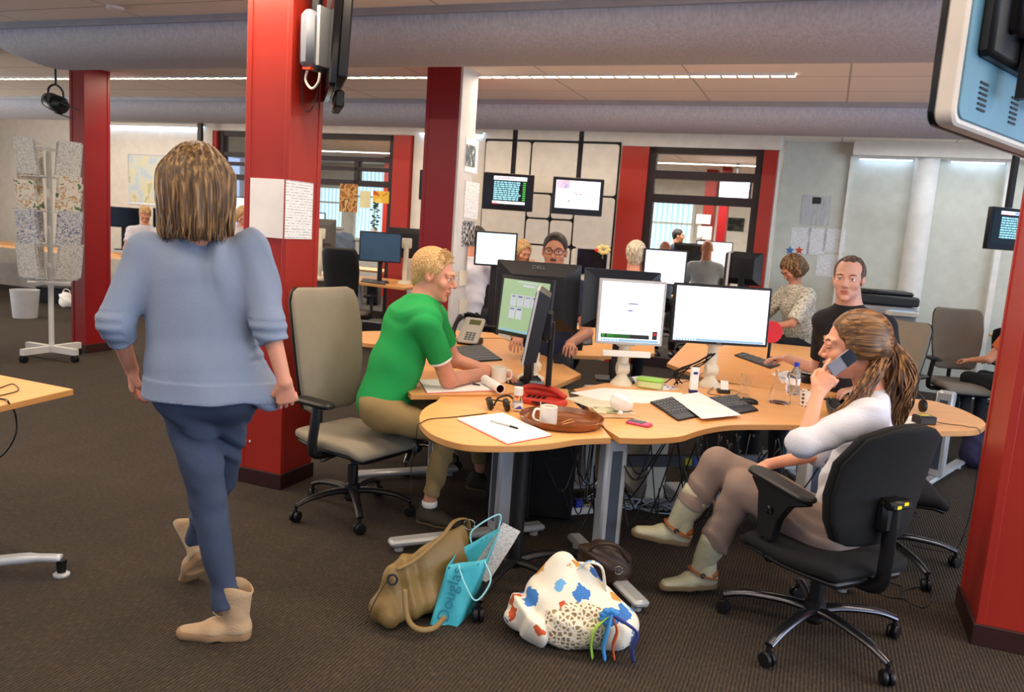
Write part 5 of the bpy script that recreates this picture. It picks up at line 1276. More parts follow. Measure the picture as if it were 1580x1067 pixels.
def notepad(pix, z, lab, red=True):
    pts = [G(x, y, z) for x, y in pix]; c = sum(pts, Vector())/4; t = thing('notepad', lab, 'notepad', (c.x, c.y, z))
    q = [(p.x-c.x, p.y-c.y) for p in pts]
    ob('cover', MB().prism(q, 0, .003), mat('red_card', (196,70,70), .6), t)
    ob('pages', MB().prism([(x*.985, y*.985) for x, y in q], .003, .010), m_paper, t)
    return t
def pen(x0, y0, x1, y1, z, lab, m=None):
    a, b = G(x0, y0, z), G(x1, y1, z); t = thing('ballpoint_pen', lab, 'pen', a); d = b-a
    ob('barrel', MB().tube([(0,0,.004), tuple(d*.72+Vector((0,0,.004)))], .0042, 8), m or m_silver, t, smooth=True)
    ob('cap', MB().tube([tuple(d*.70+Vector((0,0,.004))), tuple(d*.97+Vector((0,0,.004))), tuple(d+Vector((0,0,.004)))], [.0048,.004,.001], 8), m_dark, t, smooth=True)
def mug(x, y, z, ha, lab, r=.040, h=.088):
    c = G(x, y, z); t = thing('mug', lab, 'mug', c, ha)
    ob('cup', MB().lathe([(r*.9, 0), (r, .004), (r, h), (r-.003, h+.002), (r-.005, h), (r-.005, .01), (.001, .008)], n=32), m_china, t, smooth=True)
    ob('handle', MB().tube(spline([(r-.002,0,h*.82),(r+.02,0,h*.85),(r+.030,0,h*.6),(r+.026,0,h*.35),(r-.002,0,h*.2)], 5), .0058, 8), m_china, t, smooth='all')
    return t
# tray
tc_ = G(866, 652, DZ); t = thing('serving_tray', 'round dark wood-grain tray holding the white mug', 'tray', tc_)
ob('tray_body', MB().lathe([(.001, .002), (.165, .0), (.185, .006), (.197, .034), (.193, .036), (.182, .012), (.165, .006), (.001, .006)], n=56), m_traywood, t, smooth=True)
TZ = DZ+.007
mug(845, 656, TZ, math.radians(195), 'white mug with a stirrer standing on the brown tray')
s_ = ob('stirring_stick', MB().tube([G(838,645,TZ+.03), G(834,620,TZ+.11)], .0022, 6), m_cream); tag(s_, 'pale stirring stick standing in the mug on the tray', 'stirrer')
for k, (a, b) in enumerate((((866,652),(882,646)),((868,654),(886,650)))):
    s_ = ob('stirring_stick', MB().tube([G(*a, TZ+.003+.003*k), G(*b, TZ+.003+.003*k)], .0022, 6), mat('wood_stick', (206,164,104), .6)); tag(s_, ('upper' if k == 0 else 'lower')+' wooden stirring stick lying flat on the brown tray', 'stirrer')
notepad([(705,648),(776,639),(851,673),(782,686)], DZ, 'white notepad with a red cover edge on the kidney-shaped desk end')
pen(757, 650, 800, 662, DZ+.011, 'grey ballpoint pen with black cap on the notepad on the kidney-shaped desk')
DG = DZ+.012
notepad([(646,588),(745,585),(772,603),(658,607)], DG, 'white notepad by the elbow of the man in green')
pen(704, 588, 741, 595, DG+.011, 'thin pen on the notepad by the elbow of the man in green')
a, b = G(748, 586, DG+.03), G(770, 600, DG+.03); t = thing('rolled_page', 'rolled-up page with dark red inside at the notepad edge', 'paper', a+Vector((0,0,-.03)))
ob('roll', MB().lathe([(.024, 0), (.024, (b-a).length+.02), (.021, (b-a).length+.02), (.021, 0)], (0,0,.035), ax=tuple(b-a), n=28), m_paper, t, smooth=True)
ob('roll_lining', MB().lathe([(.0205, .01), (.0205, (b-a).length+.018), (.0195, .01)], (0,0,.035), ax=tuple(b-a), n=24), mat('dark_red_card', (110,28,26), .6), t, smooth=True)
mug(769, 589, DG, math.radians(-10), 'white mug beside the forearm of the man in green', r=.043, h=.085)
# keyboards
def keyboard(lab, pts, rows, cols, parent=None, z=DZ, m=m_rub, h=.016, name='keyboard', km=None):
    p = [G(x, y, z) for x, y in pts]; c = sum(p, Vector())/4; t = thing(name, lab, 'keyboard', (c.x, c.y, z))
    q = [(v.x-c.x, v.y-c.y) for v in p]; ob('case', MB().prism(q, 0, h*.7, bev=.003), m_black, t)
    kb = MB()
    def bl(u, v): return Vector((q[0][0]*(1-u)*(1-v)+q[1][0]*u*(1-v)+q[2][0]*u*v+q[3][0]*(1-u)*v, q[0][1]*(1-u)*(1-v)+q[1][1]*u*(1-v)+q[2][1]*u*v+q[3][1]*(1-u)*v, 0))
    for i in range(rows):
        for j in range(cols):
            u0, u1, v0, v1 = .03+.94*j/cols, .03+.94*(j+.82)/cols, .06+.88*i/rows, .06+.88*(i+.8)/rows
            A = [bl(u0,v0), bl(u1,v0), bl(u1,v1), bl(u0,v1)]; cc = sum(A, Vector())/4
            kb.rings([[(a.x, a.y, h*.7) for a in A], [(cc.x+(a.x-cc.x)*.8, cc.y+(a.y-cc.y)*.8, h) for a in A]])
    k = ob('keys', kb, km or m_keycap, t); k['kind'] = 'stuff'
    return t
keyboard('black keyboard under the hands of the man in green', [(697,537),(742,533),(775,556),(716,560)], 6, 18, z=DG)
keyboard('left half of the black split keyboard, partly under a white sheet', [(1003,622),(1044,613),(1074,636),(1034,642)], 5, 8, name='split_keyboard')
keyboard('right half of the black split keyboard, next to the black mouse', [(1094,615),(1136,611),(1158,628),(1122,633)], 5, 8, name='split_keyboard')
wr = MB()
for q in ([(1030,640),(1070,632),(1086,642),(1046,650)], [(1118,630),(1156,624),(1170,634),(1136,640)]):
    p = [G(x, y, DZ) for x, y in q]; sb_ = ob('palm_rest', MB().prism([(v.x, v.y) for v in p], DZ, DZ+.010, bev=.003), m_black); tag(sb_, 'black palm rest in front of the ' + ('left' if q[0][0] < 1100 else 'right') + ' keyboard half', 'palm rest')
keyboard('black keyboard on the desk of the man in the dark shirt', [(1133,549),(1146,545),(1204,564),(1188,569)], 5, 16)
keyboard('black keyboard under the hands of the man with glasses', [(868,524),(914,522),(914,532),(870,535)], 5, 15)
keyboard('black keyboard in front of the dark blue monitor at the back', [(560,430),(598,434),(594,440),(556,435)], 5, 14, z=.79)
def mouse(x, y, z, rz, lab, m=m_black, s=1.0):
    c = G(x, y, z); t = thing('computer_mouse', lab, 'mouse', c, rz)
    sd = SDF(); sd.ell((0,0,.008), (.030*s,.052*s,.024*s), .01); sd.cut((0,0,.001), (0,0,-1))
    sob('shell', [sd.mesh(.003)], m, t, (0,0,0)); ob('scroll_wheel', MB().cyl((-.004,.03*s,.026*s), (.004,.03*s,.026*s), .006), m_rub, t, smooth=True)
mouse(1155, 622, DZ, math.radians(70), 'black mouse at the right end of the split keyboard')
mouse(818, 588, DG, math.radians(-100), 'large black mouse below the edge-on monitor', s=1.25)
mouse(1193, 556, DZ, 1.2, 'black mouse near the hand of the man in the dark shirt')
t = thing('stapler', 'grey-blue stapler beside the large black mouse', 'stapler', G(828,596,DG), math.radians(-20)); ob('body', MB().box((0,0,.02), (.085,.035,.018), bev=.008), mat('grey_blue_plastic', (96,124,136), .4), t, smooth=True); ob('base', MB().box((0,0,.006), (.10,.04,.010), bev=.003), m_black, t, smooth=True)
t = thing('plug_in_speaker', 'cream plastic bottle-shaped device behind the edge-on monitor', 'device', G(826,575,DG)); ob('body', MB().lathe([(.02,0),(.034,.02),(.036,.05),(.018,.075),(.016,.09)], n=24), m_cream, t, smooth=True); ob('top_cap', MB().cyl((0,0,.09), (0,0,.125), .02), m_cream, t, smooth=True)
# desk phone of the man in green
t = thing('desk_telephone', 'silver desk telephone with a black handset standing on the angular desk', 'telephone', G(722,531,DG), math.radians(-22))
Mp = Matrix.Rotation(math.radians(52), 4, 'X')
ob('stand', MB().box((0,.03,.025), (.16,.14,.05), bev=.01), m_black, t, smooth=True)
b_ = ob('body', MB(Matrix.Translation((.02,.0,.105)) @ Mp).prism(rrect(.165,.215,.02), -.012, .012, bev=.006), mat('phone_silver', (188,186,176), .4), t, smooth=True)
ob('display', MB(Matrix.Translation((.02,.0,.105)) @ Mp).box((.015,.065,.0125), (.09,.042,.002)), mat('lcd_olive', (96,100,60), .3), t)
kb = MB(Matrix.Translation((.02,.0,.105)) @ Mp)
for i in range(4):
    for j in range(3): kb.box((-.015+.028*j, -.028-.019*i, .014), (.02,.012,.004))
k = ob('keys', kb, m_keycap, t)
ob('handset', MB(Matrix.Translation((.02,.0,.105)) @ Mp).tube(spline([(-.105,-.09,.03),(-.11,-.05,.05),(-.11,.03,.05),(-.105,.09,.03)], 5), [.026,.024,.02,.018,.018,.018,.018,.018,.018,.018,.018,.02,.022,.024,.026,.026], 12, flat=.8), m_black, t, smooth='all')
# red telephone
t = thing('red_telephone', 'red telephone with dark keys behind the brown tray', 'telephone', G(835,622,DZ), math.radians(-14))
ob('body', MB().prism([(-.115,-.06),(.10,-.085),(.135,.0),(.06,.075),(-.10,.06)], 0, .035, bev=.01), m_redph, t, smooth=True)
ob('cradle', MB().box((.0,.045,.045), (.20,.045,.03), bev=.01), m_redph, t, smooth=True)
ob('handset', MB().tube(spline([(-.11,.05,.055),(-.06,.05,.075),(.05,.03,.072),(.12,-.0,.045)], 5), .018, 10, flat=.8), m_redph, t, smooth='all')
kb = MB()
for i in range(3):
    for j in range(4): kb.box((-.06+.026*j, -.005-.022*i, .037), (.016,.011,.004))
ob('keys', kb, m_black, t)
# headset
t = thing('headset', 'black headset with two ear cushions and a cord, lying beside the red telephone', 'headset', G(768,632,DZ))
for dx, dy in ((-.04,-.01),(.04,-.02)):
    ob('ear_cushion', MB().lathe([(.008,-.014),(.03,-.01),(.032,.0),(.03,.01),(.008,.014)], (dx,dy,.032), ax=(1,.3,.25), n=22), m_black, t, smooth=True)
ob('headband', MB().tube(spline([(-.04,.0,.05),(-.06,.08,.03),(-.0,.12,.02),(.05,.09,.02),(.045,.0,.05)], 6), .006, 8, flat=.6), m_black, t, smooth='all')
ob('headband', MB().tube(spline([(-.02,.03,.015),(.0,.09,.04),(.05,.11,.05),(.09,.08,.02)], 6), .005, 8), m_black, t, smooth='all')
cp = [G(752,637,DZ+.003), G(700,643,DZ+.003), G(664,646,DZ+.003), G(650,652,DZ+.003)]; e = cp[-1]+Vector((-.012,-.03,-.01)); cp += [e, e+Vector((-.005,0,-.1)), e+Vector((-.02,.01,-.2)), e+Vector((-.01,0,-.30))]
o = Vector(t.location); ob('cord', MB().tube(spline([p-o for p in cp], 5), .0022, 6), m_black, t, smooth='all'); ob('plug', MB().lathe([(.004,0),(.011,.012),(.012,.04),(.005,.055)], cp[-3]-o-Vector((0,0,.03)), n=14), m_black, t, smooth=True)
t = thing('small_bottle', 'small clear bottle with a white cap standing beside the headset', 'bottle', G(798,634,DZ)); ob('bottle_body', MB().lathe([(.024,0),(.026,.01),(.026,.055),(.018,.072),(.018,.08)], n=24), m_clear, t, smooth=True); ob('cap', MB().cyl((0,0,.08), (0,0,.118), .022), m_white, t, smooth=True); ob('label', MB().lathe([(.0265,.015),(.0265,.045)], n=24, cap=False), patches('blue_white_label', [(.0,(236,236,236)),(.52,(70,90,170))]), t)
# long desk
sheet([(880,606),(930,598),(1052,606),(1060,620),(990,622),(930,618)], DZ, m_paper, lab='white paper sheets spread left of the split keyboard')
sheet([(871,614),(900,611),(975,628),(940,640)], DZ, mat('cream_leaflet', (226,222,196), .7), 'leaflet', 'cream leaflet under the book at the left end of the long desk', 'leaflet')
sheet([(1036,611),(1078,605),(1144,640),(1083,646)], DZ+.017, m_paper, lab='large white sheet lying across the split keyboard', th=.0014)
t = thing('paperback', 'thick cream paperback lying on the leaflet, left of the pink phone', 'book', G(945,640,DZ+.0015), math.radians(12)); ob('pages', MB().box((0,0,.012), (.19,.125,.02)), mat('page_block', (222,210,176), .8), t); ob('cover', MB().box((0,0,.0235), (.195,.13,.003)), patches('book_cover_olive', [(0,(206,204,170)),(.5,(150,150,110)),(.6,(220,214,190))]), t)
s = SDF(); s.ell((0,0,.045), (.05,.045,.045), .02); s.ell((.03,.0,.03), (.035,.03,.028), .02)
o = thing('crumpled_bag', 'white crumpled paper lump with a knot, on the cream paperback', 'paper', G(955,634,DZ+.027)); sob('lump', [s.mesh(.004, folds(.004, 26))], m_paper, o, (0,0,0)); ob('knot', MB().lathe([(.004,0),(.012,.01),(.009,.03)], (.0,-.045,.0), ax=(.0,-1,.3), n=12), m_paper, o, smooth='all')
t = thing('pink_phone', 'mobile phone in a pink case lying on the long desk', 'phone', G(986,655,DZ), math.radians(-32)); ob('case', MB().prism(rrect(.118,.062,.012), 0, .014, bev=.004), mat('pink_case', (196,70,116), .4), t, smooth=True); ob('screen', MB().box((-.012,0,.0145), (.078,.05,.002)), mat('phone_screen_slate', (56,66,84), .15), t)
t = thing('lunch_box', 'clear lunch box with a lime green lid on the long desk', 'box', G(1003,597,DZ+.003), math.radians(-20)); ob('tub', MB().prism(rrect(.145,.105,.025), 0, .042, bev=.004), mat('frosted_plastic', (206,220,160), .4), t, smooth=True); ob('lid', MB().prism(rrect(.158,.115,.028), .042, .054, bev=.004), mat('lime_lid', (150,214,70), .4), t, smooth=True)
sheet([(964,583),(984,580),(1048,600),(1015,602)], DZ, patches('blue_white_leaflet', [(0,(236,238,244)),(.55,(60,80,160)),(.6,(230,232,240))], (12,12,12)), 'leaflet', 'white and blue leaflet under the green-lidded lunch box', 'leaflet')
t = thing('medicine_tube', 'upright white and dark blue carton between the two bright monitors', 'carton', G(1069,606,DZ), .1); ob('carton', MB().box((0,0,.085), (.042,.03,.13)), m_paper, t); ob('blue_foot', MB().box((0,0,.01), (.044,.032,.022)), mat('carton_blue', (40,44,110), .5), t); ob('logo_band', MB().box((0,-.016,.12), (.026,.002,.014)), mat('carton_blue', (40,44,110), .5), t)
t = thing('phone_cradle', 'small white cradle with a note at the foot of the wide monitor', 'cradle', G(1116,606,DZ)); ob('block', MB().box((0,0,.012), (.07,.05,.024), bev=.004), m_rub, t, smooth=True); ob('note', MB().box((0,-.008,.045), (.045,.005,.06), Matrix.Rotation(-.4, 3, 'X')), m_paper, t)
t = thing('drinking_glass', 'empty drinking glass on the long desk beside the wide monitor', 'glass', G(1149,611,DZ)); ob('glass_wall', MB().lathe([(.026,0),(.031,.13),(.029,.13),(.024,.012),(.001,.010)], n=32), m_clear, t, smooth=True)
t = thing('water_carafe', 'glass carafe of water with a flared neck on the long desk', 'carafe', G(1202,621,DZ)); ob('glass_wall', MB().lathe([(.055,0),(.060,.01),(.060,.04),(.045,.12),(.036,.155),(.040,.185),(.038,.185),(.034,.155),(.043,.12),(.057,.04),(.055,.008),(.001,.006)], n=36), m_clear, t, smooth=True)
ob('handle', MB().tube(spline([(.038,0,.17),(.08,0,.15),(.085,0,.09),(.058,0,.05)], 5), .006, 8), m_clear, t, smooth='all')
t = thing('water_bottle', 'clear plastic water bottle with a blue cap behind the carafe', 'bottle', G(1224,608,DZ)); ob('bottle_body', MB().lathe([(.028,0),(.032,.008),(.030,.05),(.032,.09),(.031,.13),(.014,.165),(.012,.175)], n=28), mat('pale_blue_pet', (190,215,245), .05, trans=.9, ior=1.3), t, smooth=True); ob('cap', MB().cyl((0,0,.172), (0,0,.195), .015), mat('cap_blue', (40,60,200), .4), t, smooth=True); ob('label', MB().lathe([(.0315,.06),(.0325,.10)], n=28, cap=False), m_paper, t)
def dots(nt, b, tc, r):
    v = tex(nt, 'Voronoi', mapping(nt, tc, (45, 45, 45)), Scale=1.0); v.feature = 'F1'; v.inputs['Randomness'].default_value = .15
    q = ramp(nt, [(.0,(92,70,56)),(.36,(240,236,228))], 'CONSTANT'); nt.links.new(v.outputs['Distance'], q.inputs['Fac']); nt.links.new(q.outputs['Color'], b.inputs['Base Color'])
t = thing('paper_cup', 'white paper cup with big brown dots beside the phoning woman\'s elbow', 'cup', G(1241,626,DZ)); ob('cup_wall', MB().lathe([(.025,0),(.034,.088),(.036,.09),(.033,.09),(.024,.006),(.001,.004)], n=30), mat('dotted_cup', rough=.6, build=dots), t, smooth=True)
for k, (pts, lab) in enumerate(((((1062,600),(1085,588),(1100,596),(1092,606),(1112,610)), 'thin black cable looping around the white carton'), (((1100,560),(1085,575),(1068,585),(1040,592)), 'black cable bundle running left from the wide monitor stand'), (((1120,615),(1140,606),(1132,602),(1105,600)), 'short black cable between the cradle and the mouse'))):
    tag(ob('cable', MB().tube(spline([G(x, y, DZ+.006+.01*(j % 2)) for j, (x, y) in enumerate(pts)], 6), .0022, 6), m_black, smooth='all'), lab, 'cable')
cb = MB(); rn = random.Random(9)
for i in range(6):
    j = rn.uniform; cb.tube(spline([P(1098+j(-6,8), 545, 4.6), P(1080+j(-8,10), 556+j(0,12), 4.62), P(1052+j(-12,14), 570+j(-4,14), 4.68), P(1035+j(-10,20), 588+j(0,6), 4.75)], 6), .0042, 6)
tag(ob('monitor_cables', cb, m_black, smooth='all'), 'bundle of black cables drooping behind the wide monitor stand', 'cables', kind='stuff')
# right rounded desk end
t = thing('charger', 'black charging box with a yellow label on the rounded desk end', 'charger', G(1425,653,DZ), .15); ob('body', MB().box((0,0,.022), (.10,.075,.044), bev=.006), m_black, t, smooth=True); ob('label', MB().box((.0,.005,.0445), (.06,.03,.002)), mat('yellow_label', (220,205,60), .6), t)
ob('cord', MB().tube(spline([(.05,.0,.02),(.10,.01,.006),(.15,-.02,.005),(.21,-.06,.005),(.245,-.12,-.02),(.25,-.13,-.3),(.25,-.12,-.5),(.22,-.10,-.66),(.15,-.05,-DZ+.004),(.05,.02,-DZ+.004)], 5), .0022, 6), m_black, t, smooth='all')
t = thing('headphones', 'black headphones on white paper at the rounded desk end', 'headphones', G(1402,636,DZ)); ob('headband', MB().tube([(.09*math.cos(a), .02, .05+.07*math.sin(a)) for a in [PI*i/14 for i in range(15)]], .007, 8), m_black, t, smooth='all')
for q in (-1, 1): ob('ear_cushion', MB().lathe([(.01,-.014),(.034,-.01),(.036,0),(.034,.01),(.01,.014)], (q*.085,.02,.04), ax=(1,0,0), n=22), m_black, t, smooth=True)
sheet([(1385,648),(1410,640),(1424,650),(1396,662)], DZ, m_paper, lab='small white paper beside the charging box')
t = thing('cordless_phone_base', 'black phone base with a round grey dish on the rear desk', 'telephone', G(1262,590,DZ)); ob('body', MB().prism(rrect(.26,.16,.03), 0, .05, bev=.01), m_black, t, smooth=True); ob('dish', MB().lathe([(.05,.05),(.075,.06),(.072,.066),(.04,.058)], (-.04,.02,0), n=28), m_greyb, t, smooth=True)
sheet([(1190,575),(1222,572),(1240,585),(1208,592)], DZ, m_print, lab='printed sheet beside the carafe on the rear desk')
t = thing('red_disc_holder', 'round red object beside the wide monitor, before the seated leaf-print blouse', 'disc', P(1190,512,6.1)); ob('disc', MB().lathe([(.001,-.01),(.085,-.01),(.085,.01),(.001,.01)], ax=(0,1,0), n=32), mat('bright_red', (214,32,44), .5), t, smooth=True); ob('post', MB().cyl((0,0,-.3+.0), (0,0,-.08), .01), m_black, t)
o = t; bpy.data.objects.remove([c for c in t.children if c.name.startswith('post')][0]); ob('post', MB().cyl((0,0,-(t.location.z-DZ)), (0,0,-.08), .012), m_black, t)
# ---- under the desks
cc = G(820, 805, 0)
for k, (x0, l) in enumerate(((785, 'left'), (852, 'right'))):
    c = G(x0, 812, 0); t = thing('drawer_cabinet', 'black low cabinet with a metal latch under the kidney-shaped desk, the '+l+' one', 'cabinet', (c.x, c.y+.25, 0), -.08)
    ob('body', MB().box((0,0,.30), (.235,.42,.54), bev=.006), m_black, t); ob('door', MB().box((0,-.215,.30), (.225,.012,.52), bev=.003), mat('black_satin', (14,14,17), .5), t)
    ob('latch', MB().tube([(-.02,-.225,.40),(-.02,-.24,.37),(.02,-.24,.37),(.02,-.225,.40)], .004, 6), m_steel, t, smooth=True)
def tower(x, y, m, lab, w=.18, h=.40, rz=.3, d=.4):
    c = G(x, y, 0); t = thing('computer_tower', lab, 'computer', (c.x, c.y+.1, 0), rz)
    ob('case', MB().box((0,0,h/2+.01), (w,d,h), bev=.008), m, t, smooth=True); ob('front_panel', MB().box((0,-d/2-.006,h/2+.01), (w*.94,.012,h*.96), bev=.004), m, t, smooth=True)
    ob('power_button', MB().cyl((w*.2,-d/2-.012,h*.8), (w*.2,-d/2-.018,h*.8), .010), m_silver, t)
m_pc = mat('cream_pc_case', (196,194,178), .5)
tower(988, 770, m_pc, 'cream computer tower under the long desk', w=.13, h=.50)
tower(1125, 740, m_black, 'black computer tower under the desk, near the crossed knees', w=.19, h=.42)
tower(575, 470, m_black, 'black computer tower under the back desk with the dark blue monitor', w=.2, h=.45, rz=0)
m_cabw = mat('cable_grey_white', (170,178,190), .5)
for nm, m_, n, seed, lab, cx, cy, sp, zz in (('loose_cables', m_cabw, 26, 2, 'tangle of pale network cables on the floor under the long desk', 1000, 782, .30, .02), ('hanging_cables', m_black, 34, 5, 'tangle of black cables hanging under the long desk', 1090, 700, .5, 0)):
    rn = random.Random(seed); mb = MB(); c = G(cx, cy, 0) if zz else G(cx, cy, DZ)+Vector((0,.35,0))
    for i in range(n):
        if zz:
            a = rn.uniform(0, 6); r0 = rn.uniform(.05,.16); ox, oy = rn.uniform(-sp, sp), rn.uniform(-.12,.12)
            mb.tube(spline([(c.x+ox+r0*math.cos(a+j*.8), c.y+oy+r0*.7*math.sin(a+j*.8), .008+rn.uniform(0,.05)) for j in range(8)], 4), .004, 5)
        else:
            x0 = rn.uniform(-sp, sp); x1 = x0+rn.uniform(-.25,.25); dz = rn.uniform(.12,.45)
            mb.tube(spline([(c.x+x0, c.y+rn.uniform(-.15,.2), DZ-.03), (c.x+(x0+x1)/2, c.y+rn.uniform(-.15,.2), DZ-.03-dz), (c.x+x1, c.y+rn.uniform(-.15,.2), DZ-.03-dz*rn.uniform(.1,.9))], 7), .0035, 5)
    tag(ob(nm, mb, m_, smooth='all'), lab, 'cables', kind='stuff')
t = thing('power_strip', 'white power strip with blue plugs on the floor behind the desk leg', 'power strip', G(905,790,0), .4); ob('strip', MB().box((0,0,.02), (.3,.06,.04), bev=.006), m_white, t); ob('plug', MB().box((-.06,0,.06), (.05,.05,.045), bev=.006), mat('plug_blue', (40,70,190), .5), t); ob('plug', MB().box((.06,0,.055), (.04,.04,.035), bev=.006), m_white, t)
t = thing('network_box', 'low pale box with a teal disc on the floor under the long desk', 'box', G(1075,775,0), .2); ob('box_body', MB().box((0,0,.05), (.34,.22,.09), bev=.008), m_cabw, t); ob('disc', MB().lathe([(.001,.09),(.06,.09),(.06,.12),(.001,.13)], (-.03,0,.005), n=26), mat('teal_plastic', (70,140,160), .4), t, smooth=True)
# cable with two plugs on the floor behind the black chair
o = thing('floor_cable', 'thin black cable with two small metal plugs on the carpet behind the black chair', 'cable', G(1375,915,0))
pts = [G(1345,860,.004), G(1338,885,.004), G(1352,912,.004), G(1385,922,.004), G(1392,905,.004), G(1372,898,.004)]
l0 = Vector(o.location); ob('wire', MB().tube(spline([p-l0 for p in pts], 6), .0028, 6), m_black, o, smooth='all')
pts2 = [G(1392,923,.004), G(1425,937,.004), G(1438,918,.004), G(1420,905,.004), G(1390,912,.004)]; ob('wire', MB().tube(spline([p-l0 for p in pts2], 6), .0028, 6), m_black, o, smooth='all')
for p in (pts[-1], pts2[0]): ob('plug', MB().box(p-l0+Vector((0,0,.002)), (.03,.01,.008)), m_steel, o)
# near left desk: black cable loop, silver foot
t = thing('black_cable', 'black cable looping over the edge of the bare desk corner at the left', 'cable', G(20,605,DZ)); l0 = Vector(t.location)
ob('wire', MB().tube(spline([G(0,598,DZ+.004)-l0, G(20,592,DZ+.004)-l0, G(28,602,DZ+.004)-l0, G(0,610,DZ+.004)-l0], 6), .0025, 6), m_black, t, smooth='all')
ob('wire', MB().tube(spline([G(-20,614,DZ+.004)-l0, G(8,616,DZ+.006)-l0, G(14,622,DZ+.002)-l0, P(24,640,3.42)-l0, P(24,670,3.40)-l0, P(6,700,3.40)-l0, P(-20,715,3.4)-l0], 6), .004, 6), m_black, t, smooth='all')
fo = local(dN, G(95,887,0)); fi = fo+Vector((-.55,-.12,0))
ob('foot', MB().tube(spline([fo+Vector((.0,0,.075)), fo+Vector((-.12,-.02,.075)), fo+Vector((-.3,-.06,.06)), fi+Vector((0,0,.05))], 5), [.022]*5+[.028]*11, 10, flat=.8), m_silver, dN, smooth='all')
gl = MB(); gl.lathe([(.032,0),(.032,.008),(.012,.016)], fo, n=24); ob('glide', gl, m_silver, dN, smooth=True); ob('glide_stem', MB().cyl(fo+Vector((0,0,.012)), fo+Vector((0,0,.07)), .016, .022), m_black, dN, smooth=True)
ob('leg', MB().box(fi+Vector((0,0,DZ/2)), (.09,.09,DZ-.05)), m_silver, dN)
# ---- bags
def basedir(m): return m
# tan leather bag
m_tan = mat('olive_tan_leather', (126,102,56), .5, bump=.25, bscale=40, var=.12, vscale=6)
bt = G(650, 955, 0); t = thing('handbag', 'olive-tan leather handbag slumped on the carpet beside the turquoise bag', 'bag', bt); o3 = (0,0,0)
s = SDF(); ax_ = V3(.80,.6,0)
s.ecap((-.13,-.05,.06), (.09,.12,.08), (.085,.065), (.08,.075), (.6,-.8,0), .04); s.ecap((-.11,-.02,.15), (.12,.15,.20), (.052,.085), (.05,.09), (.6,-.8,0), .05); s.ecap((-.09,-.01,.205), (.14,.17,.30), (.016,.03), (.016,.045), (.6,-.8,0), .05)
s.cut((0,0,.004), (0,0,-1))
sob('bag_body', [s.mesh(.005, lambda x, y, z: folds(.006, 9, (1,.3,-.4))(x,y,z)+folds(.004, 15, (-.3,1,.8), 2)(x,y,z))], m_tan, t, o3)
ob('handle', MB().tube(spline([(-.10,-.06,.23),(-.03,-.02,.26),(.06,.06,.33),(.10,.12,.37),(.15,.17,.36),(.16,.19,.28)], 6), .012, 8, flat=.4), m_tan, t, smooth='all')
ob('handle', MB().tube(spline([(-.06,-.10,.17),(-.04,-.14,.08),(.0,-.15,.04),(.06,-.12,.03),(.10,-.08,.06)], 6), .011, 8, flat=.4), m_tan, t, smooth='all')
ob('strap_ring', MB().tube([(.16+.022*math.cos(a), .17, .34+.022*math.sin(a)) for a in [2*PI*i/16 for i in range(17)]], .004, 6), m_steel, t, smooth='all')
ob('strap_ring', MB().tube([(-.11+.018*math.cos(a), -.09, .20+.02*math.sin(a)) for a in [2*PI*i/16 for i in range(17)]], .005, 6), m_dark, t, smooth='all')
ob('seam', MB().tube(spline([(-.2,-.12,.03),(-.17,-.125,.12),(-.13,-.10,.2)], 6), .0025, 5), mat('dark_seam', (60,44,24), .7), t, smooth='all')
# turquoise carrier bag
m_turq = mat('turquoise_paper', (70,184,202), .45, var=.05)
ba = [G(664,964,0), G(728,955,0)]; c = G(692,950,0)
t = thing('carrier_bag', 'glossy turquoise carrier bag with cord handles and a newspaper sticking out', 'bag', c, 0); l0 = Vector(t.location)
BL, BR = P(663,966,2.93)-l0, P(705,971,2.93)-l0; BL.z = BR.z = .002; TL, TR = P(690,872,2.99)-l0, P(752,862,3.0)-l0
dp = Vector((.05,.13,.0))
f1 = [BL, BR, TR, TL]; bk_ = [BL+dp, BR+dp*1.2, TR+dp*.9+Vector((.0,0,.09)), TL+dp*.8+Vector((0,0,.03))]
mb = MB(); n = 8
def lerp4(q, u, v): return q[0].lerp(q[1], u).lerp(q[3].lerp(q[2], u), v)
R = []
for j in range(n+1):
    v = j/n; ring = []
    for q, us in ((f1, [i/8 for i in range(9)]), ([f1[1],bk_[1],bk_[2],f1[2]], [i/4 for i in range(1,4)]), ([bk_[1],bk_[0],bk_[3],bk_[2]], [i/8 for i in range(9)]), ([bk_[0],f1[0],f1[3],bk_[3]], [i/4 for i in range(1,4)])):
        for u in us: ring.append(lerp4(q, u, v)+Vector((0,-1,0))*.006*math.sin(u*7+v*9))
    R.append(ring)
R2 = [[p.lerp(sum(r, Vector())/len(r), .03) for p in r] for r in reversed(R)]
mb.rings(R+R2[:-1], cap=False); mb.rings([R[0], [sum(R[0], Vector())/len(R[0])]*len(R[0])], cap=False)
ob('bag_body', mb, m_turq, t, smooth='all')
nrm = (BR-BL).cross(TL-BL).normalized(); 
if nrm.y > 0: nrm = -nrm
up_ = (TL-BL).normalized(); rt = up_.cross(nrm).normalized()
Mt = Matrix((up_, -rt if False else nrm.cross(up_), nrm)).transposed().to_4x4(); Mt.translation = lerp4(f1, .36, .5)+nrm*.012
text('Douglas', .066, mat('dark_turquoise_print', (34,120,146), .5), t, Mt, name='lettering')
for q, yo in ((0, 0), (1, 1)):
    a = lerp4(f1 if q == 0 else bk_, .3, .97); b = lerp4(f1 if q == 0 else bk_, .95, .97)
    ob('cord_handle', MB().tube(spline([a, a+Vector((.03,-.05,-.05)), (a+b)/2+Vector((.03,-.07,-.12)), b+Vector((.03,-.04,-.06)), b] if q == 0 else [a, a+Vector((.0,0,.06)), b+Vector((0,0,.07)), b], 6), .0035, 6), mat('pale_turquoise_cord', (150,220,230), .6), t, smooth='all')
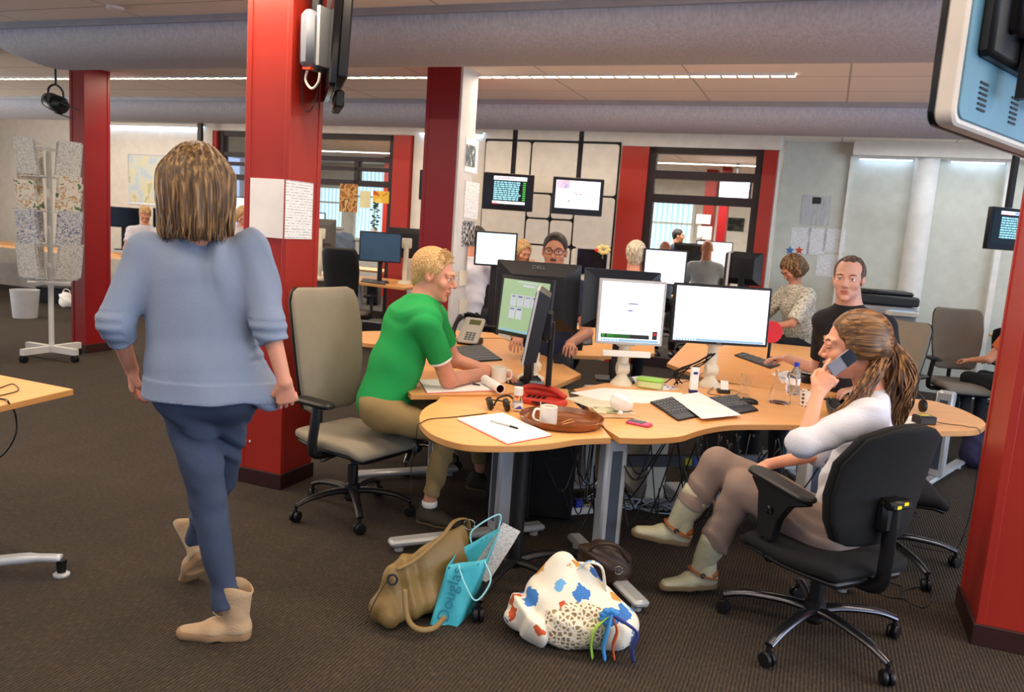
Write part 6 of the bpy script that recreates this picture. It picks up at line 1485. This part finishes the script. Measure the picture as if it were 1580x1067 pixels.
npo = lerp4(f1, .6, 1.0)+Vector((.03,.07,-.1)); nw = thing('newspaper', 'folded newspaper sticking out of the turquoise carrier bag', 'newspaper', l0+npo, 0)
nb = MB(); d_ = (Vector((.50,.25,.80))).normalized(); sx = Vector((.75,.3,-.45)).normalized()
for k in range(3):
    nb.rings([[sx*(-.05)+d_*0+Vector((0,.006*k,0)), sx*.05+Vector((0,.006*k,0)), sx*.05+Vector((0,.006*k+.003,0)), sx*-.05+Vector((0,.006*k+.003,0))], [q+d_*(.20+.02*k) for q in (sx*(-.045)+Vector((0,.008*k,0)), sx*.045+Vector((0,.008*k,0)), sx*.045+Vector((0,.008*k+.003,0)), sx*-.045+Vector((0,.008*k+.003,0)))]])
m_news = patches('newsprint', [(0,(206,208,206)),(.45,(170,172,172)),(.55,(216,216,212)),(.66,(140,144,150))], (50,50,160)); ob('folded_sheets', nb, m_news, nw)
# floral and crochet bag
def floral(nt, b, tc, r):
    v = tex(nt, 'Voronoi', mapping(nt, tc, (11,11,11)), Scale=1.0); n = tex(nt, 'Noise', mapping(nt, tc, (22,22,22)), Scale=1.0, Detail=3.0)
    ad = nt.nodes.new('ShaderNodeMath'); ad.operation = 'ADD'; nt.links.new(v.outputs['Distance'], ad.inputs[0]); nt.links.new(n.outputs['Fac'], ad.inputs[1])
    mask = ramp(nt, [(.0,(255,255,255)),(.86,(0,0,0))], 'CONSTANT'); nt.links.new(ad.outputs[0], mask.inputs['Fac'])
    sep = nt.nodes.new('ShaderNodeSeparateColor'); nt.links.new(v.outputs['Color'], sep.inputs[0])
    colr = ramp(nt, [(.0,(60,120,190)),(.4,(110,170,220)),(.55,(196,84,44)),(.72,(206,150,70)),(.84,(60,110,180))], 'CONSTANT'); nt.links.new(sep.outputs[0], colr.inputs['Fac'])
    mx = nt.nodes.new('ShaderNodeMixRGB'); nt.links.new(mask.outputs['Color'], mx.inputs[0]); mx.inputs[1].default_value = lin((232,226,208))+(1,); nt.links.new(colr.outputs['Color'], mx.inputs[2])
    nt.links.new(mx.outputs[0], b.inputs['Base Color'])
m_flor = mat('floral_cotton', rough=.85, build=floral)
bw_ = G(876, 985, 0); t = thing('cloth_bag', 'big white cloth bag with blue and rust flowers and a crochet net front', 'bag', bw_)
s = SDF(); s.ell((-.10,.02,.08), (.15,.13,.10), .06); s.ell((.12,.02,.07), (.15,.13,.095), .06); s.ell((.0,.05,.15), (.16,.10,.10), .08); s.ell((-.05,.06,.24), (.06,.05,.06), .06); s.ell((.05,.07,.24), (.045,.05,.04), .05); s.ell((-.035,.06,.295), (.035,.025,.03), .04)
s.cut((0,0,.004), (0,0,-1)); sob('bag_body', [s.mesh(.005, lambda x, y, z: folds(.010, 9, (1,.2,.5), 1.0)(x,y,z)+folds(.007, 16, (-.6,.5,1), 2)(x,y,z))], m_flor, t, (0,0,0))
def net(nt, b, tc, r):
    v = tex(nt, 'Voronoi', mapping(nt, tc, (55,55,55)), Scale=1.0); v.feature = 'DISTANCE_TO_EDGE'
    q = ramp(nt, [(.0,(240,232,210)),(.16,(226,216,190)),(.2,(150,128,96))]); nt.links.new(v.outputs['Distance'], q.inputs['Fac']); nt.links.new(q.outputs['Color'], b.inputs['Base Color'])
    bp = nt.nodes.new('ShaderNodeBump'); bp.invert = True; bp.inputs['Strength'].default_value = 1; bp.inputs['Distance'].default_value = .01; nt.links.new(v.outputs['Distance'], bp.inputs['Height']); nt.links.new(bp.outputs['Normal'], b.inputs['Normal'])
s = SDF(); s.ell((.02,-.045,.085), (.165,.085,.095), .03); s.cut((0,0,.006), (0,0,-1)); s.cut((0,0,.165), (0,.3,1)); sob('crochet_front', [s.mesh(.005, folds(.003, 20))], mat('crochet_net', rough=.9, build=net), t, (0,0,0))
rn = random.Random(3)
for k, (m_, w0) in enumerate(((mat('ribbon_blue', (60,140,210), .6), .03), (mat('ribbon_orange', (214,92,40), .6), .018), (mat('ribbon_lime', (150,196,70), .6), .02), (mat('ribbon_navy', (46,60,130), .6), .024))):
    x = .12+.035*k if k != 2 else .075; 
    ob('ribbon', MB().tube(spline([(.14,-.115,.17),(x+.01,-.135,.12),(x,-.138,.06),(x+.008,-.14,.01)], 5), w0, 8, flat=.25, hint=(1,0,0)), m_, t, smooth='all')
fb = MB()
for i in range(9): a = i*.7; fb.ball((.135+.024*math.cos(a)*(i > 0), -.125, .165+.024*math.sin(a)*(i > 0)), (.017,.012,.013))
ob('ribbon_rosette', fb, mat('ribbon_blue', (60,140,210), .6), t, smooth='all')
ob('tied_handle', MB().tube(spline([(.02,.04,.27),(.06,.02,.31),(.11,.02,.29),(.13,.02,.20)], 6), .018, 8, flat=.3), m_flor, t, smooth='all')
# brown bag, backpack, white bag
t = thing('small_handbag', 'small dark brown leather bag with rings behind the floral bag', 'bag', G(930,905,0)); s = SDF(); s.ell((0,0,.10), (.13,.07,.10), .03); s.ell((-.04,0,.16), (.08,.05,.05), .04); s.cut((0,0,.004), (0,0,-1)); sob('bag_body', [s.mesh(.006, folds(.005, 14))], mat('dark_brown_leather', (58,42,32), .45, bump=.3), t, (0,0,0))
ob('handle', MB().tube(spline([(-.1,-.03,.15),(-.05,-.06,.22),(.04,-.06,.22),(.1,-.03,.14)], 5), .008, 8), mat('dark_brown_leather'), t, smooth='all')
ob('buckle_ring', MB().tube([(.05+.018*math.cos(a), -.085, .12+.018*math.sin(a)) for a in [2*PI*i/14 for i in range(15)]], .003, 6), m_steel, t, smooth='all')
bp_ = G(1512, 722, 0); t = thing('backpack', 'dark navy messenger bag with a grey strip on the floor by the right red column', 'bag', bp_); Mb = Matrix.Rotation(.5, 4, 'Z') @ Matrix.Rotation(-.35, 4, 'X')
s = SDF(); s.ecap((-.10,0,.17), (.10,0,.19), (.06,.16), (.06,.17), (0,1,0), .04); s.ell((0,-.02,.12), (.18,.08,.12), .05); s.cut((0,0,.004), (0,0,-1)); s.cut((0,0,.30), (.45,0,1)); sob('bag_body', [s.mesh(.008, folds(.006, 9))], mat('navy_canvas', (38,34,66), .85, bump=.3), t, (0,0,0))
ob('strip', MB().tube(spline([(-.05,-.10,.03),(.05,-.115,.12),(.14,-.09,.22)], 5), .022, 8, flat=.2, hint=(0,1,0)), mat('grey_webbing', (96,110,116), .7), t, smooth='all'); ob('buckle', MB().box((-.02,-.112,.07), (.04,.01,.03)), m_black, t)
# ---------------------------------------------------------------- things on walls and columns, background
def WU(x, y, u):                      # point on the plane u = const
    d = ray(x, y); k = u/(d.x*CT - d.y*ST); p = CAM + d*k
    return toroom(p)[1], p.z
def onwall(name, lab, cat, x0, y0, x1, y1, v, m, th=.004, off=.0, tilt=0):
    a, b = WV(x0, y0, v), WV(x1, y1, v); w_, h_ = abs(b[0]-a[0]), abs(a[1]-b[1])
    t = thing(name, lab, cat, RW((a[0]+b[0])/2, v-th/2-off, (a[1]+b[1])/2), -TH)
    t.rotation_euler = (0, tilt, -TH)
    ob('sheet', MB().box((0,0,0), (w_, th, h_)), m, t)
    t['w'] = w_; t['h'] = h_
    return t
def onside(name, lab, cat, x0, y0, x1, y1, u, m, th=.004, curl=0):
    a, b = WU(x0, y0, u), WU(x1, y1, u); d_, h_ = abs(b[0]-a[0]), abs(a[1]-b[1])
    t = thing(name, lab, cat, RW(u+th/2, (a[0]+b[0])/2, (a[1]+b[1])/2), -TH)
    ob('sheet', MB().box((0,0,0), (th, d_, h_)), m, t); return t
onwall('notice_sheet', 'white sheet taped on the left face of the tall red column', 'paper', 387, 274, 437, 368, 3.618, m_paper)
t = onside('notice_sheet', 'printed sheet taped on the right face of the tall red column', 'paper', 441, 277, 480, 369, -2.742, m_printv)
US = -2.944
onside('notice_sheet', 'grey and white announcement at the top of the column\'s pale grey side', 'paper', 719, 212, 735, 268, US, m_paper)
onside('notice_picture', 'dark grey picture on the announcement of the pale grey column side', 'picture', 720, 222, 732, 258, US+.006, patches('grey_picture', [(0,(90,100,104)),(.5,(120,130,132)),(.62,(206,210,208))], (1,30,20)))
onside('notice_sheet', 'long printed sheets hanging in the middle of the column\'s pale grey side', 'paper', 718, 278, 736, 338, US, m_printv)
onside('photo_poster', 'black and white group photograph pinned on the column\'s pale grey side', 'picture', 714, 340, 731, 380, US, patches('mono_photo', [(0,(30,32,36)),(.46,(110,112,116)),(.54,(220,222,224))], (1,60,30)))
for y0, y1, l in ((418, 440, 'upper'), (463, 482, 'lower')):
    t = onside('wall_socket', l+' cream switch plate on the pale grey column side', 'switch', 708, y0, 719, y1, US, m_cream, th=.01)
mp = onwall('wall_map', 'framed map in pale blue and yellow on the wall behind the walking woman', 'map', 199, 238, 275, 318, VB, patches('map_print', [(0,(196,214,226)),(.44,(214,222,214)),(.54,(226,222,190)),(.64,(190,200,160))], (5,1,5)), th=.012)
ob('map_frame', MB().box((0,.0,mp['h']/2), (mp['w']+.02,.02,.015)).box((0,0,-mp['h']/2), (mp['w']+.02,.02,.015)).box((mp['w']/2,0,0), (.015,.02,mp['h'])).box((-mp['w']/2,0,0), (.015,.02,mp['h'])), m_alu, mp)
# right wall papers
onwall('notice_sheet', 'left printed sheet of the row on the white wall above the seated leaf-print blouse', 'paper', 1222, 350, 1247, 392, VR, m_printv)
onwall('notice_sheet', 'middle printed sheet of the row on the white wall', 'paper', 1248, 351, 1272, 394, VR, m_printv)
onwall('notice_sheet', 'upper right printed sheet of the row on the white wall', 'paper', 1273, 352, 1301, 390, VR, m_printv)
onwall('notice_sheet', 'lowest printed sheet on the white wall, beside the balding man', 'paper', 1262, 391, 1296, 428, VR, m_printv)
cal = onwall('wall_calendar', 'pale grey calendar chart with a small dark logo on the white wall', 'calendar', 1239, 300, 1278, 348, VR, patches('calendar_stripes', [(0,(196,198,200)),(.5,(178,180,184)),(.56,(206,208,208))], (40,1,2)))
ob('logo', MB().box((0,-.004,cal['h']*.32), (.10,.003,.08)), m_rub, cal)
for x, c_, l in ((1219, (70,120,180), 'blue'), (1233, (206,80,60), 'red and blue')):
    u_, z_ = WV(x, 386, VR); t = thing('star_sticker', 'small '+l+' star-shaped sticker on the white wall', 'sticker', RW(u_, VR-.004, z_), -TH)
    st = [(.055*(1 if i % 2 == 0 else .45)*math.cos(PI/2+i*PI/5), .055*(1 if i % 2 == 0 else .45)*math.sin(PI/2+i*PI/5)) for i in range(10)]
    ob('star', MB(Matrix.Rotation(PI/2, 4, 'X')).prism(st, -.002, .002), mat('star_'+l, c_, .6), t)
# printer
pc_ = P(1372, 455, 8.35); t = thing('copier', 'large grey office copier with a dark scanner lid behind the man in the dark shirt', 'copier', (pc_.x, pc_.y+.15, 0), -.2)
ob('body', MB().box((0,0,.54), (.62,.5,1.0), bev=.02), mat('copier_grey', (176,180,184), .5), t, smooth=True); ob('scanner_lid', MB().box((0,0,1.10), (.62,.5,.10), bev=.02), m_rub, t, smooth=True); ob('document_feeder', MB().box((.02,.02,1.17), (.5,.36,.05), bev=.02), m_black, t, smooth=True)
ob('control_panel', MB().box((.14,-.29,.98), (.30,.10,.05), bev=.006), m_white, t, smooth=True); ob('display', MB().box((.14,-.30,1.007), (.22,.06,.004)), mat('display_blue', (120,170,220), .3, emit=.8), t)
ob('paper_tray', MB().box((.14,-.253,.72), (.28,.01,.34), bev=.003), mat('copier_blue_grey', (120,136,150), .5), t)
# newspaper rack
rx = G(80, 553, 0); t = thing('newspaper_rack', 'white revolving newspaper rack on castors beside the dark red column', 'rack', rx, .1)
m_rw = mat('rack_white', (206,208,208), .45)
ob('pole', MB().cyl((0,0,.06), (0,0,2.02), .024), m_rw, t, smooth=True)
for k in range(4):
    a = 1.13+k*PI/2; d = Vector((math.cos(a), math.sin(a), 0)); Rr = Matrix((d, Vector((-d.y, d.x, 0)), (0,0,1))).transposed()
    ob('foot', MB().box(d*.17+Vector((0,0,.10)), (.30,.05,.06), Rr), m_rw, t)
    cb = MB(); sd_ = Vector((-d.y, d.x, 0)); e = d*.30
    for q in (-1, 1): cb.lathe([(.02,-.01),(.034,-.008),(.034,.008),(.02,.01)], e+sd_*q*.014+Vector((0,0,.034)), ax=sd_, n=16)
    cb.box(e+Vector((0,0,.055)), (.02,.02,.03)); ob('caster', cb, m_black, t, smooth=True)
    wb = MB()
    for lv in range(4):
        z0_ = .78+lv*.32
        for s_ in (-.12, 0, .12): wb.tube([d*.06+sd_*s_+Vector((0,0,z0_)), d*.20+sd_*s_+Vector((0,0,z0_)), d*.24+sd_*s_+Vector((0,0,z0_+.22))], .004, 5)
        wb.tube([d*.20-sd_*.13+Vector((0,0,z0_)), d*.20+sd_*.13+Vector((0,0,z0_))], .004, 5); wb.tube([d*.24-sd_*.13+Vector((0,0,z0_+.2)), d*.24+sd_*.13+Vector((0,0,z0_+.2))], .004, 5)
    ob('wire_basket', wb, m_rw, t, smooth='all')
ob('top_ring', MB().tube([(.22*math.cos(a), .22*math.sin(a), 2.0) for a in [2*PI*i/4+1.13 for i in range(5)]], .008, 6), m_rw, t); ob('bottom_ring', MB().tube([(.24*math.cos(a), .24*math.sin(a), .76) for a in [2*PI*i/4+1.13 for i in range(5)]], .012, 6), m_rw, t)
NW = [patches('newsprint_a', [(0,(214,214,208)),(.44,(150,154,156)),(.53,(220,218,212)),(.7,(120,130,150))], (40,40,120)), patches('newsprint_b', [(0,(206,206,196)),(.42,(186,150,100)),(.47,(216,212,200)),(.62,(96,120,80))], (10,10,14)), patches('newsprint_c', [(0,(196,200,206)),(.44,(90,100,136)),(.5,(206,206,206)),(.66,(130,132,140))], (16,16,50))]
words = ['grey newsprint', 'green and brown picture', 'dark blue picture']; hts = ['lowest', 'second lowest', 'second highest', 'highest']; sds = ['far right', 'far left', 'near left', 'near right']
for k in range(4):
    a = .1+1.13+k*PI/2; d = Vector((math.cos(a), math.sin(a), 0)); sd_ = Vector((-d.y, d.x, 0))
    for lv in range(4):
        i = (k*3+lv*2) % 3; z0_ = .80+lv*.32
        loc = Vector(rx)+d*.215+Vector((0,0,z0_)); n = thing('newspaper', 'newspaper in the %s pocket on the %s side of the rack' % (hts[lv], sds[k]), 'newspaper', loc, 0, 'newspapers in the revolving rack')
        mb = MB(); hh = .30 if lv != 2 or k % 2 else .24; L = .13
        for q in range(3): mb.rings([[sd_*x+d*(y+.006*q) for x, y in ((-L,0),(L,0),(L,.004),(-L,.004))], [sd_*(x*(1-.03*q))+d*(y+.03+.012*q)+Vector((0,0,hh+.01*q)) for x, y in ((-L,0),(L,0),(L,.004),(-L,.004))]])
        ob('folded_sheets', mb, NW[i], n)
# spotlight under the ceiling
sp = P(88, 160, 7.6); t = thing('spotlight', 'black theatre spotlight with barn doors hanging from the ceiling at the left', 'lamp', sp, 0)
ob('housing', MB().lathe([(.05,-.12),(.075,-.09),(.08,.06),(.06,.09)], ax=(.75,-.3,-.25), n=22), m_black, t, smooth=True); ob('barn_door', MB().box((.14,-.05,-.02), (.16,.10,.006), Matrix.Rotation(.35, 3, 'Y')).box((.10,-.05,-.11), (.14,.12,.006), Matrix.Rotation(.25, 3, 'Y')), m_black, t)
ob('lens_ring', MB().lathe([(.05,.0),(.07,.005),(.05,.01)], tuple(Vector((.75,-.3,-.25)).normalized()*-.13), ax=(.75,-.3,-.25), n=20), m_silver, t, smooth=True)
ob('yoke', MB().tube(spline([(-.02,-.09,.0),(-.03,-.08,.12),(-.01,0,.17),(.01,.08,.12),(.0,.09,0)], 5), .010, 8), m_black, t, smooth='all'); ob('hanging_rod', MB().cyl((-.01,0,.16), (-.01,0,CEIL-sp.z), .010), m_black, t)
# smoke detector, ceiling grille
t = thing('smoke_detector', 'small white smoke detector on the ceiling in front of the near air duct', 'detector', G(178, 11, CEIL)); ob('base', MB().lathe([(.055,0),(.055,-.015),(.03,-.03),(.001,-.03)], n=24), m_white, t, smooth=True)
t = thing('ceiling_grille', 'flat grey ventilation grille on the ceiling above the hanging screens', 'grille', RW(-1.9, 9.3, CEIL-.006), -TH); ob('plate', MB().box((0,0,0), (1.1,.12,.01)), m_alu, t); ob('slot', MB().box((0,0,-.006), (1.04,.05,.004)), m_gap, t)
tag(ob('screen_pole', MB().box((0,0,0), (.07,.05,.55)), m_black, loc=RW(-8.84, 9.55, CEIL-.275), rot=(0,0,-TH)), 'black ceiling pole beside the left glass partition, above the walking woman', 'pole')
# yellow flower on the grey monitor
t = thing('paper_flower', 'small yellow and red flower stuck on top of the grey rear monitor', 'flower', P(931, 385, 7.85)); fm = MB()
for i in range(7): a = i*.9; fm.ball((.045*math.cos(a), -.01, .03*math.sin(a)), (.028,.012,.022))
ob('petals', fm, mat('pale_yellow', (226,212,140), .7), t, smooth='all'); ob('red_petal', MB().ball((-.06,-.01,-.01), (.03,.012,.02)), mat('bright_red'), t, smooth='all'); ob('stem', MB().cyl((0,0,-.09), (0,0,0), .006), mat('stem_green', (110,130,70), .7), t)
# papers stuck on the left glass partition
vg = VB-.02
onwall('glass_poster', 'brown poster with two figures stuck on the left glass partition', 'poster', 525, 283, 551, 328, VB-.01, patches('sepia_poster', [(0,(150,104,60)),(.45,(196,150,90)),(.55,(110,78,50)),(.63,(206,176,116))], (9,1,9)))
onwall('glass_poster', 'pale yellow note stuck on the left glass partition', 'poster', 556, 294, 571, 321, VB-.01, mat('pale_note', (216,214,170), .7))
onwall('glass_poster', 'yellow poster with a red centre stuck on the left glass partition', 'poster', 576, 294, 600, 314, VB-.01, patches('yellow_poster', [(0,(196,84,50)),(.42,(226,190,70)),(.6,(236,214,120))], (7,1,7)))
# far room behind the glass: curtained windows, red columns, screens, pictures, desks
VF = 16.5
m_curt = mat('curtain_daylight', (196,226,240), .9, emit=1.1, build=lambda nt, b, tc, r: (lambda w_, q: (nt.links.new(w_.outputs['Fac'], q.inputs['Fac']), nt.links.new(q.outputs['Color'], b.inputs['Base Color']), nt.links.new(q.outputs['Color'], b.inputs['Emission Color'])))(tex(nt, 'Wave', tc.outputs['Object'], Scale=3.0, Distortion=1.5), ramp(nt, [(0,(150,190,206)),(1,(206,232,240))])))
def win(name, x0, y0, x1, y1):
    a, b = WV(x0, y0, VF), WV(x1, y1, VF); u0, u1, z1, z0 = a[0], b[0], a[1], b[1]
    fr = MB(); 
    for (cx_, cz, w_, h_) in (((u0+u1)/2, z1, u1-u0, .06), ((u0+u1)/2, z0, u1-u0, .06), (u0, (z0+z1)/2, .06, z1-z0), (u1, (z0+z1)/2, .06, z1-z0), ((u0+u1)/2, z0+(z1-z0)*.62, u1-u0, .04)): fr.box((cx_, VF-.03, cz), (w_, .06, h_))
    f = struct(name, fr, m_white); c = ob('curtain', MB().box(((u0+u1)/2, VF-.012, (z0+z1)/2), (u1-u0-.05, .01, z1-z0-.05)), m_curt, f); return f
win('window_1', 1002, 308, 1064, 402)
win('window_2', 552, 262, 597, 372)
win('window_3', 486, 287, 530, 352)
def fcol(x0, x1, v, lab, m=m_red):
    a, b = WV(x0, 330, v)[0], WV(x1, 330, v)[0]; t = thing('column', lab, 'column', RW((a+b)/2, v+.15), -TH); ob('shaft', MB().box((0,0,CEIL/2), (b-a, .3, CEIL)), m, t)
fcol(1084, 1101, 14.6, 'distant red column beyond the glass, nearest the curtained window')
fcol(1108, 1121, 14.0, 'distant dark red column behind the far television, beyond the glass', m_dred)
fcol(590, 603, 14.5, 'distant red column seen through the left glass partition')
a = P(1133, 297, 13.0); t = thing('far_television', 'small glowing television far beyond the right glass partition', 'television', a, -.5); ob('housing', MB().box((0,0,0), (.52,.05,.36), bev=.01), m_tvc, t); ob('screen', MB().box((0,-.027,.01), (.47,.004,.30)), patches('tv_pink_white', [(0,(230,240,250)),(.45,(190,170,220)),(.55,(214,230,246)),(.66,(200,120,160))], (6,6,6)), t); MATS['tv_pink_white'].node_tree.nodes['Principled BSDF'].inputs['Emission Strength'].default_value = 0; ob('ceiling_pole', MB().cyl((0,.06,0), (0,.06,CEIL-a.z), .02), m_black, t)
nt = MATS['tv_pink_white'].node_tree; bb = nt.nodes['Principled BSDF']; nt.links.new(bb.inputs['Base Color'].links[0].from_socket, bb.inputs['Emission Color']); bb.inputs['Emission Strength'].default_value = 1.0
onwall('far_picture', 'dark framed picture on the far wall behind the right glass partition', 'picture', 1119, 335, 1147, 357, VF, patches('dark_art', [(0,(40,44,40)),(.5,(70,74,64)),(.6,(30,32,34))], (5,1,5)), th=.03)
onwall('far_poster', 'white poster with a grey shield and red border beyond the right glass partition', 'poster', 1077, 348, 1097, 370, 14.55, patches('shield_poster', [(0,(232,230,222)),(.55,(236,232,226)),(.66,(150,152,150))], (4,1,4)))
onwall('far_poster', 'sketchy white poster above the shield poster beyond the right glass partition', 'poster', 1075, 330, 1096, 346, 14.55, m_printv)
for pts, lab, z in (([(1062,402),(1170,408),(1172,396),(1066,391)], 'desk beyond the right glass partition with the bald man\'s bright screen', .74), ):
    pass
def bench(u0, u1, v0, v1, z, lab):
    t = thing('desk', lab, 'desk', RW((u0+u1)/2, (v0+v1)/2), -TH); ob('desktop', MB().box((0,0,z-.015), (u1-u0, v1-v0, .03)), m_wood, t)
    for sx in (-1, 1): ob('leg', MB().box((sx*((u1-u0)/2-.1), 0, (z-.03)/2), (.06, .5, z-.03)), m_silver, t)
    return t
bench(-2.2, .2, 12.3, 13.0, .72, 'light desk beyond the right glass partition, in front of the bald person')
bench(-7.8, -5.0, 11.6, 12.3, .72, 'light desk beyond the left glass partition')
bench(-13.2, -9.0, 8.4, 9.2, .80, 'light desk under the map at the far left')
m1 = G(1100, 405, .72)
def bgmon(lab, cx, cy, Y, z, w, h, scr, yaw=0, back=False):
    c = P(cx, cy, Y); monitor(lab, (c.x, c.y, z), yaw, c, w, h, scr)
bgmon('bright monitor beyond the right glass partition, before the bald person', 1101, 392, 12.4, .72, .56, .40, m_scr_white, -.1)
bgmon('dark grey monitor back beyond the right glass partition, left of the bald person', 1062, 394, 11.9, .72, .44, .36, m_scr_off, PI-.1)
bgmon('bluish monitor beyond the left glass partition', 478, 345, 12.2, .72, .50, .36, m_scr_white2, -.2)
bgmon('bluish small monitor beyond the left glass partition by the tall red column', 376, 322, 12.4, .72, .50, .36, m_scr_white2, .1)
# flower pot beyond the left glass
t = thing('potted_plant', 'slender dark green plant standing before the left glass partition', 'plant', P(577, 352, 10.3)); rn = random.Random(5); lf = MB()
for i in range(36): a = rn.uniform(0, 6.28); z = rn.uniform(-.02, .32); r0 = rn.uniform(.01,.06); lf.ball((r0*math.cos(a), r0*math.sin(a), z), (.022,.022,.010), 6, 4)
ob('leaves', lf, mat('plant_green', (60,90,80), .6), t); ob('stem', MB().cyl((0,0,-.1), (0,0,.3), .006), mat('stem_green'), t)
zp = t.location.z; ob('pot', MB().lathe([(.035,-.10),(.05,0),(.045,0),(.03,-.09)], n=18), m_white, t)
# left background: bin, white bag, dark box
t = thing('waste_bin', 'pale grey round bin behind the newspaper rack', 'bin', G(133, 460, 0) if False else P(38, 440, 10.2)*1.0); t.location.z = 0
ob('bin_body', MB().lathe([(.14,0),(.17,.36),(.165,.36),(.135,.01),(.001,.01)], n=26), mat('bin_grey', (186,190,196), .5), t, smooth=True)
t = thing('white_bag', 'small white bag on the floor behind the newspaper rack', 'bag', G(103, 474, 0)); s = SDF(); s.ell((0,0,.09), (.11,.07,.10), .03); s.ell((-.02,0,.17), (.08,.04,.05), .04); s.cut((0,0,.004), (0,0,-1)); sob('bag_body', [s.mesh(.01, folds(.008, 14))], m_paper, t, (0,0,0)); ob('handle', MB().tube(spline([(-.07,0,.18),(-.03,0,.26),(.04,0,.25),(.06,0,.17)], 4), .006, 6), m_paper, t)
t = thing('black_crate', 'black box on the floor behind the newspaper rack, left of the white bag', 'box', G(85, 466, 0), .2); ob('box_body', MB().box((0,0,.11), (.42,.3,.22), bev=.01), m_black, t); ob('box_lid', MB().box((0,0,.23), (.44,.32,.02), bev=.004), m_rub, t)
# coffee-table clutter on the back desk
t = thing('paper_stack', 'low stack of papers on the back desk beside the tall red column', 'paper', G(487, 422, .79)); ob('sheets', MB().box((0,0,.015), (.25,.2,.03)), m_paper, t)
t = thing('shirt_on_chair', 'blue-grey jacket hung over a chair at the desk beyond the left glass partition', 'jacket', P(527, 378, 11.2)); s = SDF(); s.ecap((0,0,-.12), (0,0,.12), (.17,.07), (.15,.06), (1,0,0), .04); s.cone((-.13,0,.1), (-.16,-.02,-.15), .05, .045, .03); s.cone((.13,0,.1), (.16,-.02,-.15), .05, .045, .03); sob('cloth', [s.mesh(.012, folds(.008, 14))], cloth('jacket_blue_grey', (96,116,140)), t, (0,0,0)); zz = t.location.z; ob('chair_post', MB().cyl((0,0,-zz), (0,0,0), .03), m_black, t)
make_chair('office_chair', 'black chair of the bald person beyond the right glass partition', 'black', P(1090, 430, 11.2), face(.1,1), .3, seatz=.46, backh=.42, arms=False)
make_chair('office_chair', 'tan-seated chair with black arms under the leaf-print blouse', 'grey', P(1235, 540, 7.7), face(-.92,-.25), .3, seatz=.42, backh=.3)
make_chair('office_chair', 'black chair under the person in the white T-shirt', 'black', P(736, 480, 7.45), face(.45,.9), .3, seatz=.44, backh=.26, arms=False)
make_chair('office_chair', 'black-backed chair under the man with glasses', 'mixed', P(850, 600, 5.75), face(0,-1), .4, seatz=.44, backh=.3, arms=False)
